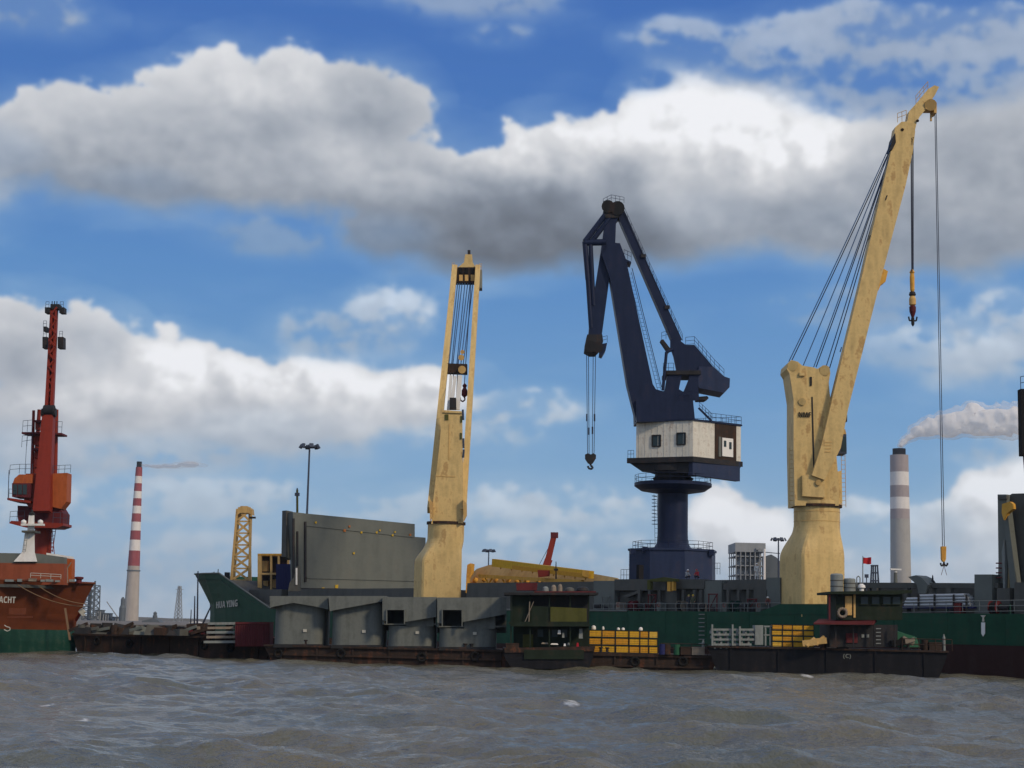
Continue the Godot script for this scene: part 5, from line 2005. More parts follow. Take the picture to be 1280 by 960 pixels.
func make_plain_crane() -> void:
	# forward crane, seen along its raised jib
	var d := 222.0
	var k := d / FOCAL
	var cream: Material = mats.cream
	var c := at(557.5, 660, d)
	var foot := at(550, 746, d)
	var o := thing("deck_crane", "cream deck crane with its jib raised steeply and cables between two beams", "crane", Vector3(c.x, foot.y, -d), "cream cranes on the green ship")
	var y3: float = at(557, 655, d).y
	var y2: float = at(557, 672, d).y
	var y1: float = at(557, 704, d).y
	var st := new_st()
	pedestal(st, Vector3(c.x, 0, -d), foot.y - 1.5, y1, y2, y3, 5.4, 5.0, 2.45, deg_to_rad(16), Vector3(-.95, 0, 0))
	obj("pedestal", st, cream, o)
	st = new_st()
	lathe(st, Vector3(c.x, 0, -d), [[2.4, y3 - .1], [2.62, y3 - .1], [2.62, y3 + .25], [2.4, y3 + .25]], 36)
	obj("slew_ring", st, mats.rust_steel, o)
	st = new_st()
	plate(st, [[539, 655], [578.5, 654], [579, 625], [577.5, 560], [577, 514], [553, 512.5], [549, 560], [541.5, 625]], d - 2.0, 4.0)
	var house := obj("crane_house", st, cream, o)
	st = new_st()
	plate(st, [[553, 513], [577, 514], [577, 516.5], [553, 515.5]], d - 2.2, 4.4)
	obj("top_flange", st, mats.cream, house)
	for q in [[556, 518, 560.5, 525], [575.5, 520, 577.8, 528], [575, 541, 577.4, 549]]:
		st = new_st()
		plate(st, rect(q[0], q[1], q[2], q[3]), d - 2.1, .15)
		obj("vent", st, mats.olive, house)
	st = new_st()
	plate(st, [[561, 530], [562.2, 530], [561.4, 575], [560.2, 575]], d - 2.05, .1)
	obj("drip_channel", st, mats.tan_steel, house)
	st = new_st()
	plate(st, [[544, 594.5], [569, 595.5], [569, 596.5], [544, 595.5]], d - 2.05, .1)
	obj("seam", st, mats.tan_steel, house)
	# white winch gear above the house
	for q in [[558.5, 469, 562.5, 512], [569, 469, 574.5, 512], [563.5, 470, 567.5, 498]]:
		st = new_st()
		plate(st, [[q[0] + 3.5, q[1]], [q[2] + 3.0, q[1]], [q[2], q[3]], [q[0], q[3]]], d + 1.0, .6)
		obj("winch_frame", st, mats.white_enamel, house)
	st = new_st()
	plate(st, rect(562, 497, 570, 511), d - .5, 1.4)
	obj("winch_motor", st, mats.dark_steel, house)
	# jib: two box beams leaning away
	var d1 := 220.5
	var d2 := 241.0
	for b in [[538.5, 638, 568.5, 334, .95, .78], [579, 640, 597.5, 334, .80, .74]]:
		st = new_st()
		beam(st, at(b[0], b[1], d1), at(b[2], b[3], d2), b[4], 1.5, b[5], 1.2)
		obj("jib_beam", st, mats.cream, o)
	for q in [[536.5, 637], [578.5, 638]]:
		st = new_st()
		plate(st, [[q[0], q[1] - 14], [q[0] + 5, q[1] - 8], [q[0] + 5, q[1] + 6], [q[0] + 1, q[1] + 14]], d1 - 1.4, 1.0)
		obj("jib_pivot", st, mats.tan_steel, o)
	var dm := 231.5
	st = new_st()
	plate(st, [[559, 454], [584, 455], [584, 467], [557, 466]], dm, 1.4)
	obj("cross_tie", st, mats.rust_steel, o)
	for q in [[577.5, 462, .55], [576.5, 447, .42], [578, 440, .3]]:
		st = new_st()
		tube(st, at(q[0], q[1], dm - .5), at(q[0], q[1], dm + .8), q[2], q[2], 16)
		obj("sheave", st, mats.tan_steel, o)
	st = new_st()
	plate(st, [[568.5, 334], [598, 334], [597, 353], [569, 353]], d2 - .4, 1.8)
	var head := obj("jib_head", st, mats.rust_steel, o)
	for q in [574.0, 581.0, 588.5]:
		st = new_st()
		plate(st, rect(q, 334.5, q + 4.0, 342), d2 - .5, .4)
		obj("head_sheave", st, mats.soot, head)
	for q in [574.0, 581.0, 588.5]:
		st = new_st()
		plate(st, rect(q, 343.5, q + 4.4, 351), d2 - .5, .3)
		obj("head_plate", st, mats.tan_steel, head)
	st = new_st()
	plate(st, [[572, 334.5], [580, 328], [581.5, 318], [590, 318], [591, 328], [595, 334.5]], d2 - .2, 1.4)
	obj("head_peak", st, mats.cream, head)
	st = new_st()
	plate(st, rect(584.5, 312.5, 588, 318.5), d2 + .2, .5)
	obj("mast_lamp", st, mats.dark_steel, head)
	for q in [[564.2, 336, 568.6, 358], [598, 337, 602.6, 360]]:
		st = new_st()
		plate(st, rect(q[0], q[1], q[2], q[3]), d2 - .6, 2.2)
		obj("head_platform", st, mats.rack_grey, head)
	st = new_st()
	for q in [[565, 336], [599, 337]]:
		rail(st, [at(q[0], q[1], d2), at(q[0] + 3, q[1], d2)], .9, .6)
	obj("head_railing", st, mats.tan_steel, head)
	for q in [[572.5, 561], [575, 564.5], [578, 566], [581.5, 571], [585, 572.5], [588, 576], [591.5, 579]]:
		st = new_st()
		wire(st, [at(q[0], 351, d2), at(q[1], 456, dm + .4)], .07, 4)
		obj("luffing_cable", st, mats.cable_blue, o)
	for q in [[562, 563], [566, 566], [571, 570]]:
		st = new_st()
		wire(st, [at(q[0] + 1, 466, dm), at(q[1], 512, d + .5)], .06, 4)
		obj("luffing_cable", st, mats.cable, o)
	# short hoist between the beams
	st = new_st()
	wire(st, [at(589, 351, d2), at(580.5, 480, d2 - 4)], .06, 4)
	obj("hoist_cable", st, mats.cable, o)
	st = new_st()
	var hp := at(580.5, 496, 231)
	lathe(st, hp, [[.1, -.1], [.42, .2], [.42, .9], [.2, 1.3], [.34, 1.6], [.1, 1.9]], 12)
	var hk := obj("hook_block", st, mats.maroon, o)
	st = new_st()
	loop_tube(st, [hp + Vector3(0, 0, 0), hp + Vector3(.1, -.4, 0), hp + Vector3(-.2, -.7, 0), hp + Vector3(-.55, -.5, 0), hp + Vector3(-.6, -.1, 0)], .11)
	obj("hook", st, mats.maroon, hk)
	for q in [[577.6, 525, 577.0, 512], [578.2, 562, 577.6, 572], [577.6, 548, 578, 560]]:
		st = new_st()
		tube(st, at(q[0] + 1.5, q[1], d - 2), at(q[2] + 1.5, q[3], d - 2), .16, .16, 6)
		obj("hydraulic_line", st, mats.lamp_blue, o)

func make_laid_jib() -> void:
	# a third jib lying flat along the ship behind the forward crane
	var p0 := at(588, 728, 226)
	var p1 := at(770, 724.5, 196)
	var o := thing("lowered_jib", "broad tan crane jib laid flat along the deck of the green ship", "crane jib", (p0 + p1) * .5)
	var st := new_st()
	var n := (p1 - p0).cross(Vector3.UP).normalized()
	if n.z < 0: n = -n
	var lean := (n + Vector3.UP * .55).normalized()
	var f := []
	for q in [[587, 739], [588, 718], [596, 711], [612, 706], [640, 704.5], [690, 711], [735, 716], [772, 722.5], [771, 727], [735, 728], [690, 730], [650, 734], [620, 739]]:
		f.append(on_plane(q[0], q[1], p0, lean))
	slab(st, f, -lean * 2.0)
	obj("jib_box", st, mats.tan_steel, o)
	for q in [[594, 725], [605, 724], [619, 724.5], [635, 725], [646, 726], [658, 727], [672, 727]]:
		st = new_st()
		var c := on_plane(q[0], q[1], p0 + lean * .2, lean)
		tube(st, c - lean * .4, c + lean * .25, .42, .3, 12)
		obj("lug", st, mats.orange_yellow, o)
	st = new_st()
	plate(st, [[582, 741], [583, 718], [584, 706], [588, 704], [593, 705], [592, 716], [588, 722], [586, 742]], 224, 2.0)
	obj("jib_foot", st, mats.orange_yellow, o)
	# yellow spreader beam on top
	o = thing("spreader_beam", "bright yellow spreader beam resting on the laid tan jib", "beam", at(680, 716, 212))
	st = new_st()
	beam(st, at(618, 703.5, 217), at(739, 718.5, 198), .8, 1.0, .8, .9, Vector3.UP)
	obj("beam", st, mats.crate_yellow, o)
	for i in 9:
		st = new_st()
		block(st, at(lerpf(626, 732, i / 8.0), lerpf(706, 719.5, i / 8.0), lerpf(215.5, 198.6, i / 8.0)), Vector3(.14, 1.1, .3))
		obj("web_stiffener", st, mats.orange_yellow, o)
	st = new_st()
	beam(st, at(640, 709, 213), at(736, 720, 197.5), .5, .5, .5, .5, Vector3.UP)
	obj("side_flange", st, mats.crate_amber, o)
	st = new_st()
	plate(st, [[728, 713.5], [736, 713], [737, 720], [735, 722], [728, 720]], 197.2, 1.4)
	obj("end_lug", st, mats.orange_yellow, o)
	st = new_st()
	plate(st, [[619, 703], [624, 702], [637, 706], [636, 709], [620, 706]], 217, 1.2)
	obj("end_lug", st, mats.mark_yellow, o)
	st = new_st()
	origin = at(679, 719, 205)
	plate(st, [[672, 712.5], [688, 713], [687, 720], [673, 721.5]], 204.6, 1.0)
	single("winch_cover", st, mats.crane_red, "small red winch cover on the laid tan jib", "cover")
	o = thing("girder", "lower orange-yellow girder lying along the foot of the laid tan jib", "girder", at(665, 728, 208))
	st = new_st()
	beam(st, at(600, 720, 221), at(728, 727.5, 199), .5, .45, .5, .45, Vector3.UP)
	obj("top_chord", st, mats.orange_yellow, o)
	st = new_st()
	beam(st, at(600, 730, 220.6), at(728, 732, 198.8), .5, .4, .5, .4, Vector3.UP)
	obj("bottom_chord", st, mats.orange_yellow, o)
	for i in 12:
		st = new_st()
		var t := (i + .5) / 12.0
		var t2 := t + (.04 if i % 2 == 0 else -.04)
		beam(st, at(lerpf(600, 728, t), lerpf(720, 727.5, t), lerpf(220.8, 198.9, t)), at(lerpf(600, 728, t2), lerpf(730, 732, t2), lerpf(220.8, 198.9, t2)), .22, .22)
		obj("web_bar", st, mats.crate_amber, o)
	# thin aerial
	origin = at(695, 724, 196)
	st = new_st()
	tube(st, origin, at(695, 702, 196), .1, .05, 5)
	block(st, at(695, 712, 196), Vector3(.5, .25, .25))
	single("whip_aerial", st, mats.dark_steel, "dark whip aerial standing before the laid tan jib", "aerial")

func make_deck_cargo() -> void:
	# bundles of silver pipe on the after deck
	var row := 0
	for r in [[1131, 1213, 756.5], [1132, 1212, 752.6], [1134, 1211, 748.7], [1150, 1206, 744.8]]:
		var p0 := side_at(r[0], r[2], 2.2)
		var p1 := side_at(r[1], r[2] - 1.0, 2.2)
		for j in 3:
			origin = p0.lerp(p1, .5) - SIDE * (.34 * j)
			var st := new_st()
			tube(st, p0 - SIDE * (.34 * j), p1 - SIDE * (.34 * j), .15, .15, 12)
			single("steel_pipe", st, mats.pipe_silver, "silver pipe in the %s row, %s layer of the after-deck pipe stack" % [["outer", "middle", "inner"][j], ["bottom", "second", "third", "short top"][row]], "pipe", "silver pipes stacked on the after deck")
		row += 1
	for x in [1148, 1168, 1192, 1208]:
		origin = side_at(x, 757, 2.35)
		var st := new_st()
		beam(st, side_at(x, 763, 2.42), side_at(x, 743, 2.42), .16, .12)
		single("pipe_strap", st, mats.dark_steel, "dark upright strap holding the stacked silver pipes", "strap", "straps of the pipe stack")
	origin = side_at(1206, 756, 1.8)
	var st := new_st()
	side_plate(st, rect(1204, 744, 1214, 755), 1.6, 1.2)
	single("pipe_crate", st, mats.rack_grey, "grey steel crate at the end of the silver pipe stack", "crate")
	origin = side_at(1160, 762, 2.0)
	st = new_st()
	side_plate(st, rect(1128, 757.5, 1216, 760.5), 2.3, 1.5)
	single("pipe_cradle", st, mats.deep_blue, "dark blue cradle under the silver pipe stack", "cradle")
	# yellow fork on the coaming
	origin = side_at(830, 736, 1.9)
	var o := thing("yellow_bracket", "yellow forked lifting bracket on the grey coaming wall", "bracket", origin)
	for q in [[809, 725, 813, 737], [834, 726, 838, 739], [839.5, 726, 842, 738]]:
		st = new_st()
		side_plate(st, rect(q[0], q[1], q[2], q[3]), 2.6, .4)
		obj("prong", st, mats.orange_yellow if q[0] > 820 else mats.olive, o)
	st = new_st()
	side_plate(st, [[812, 724], [830, 721.5], [845, 723.5], [845, 727], [812, 727]], 2.65, .5)
	obj("crosspiece", st, mats.olive, o)

func make_stern_derrick() -> void:
	# grey posts and slanting derrick at the after end
	var o := thing("derrick_post", "grey twin derrick posts with a slanting boom at the after end of the ship", "derrick", side_at(1262, 766, 0))
	var st := new_st()
	side_plate(st, [[1246.5, 768], [1248, 700], [1247, 618], [1258, 618], [1259.5, 700], [1258, 768]], 0.4, 1.0)
	obj("post", st, mats.hatch_grey, o)
	st = new_st()
	side_plate(st, [[1263, 768], [1263, 640], [1262, 619], [1265, 617], [1284, 616.5], [1300, 617], [1300, 768]], -.2, 1.6)
	obj("post", st, mats.hatch_grey_dark, o)
	st = new_st()
	side_plate(st, [[1254, 640], [1259, 637], [1271, 735], [1274, 768], [1252, 768], [1256, 752], [1263, 735]], 1.0, .8)
	obj("boom", st, mats.hatch_grey, o)
	st = new_st()
	side_plate(st, [[1252.5, 630], [1262, 627], [1265.5, 630], [1266, 636], [1259, 641.5], [1254.5, 650], [1252, 641]], 1.3, .5)
	obj("hook_plate", st, mats.orange_yellow, o)
	st = new_st()
	side_plate(st, [[1252, 690], [1255, 675], [1256, 700], [1256, 738], [1254, 738]], 1.1, .3)
	obj("ram", st, mats.rack_grey, o)
	for i in 4:
		st = new_st()
		tube(st, side_at(1245, 704 + i * 6, 1.2), side_at(1252, 704 + i * 6, 1.2), .06, .06, 4)
		obj("step_iron", st, mats.maroon, o)
	st = new_st()
	side_plate(st, rect(1247, 620, 1258, 624), .6, .3)
	obj("post_cap", st, mats.hatch_grey_dark, o)
	# dark jib head of a crane standing outside the picture
	var d := 150.0
	o = thing("dark_jib", "black crane jib with a railed head at the after end of the ship", "crane jib", at(1300, 768, d))
	st = new_st()
	beam(st, at(1279, 570, d), at(1278, 487, d), .5, 1.0, .6, 1.0)
	obj("jib_end", st, mats.soot, o)
	st = new_st()
	beam(st, at(1281, 540, d), at(1300, 768, d), .4, .9, .6, 1.0)
	obj("jib", st, mats.soot, o)
	st = new_st()
	rail(st, [at(1276, 487, d), at(1282, 486, d)], 1.2, .5)
	obj("railing", st, mats.cable, o)

# ---------------------------------------------------------------- brown ship at the left edge
func bow_hull(st: SurfaceTool, stem_px: Array, y0: float, y1: float, mid: float, half: float, blunt: float) -> void:
	# stem_px: [height, picture x of the stem] from low to high; hull runs off to the left
	var n := 14
	for side in [-1.0, 1.0]:
		var grid := []
		for r in 7:
			var y := lerpf(y0, y1, r / 6.0)
			var x_stem := 0.0
			for i in range(stem_px.size() - 1):
				if y >= stem_px[i][0] - .001:
					x_stem = lerpf(stem_px[i][1], stem_px[i + 1][1], clampf((y - stem_px[i][0]) / (stem_px[i + 1][0] - stem_px[i][0]), 0, 1))
			var row := []
			for i in n + 1:
				var s := 70.0 * pow(i / float(n), 2.2)
				var full := 1.0 - exp(-s / (blunt * lerpf(1.25, .7, clampf(y / 7.0, 0, 1))))
				row.append(Vector3(x_stem - s, y, -(mid - side * half * full)))
			grid.append(row)
		for r in 6:
			for i in n:
				quad(st, grid[r][i], grid[r][i + 1], grid[r + 1][i + 1], grid[r + 1][i], Vector3(grid[r][i].x - 12, 3, -mid))

func make_red_ship() -> void:
	var mid := 171.0
	var d := 163.0
	var k := mid / FOCAL
	var hx := func(px: float, py: float) -> float: return at(px, py, mid).x
	var y_deck: float = at(100, 729, mid).y
	var stems := [[-1.0, at(94, 819, mid).x], [1.4, at(95.5, 800, mid).x], [2.4, at(93, 790, mid).x], [3.6, at(97, 775, mid).x], [5.6, at(108, 750, mid).x], [y_deck, at(118, 729, mid).x]]
	var o := thing("cargo_ship", "brown-hulled cargo ship with green waterline and white foremast", "ship", Vector3(at(40, 800, mid).x, 0, -mid))
	var st := new_st()
	bow_hull(st, stems, 2.35, y_deck, mid, 8.6, 5.0)
	obj("hull_side", st, mats.hull_brown, o)
	st = new_st()
	bow_hull(st, stems, -1.0, 2.35, mid, 8.6, 5.0)
	obj("hull_bottom", st, mats.boot_green, o)
	st = new_st()
	slab(st, [Vector3(at(112, 729, mid).x, y_deck - .4, -mid), Vector3(at(60, 729, mid).x, y_deck - .4, -mid + 7.5), Vector3(-130, y_deck - .4, -mid + 8.4), Vector3(-130, y_deck - .4, -mid - 8.4), Vector3(at(60, 729, mid).x, y_deck - .4, -mid - 7.5)], Vector3(0, -.3, 0))
	obj("deck", st, mats.hatch_grey_dark, o)
	st = new_st()
	tube(st, Vector3(at(118, 728, mid).x, y_deck, -mid), Vector3(at(80, 728, mid).x, y_deck, -mid + 7.2), .14, .14, 6)
	tube(st, Vector3(at(80, 728, mid).x, y_deck, -mid + 7.2), Vector3(-90, y_deck, -mid + 8.5), .14, .14, 6)
	obj("rail_cap", st, mats.hull_brown, o)
	# deckhouse and its grey top
	st = new_st()
	plate(st, [[-240, 701], [80, 704.5], [80, 731], [-240, 731]], mid - 5.5, 1.6)
	obj("deckhouse", st, mats.house_orange, o)
	st = new_st()
	plate(st, [[-240, 687], [48, 692], [80, 696.5], [80, 704.5], [-240, 701]], mid - 5.2, 1.2)
	obj("upper_coaming", st, mats.hatch_grey, o)
	st = new_st()
	plate(st, [[81, 697.5], [90, 698.5], [89.5, 729], [81, 729]], mid - 3.5, 1.2)
	var lock := obj("bow_locker", st, mats.crane_orange, o)
	st = new_st()
	tube(st, at(83.5, 729, mid - 4.2), at(83.5, 709, mid - 4.2), .14, .12, 8)
	tube(st, at(83.5, 711, mid - 4.2), at(89, 703, mid - 4.2), .08, .06, 6)
	obj("davit", st, mats.timber, lock)
	st = new_st()
	plate(st, [[58, 691], [76, 693.5], [76, 697], [58, 695]], mid - 4, 5)
	obj("white_tarpaulin", st, mats.white_paint, o)
	# foremast
	var md := mid - 5.8
	st = new_st()
	hexa(st, [at(17, 702, md), at(46.5, 702, md), at(46.5, 702, md + 2.2), at(17, 702, md + 2.2), at(27.5, 690, md + .2), at(43.5, 690, md + .2), at(43.5, 690, md + 1.8), at(27.5, 690, md + 1.8)])
	hexa(st, [at(27.5, 690, md + .2), at(43.5, 690, md + .2), at(43.5, 690, md + 1.8), at(27.5, 690, md + 1.8), at(31.5, 664, md + .5), at(43, 664, md + .5), at(43, 664, md + 1.4), at(31.5, 664, md + 1.4)])
	hexa(st, [at(34, 664, md + .5), at(43, 664, md + .5), at(43, 664, md + 1.3), at(34, 664, md + 1.3), at(36, 644, md + .6), at(43, 644, md + .6), at(43, 644, md + 1.2), at(36, 644, md + 1.2)])
	var mast := obj("foremast", st, mats.white_paint, o)
	st = new_st()
	plate(st, rect(27, 663, 43.5, 665.5), md - .3, 2.0)
	obj("mast_platform", st, mats.hatch_grey_dark, mast)
	st = new_st()
	plate(st, rect(26, 654.5, 54, 657), md, .6)
	obj("crosstree", st, mats.white_paint, mast)
	for q in [29.5, 50.5]:
		st = new_st()
		lathe(st, at(q, 654.5, md + .3), [[.2, 0], [.28, .12], [.24, .3], [0, .42]], 12)
		obj("dome_light", st, mats.white_enamel, mast)
	st = new_st()
	lathe(st, at(40, 644, md + .8), [[.3, 0], [.3, .22], [.12, .3], [.12, .5], [0, .56]], 12)
	obj("masthead_light", st, mats.dark_steel, mast)
	st = new_st()
	ladder(st, at(30, 690, md), at(33, 667, md), Vector3(.14, 0, 0), .4)
	obj("ladder", st, mats.rack_grey, mast)
	# gear along the deck edge
	for q in [[13, 727, 10, 2.4], [26, 727, 5, 3], [41, 726.5, 9, 3.2], [54, 727, 5, 2.2], [62, 727, 8, 2.6], [72, 727.5, 5, 2], [90, 727, 5, 2.6]]:
		st = new_st()
		block(st, at(q[0], q[1] - q[3] * .5, mid - 7.2), Vector3(q[2] * k, q[3] * k * 1.1, .7), rng.randf_range(-.2, .2))
		obj("deck_fitting", st, mats.rack_grey if q[0] != 41 else mats.timber, o)
	st = new_st()
	lathe(st, at(98.5, 729, mid - 3), [[.3, 0], [.28, .35], [.45, .45], [.45, .62], [.2, .66]], 14)
	obj("vent_head", st, mats.maroon, o)
	st = new_st()
	rail(st, [at(38, 722, mid - 8), at(76, 724, mid - 7.5)], .45, 1.0)
	obj("deck_railing", st, mats.letter_white, o)
	# hull furniture
	var hull_d := mid - 8.75
	lettering("ACHT", at(-1.5, 753.5, hull_d), 8.0 * k * .95, 19.5 * k, Vector3(0, 0, 1), mats.letter_white, o)
	st = new_st()
	plate(st, rect(11, 760, 32, 768), hull_d, .14)
	obj("doubler_plate", st, mats.hull_brown, o)
	st = new_st()
	plate(st, rect(9, 770.5, 40, 772), hull_d - .1, .25)
	obj("rubbing_strake", st, mats.hull_brown, o)
	st = new_st()
	loop_tube(st, [at(5, 787, hull_d), at(9, 789, hull_d), at(12.5, 787.5, hull_d), at(12.5, 784.5, hull_d), at(8.5, 783.5, hull_d), at(5.5, 781.5, hull_d)], .05)
	obj("bulb_mark", st, mats.letter_white, o)
	# anchor in its pocket
	st = new_st()
	plate(st, [[97.5, 764], [101, 760.5], [104, 762], [106.5, 765], [104, 766.5], [106, 769.5], [103, 770], [100.5, 767.5]], mid - 2.2, .5)
	var anc := obj("anchor", st, mats.letter_white, o)
	st = new_st()
	tube(st, at(101, 766, mid - 2), at(95, 775, mid - 1.4), .16, .16, 8)
	obj("anchor_shank", st, mats.crane_red, anc)
	# mooring lines
	for q in [[22, 731, 106, 758, .5], [50, 734, 108, 755, .35]]:
		origin = Vector3(at(64, 745, hull_d).x, at(64, 745, hull_d).y, -hull_d)
		st = new_st()
		wire(st, sag(at(q[0], q[1], hull_d - .3), at(q[2], q[3], mid - 2.5), q[4]), .05, 5)
		single("mooring_rope", st, mats.rope, "%s mooring rope slung along the bow of the brown ship" % ["upper" if q[0] > 40 else "long lower"], "rope", "mooring ropes on the brown bow")
	st = new_st()
	origin = o.position
	plate(st, [[80, 760], [82.5, 760], [88.5, 800], [86, 800]], mid - 5.2, .08)
	obj("stem_streak", st, mats.rope, o)

# ---------------------------------------------------------------- barges and what stands on them
func barge(called: String, label: String, x0: float, x1: float, d0: float, d1: float, y_deck: float, beam_: float, m: Material, strakes: Array, rake := 1.2) -> Node3D:
	# a pontoon lying along a line from picture x0 (depth d0) to x1 (depth d1)
	var a := at(x0, 800, d0)
	var b := at(x1, 800, d1)
	a.y = 0
	b.y = 0
	var u := (b - a).normalized()
	var n := Vector3(u.z, 0, -u.x)
	if n.z > 0: n = -n
	var o := thing(called, label, "barge", (a + b) * .5 + n * beam_ * .5)
	var st := new_st()
	hexa(st, [a + u * rake + Vector3(0, -.8, 0), b - u * rake + Vector3(0, -.8, 0), b - u * rake + n * beam_ + Vector3(0, -.8, 0), a + u * rake + n * beam_ + Vector3(0, -.8, 0), a + Vector3(0, y_deck, 0), b + Vector3(0, y_deck, 0), b + n * beam_ + Vector3(0, y_deck, 0), a + n * beam_ + Vector3(0, y_deck, 0)])
	obj("hull", st, m, o)
	for s in strakes:
		st = new_st()
		var y: float = lerpf(0, y_deck, s)
		beam(st, a - n * .1 + u * rake * (1.0 - s) + Vector3(0, y, 0), b - n * .1 - u * rake * (1.0 - s) + Vector3(0, y, 0), .22, .16, -1, -1, Vector3.UP)
		obj("rubbing_strake", st, mats.rust_steel, o)
	var len_ := a.distance_to(b)
	var k := int(len_ / 3.4)
	for i in k:
		st = new_st()
		var p := a.lerp(b, (i + .5) / k) - n * .07
		beam(st, p + Vector3(0, .1, 0), p + Vector3(0, y_deck - .1, 0), .16, .1, -1, -1, n)
		obj("hull_frame", st, m, o)
	k = int(len_ / 6.0)
	for i in k:
		st = new_st()
		var p := a.lerp(b, (i + .3 + rng.randf() * .4) / k) + n * .4 + Vector3(0, y_deck, 0)
		for s in [-.28, .28]:
			lathe(st, p + u * s, [[.13, 0], [.13, .38], [.2, .42], [.2, .5], [0, .52]], 9)
		beam(st, p - u * .5 + Vector3(0, .06, 0), p + u * .5 + Vector3(0, .06, 0), .3, .12, -1, -1, Vector3.UP)
		obj("bollard", st, mats.dark_steel, o)
	k = int(len_ / 5.2) if m != mats.black_hull else 0
	for i in k:
		st = new_st()
		var p := a.lerp(b, (i + .2 + rng.randf() * .6) / k) - n * .16 + Vector3(0, y_deck * rng.randf_range(.45, .7), 0)
		torus(st, p, n, .34, .13)
		obj("tyre_fender", st, mats.rubber, o)
	return o

func torus(st: SurfaceTool, c: Vector3, axis: Vector3, r: float, tube_r: float) -> void:
	var u := axis.cross(Vector3.UP).normalized()
	var v := u.cross(axis).normalized()
	var pts := []
	for i in 15:
		var t := TAU * i / 14.0
		pts.append(c + u * cos(t) * r + v * sin(t) * r)
	for i in 14:
		tube(st, pts[i], pts[i + 1], tube_r, tube_r, 7, false)

func grey_block(label: String, fascia: Array, body: Array, hole: Array, d: float) -> void:
	var o := thing("steel_block", label, "hull block", at((body[0][0] + body[1][0]) * .5, body[2][1], d + 2), "grey steel blocks on the barge")
	var st := new_st()
	# body with rounded front corners
	var x0: float = body[0][0]
	var x1: float = body[1][0]
	var y0: float = body[0][1]
	var y1: float = body[2][1]
	var front := []
	var k := d / FOCAL
	var xl := at(x0, y1, d).x
	var xr := at(x1, y1, d).x
	var yb := at(x0, y1, d).y
	var yt := at(x0, y0, d).y
	var r := 1.1
	for i in 9:
		var t := PI + PI * .5 * i / 8.0
		front.append(Vector3(xl + r + cos(t) * r, yb, -d - r - sin(t) * r))
	for i in 9:
		var t := PI * 1.5 + PI * .5 * i / 8.0
		front.append(Vector3(xr - r + cos(t) * r, yb, -d - r - sin(t) * r))
	front.append(Vector3(xr, yb, -d - 5))
	front.append(Vector3(xl, yb, -d - 5))
	slab(st, front, Vector3(0, yt - yb, 0))
	var b := obj("body", st, mats.block_grey, o)
	st = new_st()
	if hole.size():
		# a hollow box: front with a real opening, roof, back and ends
		var fx0: float = fascia[0][0]
		var fx1: float = fascia[1][0]
		var fy: float = fascia[0][1]
		var rest := fascia.slice(2, fascia.size() - 1)
		plate(st, rect(fx0, fy, fx1, hole[1]), d - .75, .25)
		plate(st, [[hole[2], hole[1]], [fx1, hole[1]]] + rest, d - .75, .25)
		plate(st, [[fx0, hole[1]], [hole[0], hole[1]], [hole[0], hole[3] - 3], [fx0, hole[3] - 5]], d - .75, .25)
		plate(st, rect(fx0, fy - .2, fx1, fy + 1.0), d - .5, 5.2)
		plate(st, rect(fx0, fy, fx1, hole[3] + 8), d + 4.4, .25)
		plate(st, rect(fx0, fy, fx0 + 2, hole[3]), d - .5, 5.0)
		plate(st, rect(fx1 - 2, fy, fx1, hole[3] - 8), d - .5, 5.0)
		plate(st, rect(fx0, hole[3] - .5, fx1, hole[3] + 1), d + .02, 4.5)
	else:
		plate(st, fascia, d - .75, 5.5)
	var f := obj("overhang", st, mats.block_grey, o)
	if hole.size():
		st = new_st()
		for e in [[hole[0] - 1.2, hole[1] - 1.2, hole[2] + 1.2, hole[1]], [hole[0] - 1.4, hole[1], hole[0], hole[3]], [hole[2], hole[1], hole[2] + 1.2, hole[3]]]:
			plate(st, rect(e[0], e[1], e[2], e[3]), d - .98, .3)
		obj("opening_frame", st, mats.block_grey, f)
	if hole.size():
		st = new_st()
		plate(st, rect(hole[2] + 3, 766, x1 - 1, y0 + 1), d, 4.4)
		obj("upper_body", st, mats.block_grey, o)
	st = new_st()
	plate(st, rect(lerpf(x0, x1, .60), y1 - 22, lerpf(x0, x1, .60) + 4.5, y1 - 18.5), d - .12, .1)
	obj("chalk_mark", st, mats.letter_white, b)
	st = new_st()
	beam(st, at(x0 + 1, y1 - 1.2, d - .15), at(x1 - 1, y1 - 1.2, d - .15), .3, .3)
	obj("foot_rail", st, mats.dark_steel, b)

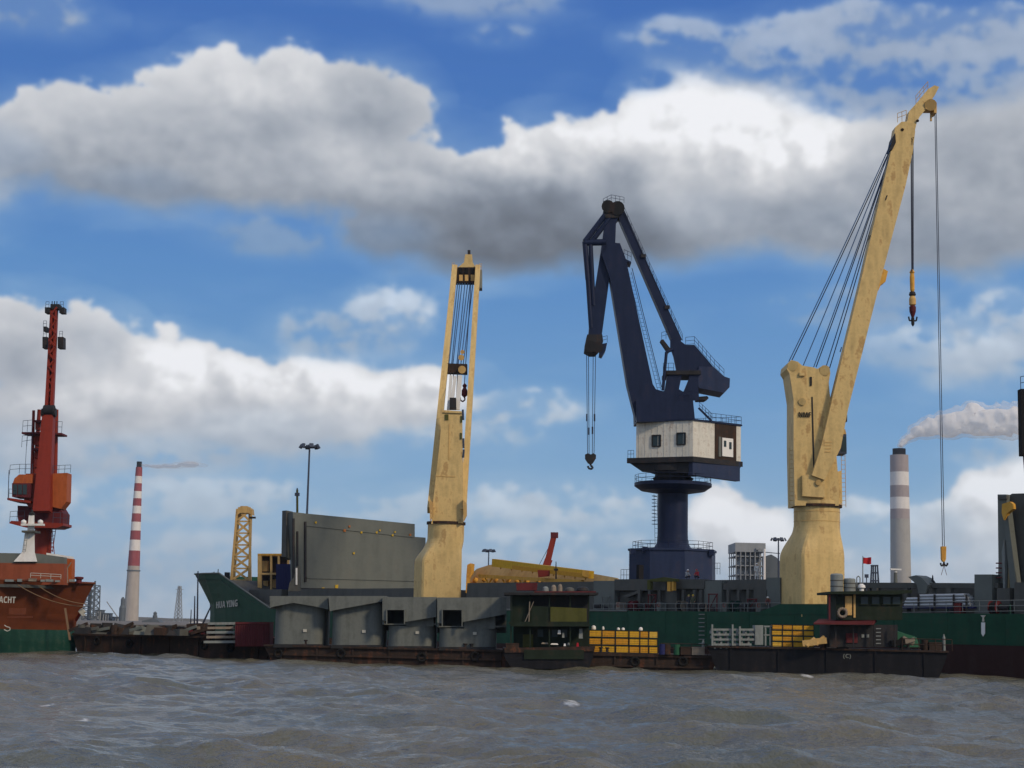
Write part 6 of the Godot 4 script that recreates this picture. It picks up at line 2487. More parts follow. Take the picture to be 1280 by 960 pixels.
func make_barges() -> void:
	# low scrap barge on the left
	barge("flat_barge", "low dark scrap barge moored off the bow of the brown ship", 90, 343, 170, 158, 2.1, 10, mats.rust_steel, [.92])
	scrap_on_barge()
	barge("deck_barge", "brown deck barge carrying the grey steel blocks", 330, 650, 152, 147, 1.55, 11, mats.rust_steel, [.95, .45])
	grey_block("grey steel block with gabled overhang next to the maroon container", [[337, 745], [409, 745], [410.5, 762], [396, 758.5], [367, 753.5], [343, 758], [337.5, 760]], [[341, 752], [404, 752], [404, 808.5]], [], 151.5)
	grey_block("grey steel block whose overhang slopes down to one side", [[410.5, 745], [482, 745], [482, 751.5], [474, 752.5], [422, 762], [412, 764]], [[413, 752], [479, 752], [479, 809.5]], [], 150.5)
	grey_block("grey steel block with a dark square opening beside the sloping one", [[478, 746.5], [545.5, 746.5], [545.5, 771], [506, 777.5], [480, 777]], [[484, 782], [543, 782], [543, 811]], [484, 762.5, 505, 780], 149.5)
	grey_block("grey steel block with a dark square opening next to the olive workboat", [[546.5, 747], [633, 747], [633, 767.5], [612, 771.5], [578, 777.5], [548, 777]], [[548, 785], [620, 785], [620, 812]], [553.5, 762.5, 577, 783], 148.5)
	make_workboat()
	barge("supply_barge", "maroon-edged barge carrying the taller stack of yellow crates", 640, 900, 146.5, 144.5, 1.5, 10, mats.rust_steel, [.9, .3])
	barge("black_barge", "black-hulled barge carrying grey racks and the tug's deckhouse", 884, 1186, 143.6, 140.7, 2.35, 10, mats.black_hull, [.97])
	make_crates()
	make_tug_house()

func scrap_on_barge() -> void:
	var d := 164.0
	var k := d / FOCAL
	# stacked pale slabs
	var i := 0
	for y in [803.0, 797.0, 791.0, 785.5, 780.0]:
		origin = at(276, y, 157)
		var st := new_st()
		var x0 := 256.0 + rng.randf_range(-2, 3) + (2.0 if y < 790 else 0.0)
		var x1 := 294.0 + rng.randf_range(-2, 0)
		plate(st, [[x0, y - 2.0], [x1, y - 2.4], [x1, y + .8], [x0, y + 1.0]], 157, 3.2)
		single("hatch_board", st, mats.timber if i % 2 else mats.rack_grey, ["lowest pale hatch board in the pile beside the maroon container", "second pale hatch board up from the barge deck in the pile", "middle pale hatch board in the pile beside the maroon container", "pale hatch board just under the top of the pile", "topmost pale hatch board under the green ship's bow"][i], "board", "pile of hatch boards")
		i += 1
	for y in [800.0, 794.0, 788.2, 782.7]:
		for x in [262.0, 284.0]:
			origin = at(x, y, 158)
			var st := new_st()
			plate(st, rect(x - 2, y - 2.6, x + 2, y + 2.8), 157.6, 2.2)
			single("wood_chock", st, mats.rust_steel, "dark wooden chock between two pale hatch boards", "chock", "chocks in the board pile")
	# maroon container
	origin = at(315, 808, 156)
	var o := thing("shipping_container", "maroon corrugated container between the board pile and the grey blocks", "container", origin)
	var st := new_st()
	plate(st, rect(294, 778.5, 337, 808), 155.5, 2.5)
	obj("body", st, mats.maroon, o)
	for j in 14:
		st = new_st()
		plate(st, rect(296 + j * 2.9, 780.5, 297.3 + j * 2.9, 806.5), 155.42, .1)
		obj("rib", st, mats.maroon, o)
	st = new_st()
	plate(st, rect(294, 777.6, 337, 780), 155.35, 2.7)
	obj("top_rail", st, mats.maroon, o)
	# rusty box
	o = thing("rusty_box", "rusty pinkish steel box with loose plates on the scrap barge", "box", at(245, 796, 162))
	st = new_st()
	plate(st, [[233, 780], [258, 779], [258, 797], [233, 797]], 161.5, 2.4)
	obj("body", st, mats.rust_steel, o)
	for q in [[236, 784, 241, 791], [246, 783, 250, 787], [251, 786, 256, 793]]:
		st = new_st()
		plate(st, rect(q[0], q[1], q[2], q[3]), 161.3, .15)
		obj("patch_plate", st, mats.timber if q[0] == 246 else mats.maroon, o)
	# masts and spars before the green bow
	for q in [[246.5, 786, 247.5, 714, .10, "tall thin pole standing on the scrap barge before the green bow"], [243, 780, 243.5, 745, .09, "short thin pole beside the tall pole on the scrap barge"], [252, 783, 264, 757, .11, "slanting spar leaning towards the green bow"], [238, 788, 239, 762, .07, "thin stake at the end of the rusty box"]]:
		origin = at(q[0], q[1], 162)
		st = new_st()
		tube(st, origin, at(q[2], q[3], 162), q[4], q[4] * .6, 6)
		single("thin_pole", st, mats.cable, q[5], "pole", "poles on the scrap barge")
	# heaps of scrap: rusted beams, drums and boxes, each lying by itself
	var kinds := ["propped beam", "drum", "box", "bent plate"]
	var beside := ["by the brown ship's stem", "before the process tower", "before the striped chimney", "before the silo house", "before the far pylon", "beside the rusty box"]
	var n := 46
	for j in n:
		var px := lerpf(97.0, 254.0, (j + rng.randf() * .8) / n)
		var dd := 160.5 + rng.randf() * 4.0
		var h := rng.randf_range(.4, 1.1)
		var c := at(px, 800, dd)
		var yd := 2.1
		c.y = yd
		origin = c
		st = new_st()
		var kd := j % 4
		var place: String = beside[clampi(int((px - 97.0) / 26.5), 0, 5)]
		if kd == 0:
			var t := rng.randf() * .8 - .4
			beam(st, c + Vector3(-.9, .25, 0), c + Vector3(.9, .25 + h * .8, t), .28, .3)
		elif kd == 1:
			lathe(st, c, [[.34, 0], [.34, .3], [.37, .32], [.34, .34], [.34, .88], [0, .88]], 12)
		elif kd == 2:
			block(st, c + Vector3(0, h * .5, 0), Vector3(rng.randf_range(.8, 1.7), h, 1.0), rng.randf())
		else:
			hexa(st, [c + Vector3(-.8, 0, 0), c + Vector3(.8, 0, -.2), c + Vector3(.8, 0, -.4), c + Vector3(-.8, 0, -.2), c + Vector3(-.6, h * 1.1, -.3), c + Vector3(.9, h * .8, -.6), c + Vector3(.9, h * .8, -.7), c + Vector3(-.6, h * 1.1, -.4)])
		var pick := rng.randi() % 7
		var m: Material = [mats.rust_steel, mats.dark_steel, mats.rust_steel, mats.dark_steel, mats.hatch_grey_dark, mats.rust_steel, mats.hatch_grey][pick]
		single(["scrap_beam", "oil_drum", "scrap_box", "scrap_plate"][kd], st, m, "%s %s on the scrap barge %s" % [["rusty brown", "blackened", "rusty brown", "blackened", "dull grey", "rusty brown", "light grey"][pick], kinds[kd], place], ["beam", "drum", "box", "plate"][kd], "scrap lying on the low barge")

func make_workboat() -> void:
	var d := 144.5
	var o := thing("workboat", "dark olive two-deck workboat moored beside the grey blocks", "boat", at(688, 815, d + 3))
	var st := new_st()
	plate(st, [[628, 810], [744, 808], [741, 822], [736, 836], [640, 836], [632, 824]], d, 7)
	obj("hull", st, mats.black_hull, o)
	st = new_st()
	plate(st, [[630, 810], [743, 808], [742, 814], [631, 816]], d - .12, .3)
	obj("gunwale", st, mats.rust_steel, o)
	st = new_st()
	plate(st, rect(655, 812.5, 730, 824), d - .15, .2)
	obj("side_board", st, mats.dark_green, o)
	# decks and roof
	for q in [[638, 780.5, 738, 783, .9, mats.dark_green], [630, 740.5, 748, 743.5, 1.6, mats.dark_steel], [636, 777, 736, 780.5, .5, mats.dark_green], [668, 739, 745, 741, .2, mats.maroon]]:
		st = new_st()
		plate(st, rect(q[0], q[1], q[2], q[3]), d - q[4] * .5 + .5, 5.0 + q[4] * .5)
		obj("deck", st, q[5], o)
	st = new_st()
	plate(st, rect(640, 743.5, 664, 777), d + .8, 4.2)
	obj("cabin", st, mats.dark_green, o)
	st = new_st()
	plate(st, rect(664, 743.5, 736, 777), d + 2.2, 3.0)
	obj("cabin", st, mats.dark_steel, o)
	st = new_st()
	plate(st, [[688, 758.5], [733.5, 760.5], [733.5, 777], [688, 777]], d + .3, .25)
	obj("olive_awning", st, mats.olive, o)
	st = new_st()
	plate(st, [[664, 757], [687.4, 758.5], [687.4, 777], [664, 777]], d + .45, .2)
	obj("dark_awning", st, mats.dark_green, o)
	st = new_st()
	plate(st, rect(642, 783, 736, 810), d + 2.6, 2.6)
	obj("lower_cabin", st, mats.dark_green, o)
	for x in [638, 662, 686, 712, 735]:
		st = new_st()
		plate(st, rect(x, 743, x + 1.6, 810), d + .4, .15)
		obj("post", st, mats.dark_green, o)
	st = new_st()
	plate(st, rect(653.5, 793, 666.5, 810), d + 2.5, .1)
	obj("door", st, mats.olive, o)
	for x in [672.0, 690.0, 702.0]:
		st = new_st()
		plate(st, rect(x, 787, x + 7, 796), d + 2.52, .1)
		obj("window", st, mats.glass, o)
	st = new_st()
	wire(st, [at(661, 778, d + .3), at(662, 752, d + .3)], .05)
	wire(st, [at(656, 778, d + .3), at(667, 752, d + .3)], .04)
	obj("rigging", st, mats.timber, o)
	# what lies on its roof
	origin = at(659, 740, d + 1)
	st = new_st()
	plate(st, [[645, 729], [672, 728.5], [671, 738], [646, 738]], d + .8, 1.6)
	single("roof_locker", st, mats.maroon, "maroon locker on the roof of the olive workboat", "locker")
	for q in [[682, 737, 8, 7, mats.rack_grey, "light grey bundle on the workboat roof"], [692, 736, 7, 9, mats.timber, "pale sack on the workboat roof beside the aerial"], [700, 735.5, 6, 10, mats.timber, "taller pale sack standing on the workboat roof"], [712, 737, 12, 6, mats.hatch_grey_dark, "dark low box on the workboat roof"], [728, 736, 16, 7, mats.dark_steel, "black tarpaulin heap on the workboat roof"]]:
		origin = at(q[0], 740, d + 1.2)
		st = new_st()
		var w: float = q[2] * d / FOCAL * .5
		var h: float = q[3] * d / FOCAL
		lathe(st, origin, [[w * .96, 0], [w, h * .3], [w * .9, h * .7], [w * .5, h * .96], [0, h]], 10)
		single("roof_bundle", st, q[4], q[5], "bundle", "things on the workboat roof")
	# gear on the lower deck
	var i := 0
	for q in [[699, 790, 4, 5, mats.white_enamel], [704, 794, 3, 6, mats.rack_grey], [693, 805, 10, 1.6, mats.white_enamel], [706, 806, 3, 3, mats.white_enamel], [711, 805, 4, 3, mats.rack_grey], [722, 806, 3, 5, mats.cloth_red], [726, 792, 5, 12, mats.rack_grey], [681, 804, 9, 2, mats.timber]]:
		origin = at(q[0], 810, d + .9)
		st = new_st()
		var c := at(q[0], q[1], d + .9)
		var w: float = q[2] * d / FOCAL
		var h: float = q[3] * d / FOCAL
		hexa(st, [c + Vector3(-w * .5, -h * .5, .2), c + Vector3(w * .5, -h * .5, .2), c + Vector3(w * .5, -h * .5, -.3), c + Vector3(-w * .5, -h * .5, -.3), c + Vector3(-w * .36, h * .5, .12), c + Vector3(w * .36, h * .5, .12), c + Vector3(w * .36, h * .5, -.2), c + Vector3(-w * .36, h * .5, -.2)])
		single("deck_item", st, q[4], "%s on the lower deck of the olive workboat" % ["tapered white jug hung", "grey canister stacked", "flat white board laid", "small white tub", "squat grey tub", "red canister", "tall grey sack", "flat pale plank laid"][i], "gear", "gear on the workboat's lower deck")
		i += 1

func crate(w: float, h: float, dp: float) -> Node3D:
	var o := thing("yellow_crate", "", "crate", Vector3.ZERO, "yellow crates stacked on the barges")
	var st := new_st()
	block(st, Vector3(0, h * .5, 0), Vector3(w * .92, h * .88, dp * .92))
	obj("body", st, mats.crate_yellow, o)
	st = new_st()
	for sx in [-.5, .5]:
		for sz in [-.5, .5]:
			beam(st, Vector3(sx * w * .97, .01, sz * dp * .97), Vector3(sx * w * .97, h * .97, sz * dp * .97), .05, .05)
	for y in [.03, h * .95]:
		for s in [-.5, .5]:
			beam(st, Vector3(-w * .485, y, s * dp * .97), Vector3(w * .485, y, s * dp * .97), .05, .05, -1, -1, Vector3.UP)
			beam(st, Vector3(s * w * .97, y, -dp * .485), Vector3(s * w * .97, y, dp * .485), .05, .05, -1, -1, Vector3.UP)
	obj("frame", st, mats.dark_steel, o)
	for y in [.33, .63]:
		st = new_st()
		beam(st, Vector3(-w * .46, h * y, dp * .475), Vector3(w * .46, h * y, dp * .475), .03, .05)
		obj("slat", st, mats.orange_yellow, o)
	return o

func make_crates() -> void:
	# tall stack on the supply barge
	var d := 147.5
	var k := d / FOCAL
	var cols := [736.0, 752.5, 769.5, 786.5, 800.0, 811.0, 822.5]
	var rows := [809.5, 800.0, 791.0, 782.0]
	var protos := {}
	var nth := ["first", "second", "third", "fourth", "fifth", "sixth"]
	for i in 6:
		var w: float = (cols[i + 1] - cols[i]) * k * .965
		for j in 3:
			var h: float = (rows[j] - rows[j + 1]) * k * .965
			var p := at((cols[i] + cols[i + 1]) * .5, rows[j], d)
			p.z = -d - rng.randf_range(0, .12) - .5
			p.y = 1.5 + 9.35 * k * j + .02
			var key := "%d" % i
			var label := "yellow crate in the %s layer of the stack beside the workboat, column %d from the workboat" % [["bottom", "middle", "top"][j], i + 1]
			label = "yellow crate, %s layer of the stack, %s column from the workboat" % [["bottom", "middle", "top"][j], nth[i]]
			var o: Node3D
			if not protos.has(key):
				o = crate(w, 9.3 * k * .965, 1.0)
				protos[key] = o
				o.position = p
				o.set_meta("label", label)
			else:
				o = copy_of(protos[key], p, label)
			o.rotation.y = rng.randf_range(-.05, .05)
			(o.get_child(0) as MeshInstance3D).material_override = [mats.crate_yellow, mats.crate_yellow, mats.crate_amber, mats.crate_pale][rng.randi() % 4]
	# smaller stack on the black barge
	var d2 := 143.0
	var k2 := d2 / FOCAL
	cols = [965.0, 978.5, 991.0, 1004.5, 1018.0]
	for i in 4:
		for j in 4:
			var p := at((cols[i] + cols[i + 1]) * .5, 808, d2)
			p.z = -d2 - .5 - rng.randf_range(0, .1)
			p.y = 2.35 + 7.5 * k2 * j * .93 + .02
			var label := "yellow crate, %s layer of the square stack, %s column from the grey racks" % [["bottom", "second", "third", "top"][j], nth[i]]
			var key := "b%d" % i
			var o: Node3D
			if not protos.has(key):
				o = crate((cols[i + 1] - cols[i]) * k2 * .965, 7.4 * k2 * .9, 1.0)
				protos[key] = o
				o.position = p
				o.set_meta("label", label)
			else:
				o = copy_of(protos[key], p, label)
			o.rotation.y = rng.randf_range(-.05, .05)
			(o.get_child(0) as MeshInstance3D).material_override = [mats.crate_yellow, mats.crate_yellow, mats.crate_amber, mats.crate_pale][rng.randi() % 4]
	# white sacks on top of the tall stack
	var names := ["squat white sack on the top crates by the workboat", "small white sack next to the squat one on the crates", "flat white sack in the middle of the crate stack's top", "white sack beside the flat one on the crates", "white sack at the far end of the crate stack's top"]
	var i := 0
	for q in [[742, 6, 5], [754, 3, 4], [773, 4, 3], [779, 4, 3], [801, 5, 4]]:
		origin = at(q[0], 782, d + .5)
		origin.y = 1.5 + 9.35 * k * 3 + .02
		var st := new_st()
		var w: float = q[1] * k * .5
		var h: float = q[2] * k
		lathe(st, origin, [[w * .9, 0], [w, h * .3], [w * .85, h * .75], [w * .4, h * .95], [0, h]], 10)
		single("white_sack", st, mats.white_enamel, names[i], "sack", "sacks on the crates")
		i += 1
	# grey racks
	d = 143.2
	k = d / FOCAL
	for j in 4:
		var y := 806.0 - j * 6.2
		var x0 := 889.0 + rng.randf_range(-1.5, 3)
		var x1 := 944.0 + rng.randf_range(-6, 3)
		var o := thing("steel_rack", "grey steel rack frame, %s in the pile beside the square crate stack" % ["lowest", "second from the deck", "third from the deck", "topmost"][j], "rack", at(917, y + 2.5, d + 1), "grey racks piled on the black barge")
		for z in [0.0, 1.6]:
			var st := new_st()
			plate(st, rect(x0, y - 1.7, x1, y + .9), d + z, .18)
			obj("rail", st, mats.rack_grey, o)
		for q in 7:
			var x := lerpf(x0 + 1, x1 - 3, q / 6.0)
			var st := new_st()
			plate(st, rect(x, y + .9, x + 2.4, y + 4.6), d + .15, 1.6)
			obj("foot", st, mats.rack_grey, o)
	var st := new_st()
	for q in [[890.5, 780.5], [916, 780.5], [925, 783]]:
		origin = at(q[0], 806, d - .2)
		st = new_st()
		plate(st, rect(q[0] - 1, q[1], q[0] + 1, 807), d - .25, .18)
		single("rack_post", st, mats.rack_grey, "upright grey post at the %s of the rack pile" % ("bare end" if q[0] < 900 else ("middle" if q[0] < 920 else "inner half")), "post", "posts of the rack pile")
	origin = at(950, 807, d)
	st = new_st()
	plate(st, rect(944, 781.5, 954, 806), d - .1, 1.6)
	single("grey_cabinet", st, mats.rack_grey, "tall grey steel cabinet between the racks and the square crate stack", "cabinet")
	origin = at(959, 807, d)
	st = new_st()
	for q in [956.0, 962.0]:
		plate(st, rect(q, 783, q + 2, 807), d, .2)
	plate(st, rect(955, 782, 965, 784), d - .02, 1.2)
	plate(st, rect(955, 793, 965, 794.5), d - .02, 1.2)
	single("grey_trestle", st, mats.rack_grey, "narrow grey trestle against the square crate stack", "trestle")
	# coils of rope and bits on the rails
	var spots := [[887, 803, "black rope coil by the bare end of the racks"], [972, 812, "dark rope coil hung before the square crate stack"], [1012, 806, "tan canvas roll beside the square crate stack"], [1024, 804, "tan canvas bundle beside the tug's deckhouse"], [780, 806, "rusty chain heap at the foot of the tall crate stack"], [760, 808, "rusty shackle pile at the foot of the tall crate stack"], [1138, 800, "pale plank pile on the black barge behind the tug"], [1122, 806, "steel fitting beside the tug's tyres"]]
	for q in spots:
		origin = at(q[0], q[1] + 3, 141.5)
		st = new_st()
		if String(q[2]).contains("coil") or String(q[2]).contains("heap") or String(q[2]).contains("pile"):
			for t in 3:
				torus(st, origin + Vector3(rng.randf_range(-.1, .1), .12 + .15 * t, 0), Vector3.UP, .32 - .05 * t, .09)
		else:
			beam(st, origin + Vector3(-.6, .3, 0), origin + Vector3(.6, .45, .2), .5, .5)
			tube(st, origin + Vector3(-.3, .1, .2), origin + Vector3(.4, .8, .1), .2, .12, 8)
		single("deck_bundle", st, mats.tan_steel if String(q[2]).begins_with("tan") else (mats.timber if String(q[2]).begins_with("pale") else (mats.rust_steel if String(q[2]).begins_with("rusty") else mats.rubber)), q[2], "bundle", "bundles lying on the barges")

func make_tug_house() -> void:
	var d := 140.8
	var k := d / FOCAL
	var o := thing("tug_deckhouse", "dark green tug wheelhouse over a maroon-roofed deckhouse on the black barge", "deckhouse", at(1085, 808, d + 2.5))
	var st := new_st()
	plate(st, rect(1037, 781, 1122, 809), d + .8, 4.5)
	obj("lower_house", st, mats.dark_steel, o)
	st = new_st()
	hexa(st, [at(1017, 778.5, d - .6), at(1092, 777.5, d - .6), at(1096, 773.5, d + 4), at(1024, 773.5, d + 4), at(1017, 780.5, d - .6), at(1092, 781, d - .6), at(1096, 777, d + 4), at(1024, 776.5, d + 4)])
	obj("lower_roof", st, mats.maroon, o)
	st = new_st()
	plate(st, rect(1045, 742, 1128, 775), d + 1.6, 4.0)
	var wheel := obj("wheelhouse", st, mats.dark_green, o)
	st = new_st()
	plate(st, [[1036, 739.5], [1140, 737.5], [1140, 741], [1120, 743], [1036, 742.5]], d + .6, 5.5)
	obj("wheelhouse_roof", st, mats.dark_green, o)
	st = new_st()
	plate(st, rect(1056.5, 745, 1065, 769), d + 1.5, .12)
	obj("door", st, mats.tan_steel, wheel)
	st = new_st()
	plate(st, rect(1067, 743, 1069.5, 772), d + 1.5, .12)
	obj("door_post", st, mats.tan_steel, wheel)
	for x in [1076.0, 1090.0, 1104.0, 1116.0]:
		st = new_st()
		plate(st, rect(x, 746, x + 9, 755), d + 1.52, .12)
		obj("window", st, mats.glass, wheel)
		st = new_st()
		plate(st, rect(x - .8, 755, x + 9.8, 756.2), d + 1.45, .2)
		obj("window_sill", st, mats.dark_green, wheel)
	for x in [1044, 1066, 1092, 1118]:
		st = new_st()
		plate(st, rect(x, 781, x + 1.6, 809), d + .1, .12)
		obj("awning_post", st, mats.dark_steel, o)
	st = new_st()
	plate(st, rect(1057.5, 791.5, 1072, 803.5), d + .7, .12)
	obj("maroon_panel", st, mats.maroon, o)
	for x in [1077.0, 1083.0]:
		st = new_st()
		plate(st, rect(x, 793, x + 3.4, 797), d + .72, .1)
		obj("vent_plate", st, mats.rack_grey, o)
	st = new_st()
	plate(st, rect(1036, 742, 1038, 775), d + .9, .12)
	obj("corner_post", st, mats.maroon, o)
	for i in 5:
		st = new_st()
		tube(st, at(1095, 786 + i * 4.6, d - .2), at(1101, 786 + i * 4.6, d - .2), .05, .05, 5)
		obj("ladder_rung", st, mats.rack_grey, o)
	lettering("(C)", at(1054, 823.5, d - .35), 6.0 * k, 9.5 * k, Vector3(0, 0, 1), mats.hatch_grey, o, 0.0, "hull_mark")
	# lifebuoy
	origin = at(1053, 766, d + 1.3)
	st = new_st()
	torus(st, origin, Vector3(0, 0, 1), .36, .13)
	single("lifebuoy", st, mats.timber, "pale lifebuoy hung on the dark green wheelhouse", "lifebuoy")
	# tanks and gear on the roof
	for q in [[1046, 8.0, 23, "tall grey water tank on the wheelhouse roof"], [1062, 7.5, 17, "low broad grey water tank on the wheelhouse roof"]]:
		origin = at(q[0], 739.5, d + 2.2)
		o = thing("water_tank", q[3], "tank", origin, "tanks on the wheelhouse roof")
		var r: float = q[1] * k
		var h: float = q[2] * k
		st = new_st()
		lathe(st, origin, [[r, 0], [r, h * .9], [r * .8, h * .97], [0, h]], 20)
		obj("shell", st, mats.rack_grey, o)
		for y in [.28, .6]:
			st = new_st()
			lathe(st, origin, [[r, h * y - .05], [r * 1.04, h * y], [r, h * y + .05]], 20)
			obj("hoop", st, mats.hatch_grey_dark, o)
	origin = at(1077, 739, d + 2)
	st = new_st()
	lathe(st, origin, [[.2, 0], [.2, .2], [.34, .3], [.3, .5], [.12, .62], [0, .65]], 14)
	single("radar_dome", st, mats.white_enamel, "small white dome on the wheelhouse roof", "dome")
	origin = at(1075, 739, d + 2.4)
	st = new_st()
	loop_tube(st, [origin, at(1075, 722, d + 2.4), at(1073, 720, d + 2.4), at(1071, 722, d + 2.4), at(1071, 739, d + 2.4)], .05)
	single("roof_hoop", st, mats.rack_grey, "thin grey pipe hoop beside the water tanks", "hoop")
	# tarpaulin behind
	origin = at(1132, 806, d + 3)
	st = new_st()
	hexa(st, [at(1118, 809, d + 1.5), at(1150, 809, d + 1.5), at(1150, 809, d + 4.5), at(1118, 809, d + 4.5), at(1120, 789, d + 2.4), at(1142, 795, d + 2.0), at(1146, 797, d + 4), at(1120, 788, d + 4)])
	single("green_tarpaulin", st, mats.tarp_green, "dark green tarpaulin over a heap behind the wheelhouse", "tarpaulin")
	origin = at(1137, 803, d + 1)
	st = new_st()
	beam(st, at(1128, 797, d + 1), at(1142, 805, d + 1), .35, .3)
	beam(st, at(1131, 803, d + .8), at(1143, 799, d + .8), .3, .3)
	single("loose_timber", st, mats.timber, "crossed pale timbers in front of the green tarpaulin", "timber")

# ---------------------------------------------------------------- deck clutter
func make_clutter() -> void:
	# lashing frames and gear along the ship's near deck edge, each a small thing of its own
	var spots := [[748, "by the workboat"], [757, "by the workboat"], [776, "behind the tall crate stack"], [792, "behind the tall crate stack"], [803, "behind the tall crate stack"], [815, "behind the tall crate stack"], [827, "under the yellow bracket"], [852, "under the crouching dockers"], [878, "beside the hull rungs"], [891, "beside the hull rungs"], [909, "behind the grey racks"], [919, "behind the grey racks"], [930, "behind the grey racks"], [940, "behind the grey racks"], [952, "behind the grey cabinet"], [1098, "behind the wheelhouse"], [1108, "behind the wheelhouse"], [1190, "past the silver pipes"], [1200, "past the silver pipes"], [1244, "by the derrick posts"], [1256, "by the derrick posts"]]
	var kinds := ["winch", "pipe_stand", "valve_box", "hose_reel"]
	var words := ["grey mooring winch on the ship's side deck %s", "small pipe frame on the ship's side deck %s", "squat valve box on the ship's side deck %s", "hose reel on the ship's side deck %s"]
	var seen := {}
	for i in spots.size():
		var q = spots[i]
		var p := side_at(q[0], 768, 2.2)
		p.y = 5.68
		var kd := i % 4
		var label: String = words[kd] % q[1]
		if seen.has(label): kd = (kd + 1) % 4
		label = words[kd] % q[1]
		seen[label] = true
		var tint: Material = [mats.rack_grey, mats.boot_green, mats.maroon, mats.hatch_grey, mats.timber][rng.randi() % 5]
		var o := thing(kinds[kd], label, ["winch", "frame", "box", "reel"][kd], p, "gear along the ship's side deck")
		var st := new_st()
		if kd == 0:
			for s in [-.5, .5]:
				beam(st, p + AFT * s, p + AFT * s + Vector3.UP * .9, .12, .6)
			obj("cheek", st, tint, o)
			st = new_st()
			tube(st, p - AFT * .5 + Vector3.UP * .55, p + AFT * .5 + Vector3.UP * .55, .3, .3, 12)
			obj("drum", st, mats.dark_steel, o)
		elif kd == 1:
			var h := rng.randf_range(1.1, 1.9)
			for s in [-.6, .6]:
				tube(st, p + AFT * s, p + AFT * s + Vector3.UP * h, .07, .07, 6)
			tube(st, p - AFT * .7 + Vector3.UP * h, p + AFT * .7 + Vector3.UP * h, .07, .07, 6)
			tube(st, p - AFT * .6 + Vector3.UP * .2, p + AFT * .6 + Vector3.UP * h, .05, .05, 6)
			obj("pipework", st, tint, o)
			st = new_st()
			block(st, p + Vector3.UP * .25, Vector3(.5, .5, .4))
			obj("pump", st, mats.dark_steel, o)
		elif kd == 2:
			block(st, p + Vector3.UP * .5, Vector3(.9, 1.0, .7), .6)
			obj("casing", st, tint, o)
			st = new_st()
			torus(st, p + SIDE * .45 + Vector3.UP * .7, SIDE, .2, .04)
			obj("hand_wheel", st, mats.crane_red, o)
		else:
			tube(st, p - AFT * .3 + Vector3.UP * .6, p + AFT * .3 + Vector3.UP * .6, .5, .5, 14)
			obj("coil", st, mats.rubber if i % 3 else tint, o)
			st = new_st()
			for s in [-.36, .36]:
				tube(st, p + AFT * s + Vector3.UP * .6, p + AFT * (s * 1.1) + Vector3.UP * .6, .62, .62, 14)
				beam(st, p + AFT * s, p + AFT * s + Vector3.UP * .6, .1, .3)
			obj("flange", st, tint, o)
	# loose things on the open barge deck between the crates and the racks, and behind the tug
	var items := [["oil_drum", 828, 809, "blue oil drum beside the tall crate stack"], ["oil_drum", 834, 809, "rusty oil drum second from the tall crate stack"], ["oil_drum", 846, 809, "green oil drum standing alone on the open barge deck"], ["deck_chest", 858, 809, "low rusty chest on the open barge deck"], ["deck_chest", 872, 809, "pale chest just before the bare end of the racks"], ["gas_bottle", 879, 809, "grey gas bottle beside the pale chest"], ["oil_drum", 1156, 809, "dark drum on the black barge past the green tarpaulin"], ["deck_chest", 1168, 809, "rusty chest on the black barge past the green tarpaulin"], ["gas_bottle", 1180, 809, "grey gas bottle at the end of the black barge"], ["oil_drum", 1029, 808, "rusty drum under the maroon awning"], ["deck_chest", 640, 812, "dark chest on the deck between the grey blocks and the workboat"]]
	for q in items:
		var dd := 144.8 if q[1] < 883 else 142.6
		var p := at(q[1], q[2], dd)
		p.y = 1.5 if q[1] < 883 else 2.35
		origin = p
		var st := new_st()
		var o := thing(q[0], q[3], String(q[0]).replace("_", " "), p, "loose things on the barge decks")
		var m: Material = mats.rust_steel
		if String(q[3]).begins_with("blue"): m = mats.deep_blue
		elif String(q[3]).begins_with("green"): m = mats.tarp_green
		elif String(q[3]).begins_with("pale"): m = mats.timber
		elif String(q[3]).begins_with("grey"): m = mats.rack_grey
		if q[0] == "oil_drum":
			lathe(st, p, [[.29, 0], [.29, .28], [.31, .3], [.29, .32], [.29, .58], [.31, .6], [.29, .62], [.29, .88], [0, .88]], 14)
			obj("drum", st, m, o)
		elif q[0] == "gas_bottle":
			lathe(st, p, [[.13, 0], [.13, 1.1], [.07, 1.25], [.05, 1.38], [0, 1.4]], 12)
			obj("cylinder", st, m, o)
		else:
			block(st, p + Vector3.UP * .32, Vector3(1.1, .6, .6), .1)
			obj("chest", st, m, o)
			st = new_st()
			block(st, p + Vector3.UP * .66, Vector3(1.16, .08, .66), .1)
			obj("lid", st, m, o)
	# handrails on the two barges
	for q in [[[826, 809], [884, 809], 144.6, 1.5, "pipe handrail along the open deck of the supply barge"], [[1128, 809], [1190, 809], 141.0, 2.35, "pipe handrail along the end of the black barge"]]:
		var a := at(q[0][0], q[0][1], q[2])
		var b := at(q[1][0], q[1][1], q[2])
		a.y = q[3]
		b.y = q[3]
		origin = a
		var st := new_st()
		rail(st, [a, b], .95, 1.3, .035)
		single("handrail", st, mats.rust_steel, q[4], "railing", "handrails on the barges")

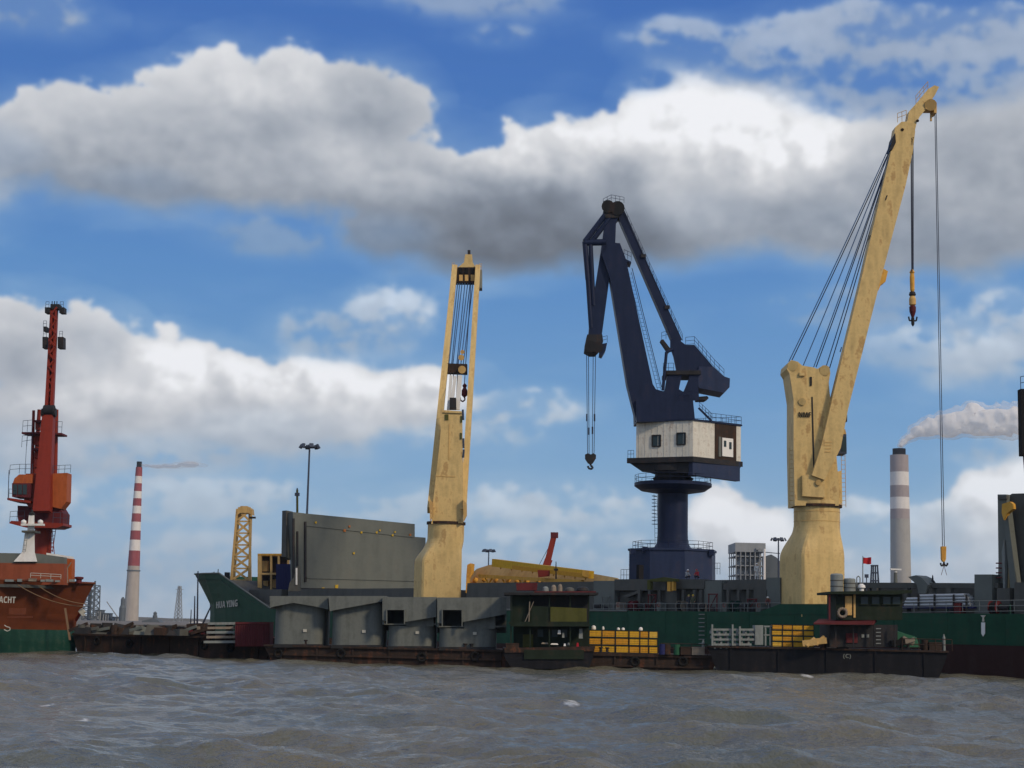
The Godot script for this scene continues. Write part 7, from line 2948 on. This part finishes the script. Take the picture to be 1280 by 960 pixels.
# ---------------------------------------------------------------- flags, lamps, people
func make_small_things() -> void:
	var o := thing("flagpole", "thin flagpole with a small red flag behind the tug's wheelhouse", "flagpole", at(1078.5, 742, 158))
	var st := new_st()
	tube(st, at(1078.5, 742, 158), at(1078.5, 695, 158), .06, .04, 6)
	obj("pole", st, mats.rack_grey, o)
	st = new_st()
	var rowsf := []
	for i in 9:
		var t := i / 8.0
		var p := at(1078.8 + 10.0 * t, 696.5 + sin(t * 5.0) * .5 + t * .6, 158)
		rowsf.append([p + Vector3(0, 0, .12 * sin(t * 8.0)), p + Vector3(0, -.62 + .05 * sin(t * 6.0), .12 * sin(t * 8.0 + .8))])
	for i in 8:
		hexa(st, [rowsf[i][0], rowsf[i + 1][0], rowsf[i + 1][1], rowsf[i][1], rowsf[i][0] + Vector3(0, 0, -.02), rowsf[i + 1][0] + Vector3(0, 0, -.02), rowsf[i + 1][1] + Vector3(0, 0, -.02), rowsf[i][1] + Vector3(0, 0, -.02)])
	obj("flag", st, mats.flag_red, o)
	o = thing("signal_mast", "pale blue four-legged signal mast beside the red flag", "mast", at(1093, 742, 165))
	for q in [[1088, 1089.5], [1091.5, 1091.6], [1094.8, 1094.2], [1099, 1096.8]]:
		st = new_st()
		tube(st, at(q[0] * 1.0, 742, 165), at(q[1], 707, 165), .11, .08, 6)
		obj("leg", st, mats.lamp_blue, o)
	for y in [707.0, 716.0, 726.0]:
		st = new_st()
		beam(st, at(1088.6, y, 165), at(1097.6, y, 165), .14, .3)
		obj("cross_plate", st, mats.lamp_blue, o)
	origin = at(1083, 742, 168)
	st = new_st()
	tube(st, origin, at(1083.2, 718, 168), .06, .05, 5)
	block(st, at(1083.2, 720, 168), Vector3(.35, .35, .3))
	single("small_lamp_post", st, mats.lamp_blue, "short thin lamp post between the flag and the signal mast", "lamp post")
	o = thing("white_davit", "small white davit head standing before the stout chimney's foot", "davit", at(1119, 730, 170))
	st = new_st()
	tube(st, at(1119.5, 732, 170), at(1119.5, 713, 170), .22, .16, 8)
	obj("post", st, mats.hatch_grey, o)
	st = new_st()
	beam(st, at(1113, 711.5, 170), at(1126.5, 712, 170), .16, .3)
	obj("arm", st, mats.white_enamel, o)
	st = new_st()
	lathe(st, at(1119.5, 715, 170), [[.15, -.1], [.2, .05], [0, .16]], 10)
	obj("lamp", st, mats.white_enamel, o)
	o = thing("small_post_lamp", "little post lamp with crossbar beside the fairlead bracket", "lamp post", side_at(1160, 731, .6))
	st = new_st()
	tube(st, side_at(1160, 731, .6), side_at(1160, 721.5, .6), .05, .05, 5)
	tube(st, side_at(1156, 724, .6), side_at(1163, 723.4, .6), .05, .05, 5)
	obj("post", st, mats.dark_steel, o)
	st = new_st()
	lathe(st, side_at(1166, 731, .6), [[.22, 0], [.2, .35], [.1, .45], [.05, .9], [0, .95]], 8)
	obj("cone", st, mats.dark_steel, o)
	make_clutter()
	make_people()

func person(label: String, foot: Vector3, turn: float, pose: Dictionary, coat: Color, legs: Color, hat: Color) -> void:
	# joints in metres, facing +z; one continuous body
	origin = foot
	var o := thing("person", label, "person", foot, "dockers on the green ship")
	o.rotation.y = turn
	var j := pose
	var skin := Color(.36, .2, .13)
	var bones := [
		[j.hip_l, j.knee_l, .085, .06, legs], [j.knee_l, j.foot_l, .06, .045, legs], [j.foot_l, j.foot_l + Vector3(0, -.02, .14), .045, .035, Color(.02, .02, .02)],
		[j.hip_r, j.knee_r, .085, .06, legs], [j.knee_r, j.foot_r, .06, .045, legs], [j.foot_r, j.foot_r + Vector3(0, -.02, .14), .045, .035, Color(.02, .02, .02)],
		[j.pelvis, j.chest, .135, .155, coat], [j.chest, j.neck, .15, .07, coat], [j.neck, j.head, .055, .06, skin], [j.head, j.head + Vector3(0, .07, .01), .092, .09, skin], [j.head + Vector3(0, .0, .08), j.head + Vector3(0, -.02, .105), .02, .016, skin],
		[j.sh_l, j.el_l, .06, .048, coat], [j.el_l, j.ha_l, .046, .036, coat], [j.ha_l, j.ha_l + (j.ha_l - j.el_l).normalized() * .1, .036, .03, skin],
		[j.sh_r, j.el_r, .06, .048, coat], [j.el_r, j.ha_r, .046, .036, coat], [j.ha_r, j.ha_r + (j.ha_r - j.el_r).normalized() * .1, .036, .03, skin],
		[j.sh_l, j.sh_r, .07, .07, coat]]
	var lo := Vector3.ONE * 9
	var hi := -lo
	for b in bones:
		for q in [b[0], b[1]]:
			lo = lo.min(q - Vector3.ONE * .2)
			hi = hi.max(q + Vector3.ONE * .2)
	var field := func(p: Vector3) -> float:
		var s := 0.0
		for b in bones:
			s += exp(-38.0 * bone_distance(p, b))
		return -log(s + 1e-9) / 38.0
	var tint := func(p: Vector3) -> Color:
		var best := 9.0
		var c := coat
		for b in bones:
			var e := bone_distance(p, b)
			if e < best:
				best = e
				c = b[4]
		return c
	var st := new_st()
	net_surface(st, sample_field(field, lo, hi, .036), 0.0, tint)
	obj("body", st, mats.skin_and_cloth, o)
	# hard hat
	st = new_st()
	var keep := origin
	origin = Vector3.ZERO
	lathe(st, j.head + Vector3(0, .07, 0), [[.15, .0], [.15, .02], [.118, .03], [.105, .08], [.06, .12], [0, .135]], 14)
	origin = keep
	obj("hard_hat", st, plain("hat_" + str(taken.get("person", 0)), hat, .4), o)

func bone_distance(p: Vector3, b: Array) -> float:
	var a: Vector3 = b[0]
	var ab: Vector3 = b[1] - a
	var t := clampf((p - a).dot(ab) / maxf(ab.length_squared(), 1e-6), 0, 1)
	return p.distance_to(a + ab * t) - lerpf(b[2], b[3], t)

func standing(arm := 0.0) -> Dictionary:
	return {"pelvis": Vector3(0, .95, 0), "chest": Vector3(0, 1.28, .0), "neck": Vector3(0, 1.5, 0), "head": Vector3(0, 1.62, .02), "hip_l": Vector3(.1, .92, 0), "knee_l": Vector3(.12, .5, .03), "foot_l": Vector3(.13, .07, -.02), "hip_r": Vector3(-.1, .92, 0), "knee_r": Vector3(-.12, .5, .02), "foot_r": Vector3(-.14, .07, -.03), "sh_l": Vector3(.19, 1.42, 0), "el_l": Vector3(.27, 1.15, -.02), "ha_l": Vector3(.26, .92 + arm * .3, .1 + arm * .2), "sh_r": Vector3(-.19, 1.42, 0), "el_r": Vector3(-.27, 1.15, -.02), "ha_r": Vector3(-.26, .92, .1)}

func crouching() -> Dictionary:
	return {"pelvis": Vector3(0, .42, -.12), "chest": Vector3(0, .76, .04), "neck": Vector3(0, .98, .12), "head": Vector3(0, 1.08, .18), "hip_l": Vector3(.1, .4, -.1), "knee_l": Vector3(.17, .52, .3), "foot_l": Vector3(.15, .07, .1), "hip_r": Vector3(-.1, .4, -.1), "knee_r": Vector3(-.17, .52, .3), "foot_r": Vector3(-.15, .07, .1), "sh_l": Vector3(.19, .9, .08), "el_l": Vector3(.24, .66, .22), "ha_l": Vector3(.14, .6, .42), "sh_r": Vector3(-.19, .9, .08), "el_r": Vector3(-.24, .66, .22), "ha_r": Vector3(-.14, .6, .42)}

func bending() -> Dictionary:
	var p := standing()
	p.chest = Vector3(0, 1.16, .2); p.neck = Vector3(0, 1.3, .36); p.head = Vector3(0, 1.38, .46)
	p.sh_l = Vector3(.19, 1.24, .3); p.sh_r = Vector3(-.19, 1.24, .3)
	p.el_l = Vector3(.24, .98, .38); p.el_r = Vector3(-.24, .98, .38)
	p.ha_l = Vector3(.14, .8, .5); p.ha_r = Vector3(-.14, .8, .5)
	return p

func make_people() -> void:
	var m := StandardMaterial3D.new()
	m.resource_name = "skin_and_cloth"
	m.vertex_color_use_as_albedo = true
	m.roughness = .85
	mats["skin_and_cloth"] = m
	var white := Color(.62, .63, .62)
	var roof := func(px: float, b: float, y: float) -> Vector3:
		# on the ship at that height, on the sight line's azimuth
		var p := side_at(px, 725, b)
		return Vector3(p.x, y, p.z)
	person("docker in white overalls and white hat standing on the hatch cover", roof.call(946, -.6, 9.15), .3, standing(), white, white, Color(.75, .75, .74))
	person("docker in a red jacket crouching on the hatch cover before the blue crane", roof.call(872, -.2, 9.15), -.8, crouching(), Color(.34, .018, .03), Color(.03, .035, .06), Color(.3, .02, .03))
	person("docker in grey with a white hat crouching next to the red jacket", roof.call(858.5, -.2, 9.15), .6, crouching(), Color(.30, .31, .33), Color(.05, .05, .07), Color(.75, .75, .74))
	person("docker in a maroon shirt and white hat bending in the coaming bay", roof.call(961, 2.2, 5.72), -.4, bending(), Color(.16, .05, .045), Color(.05, .05, .06), Color(.75, .75, .72))
	person("docker in dark overalls standing at the coaming wall", roof.call(861, 2.3, 5.72), .5, standing(1.0), Color(.04, .045, .06), Color(.04, .045, .06), Color(.4, .36, .1))
	person("docker in olive overalls with a yellow hat at the coaming wall", roof.call(866.5, 2.4, 5.72), -.5, standing(.4), Color(.06, .07, .04), Color(.05, .05, .05), Color(.55, .38, .04))
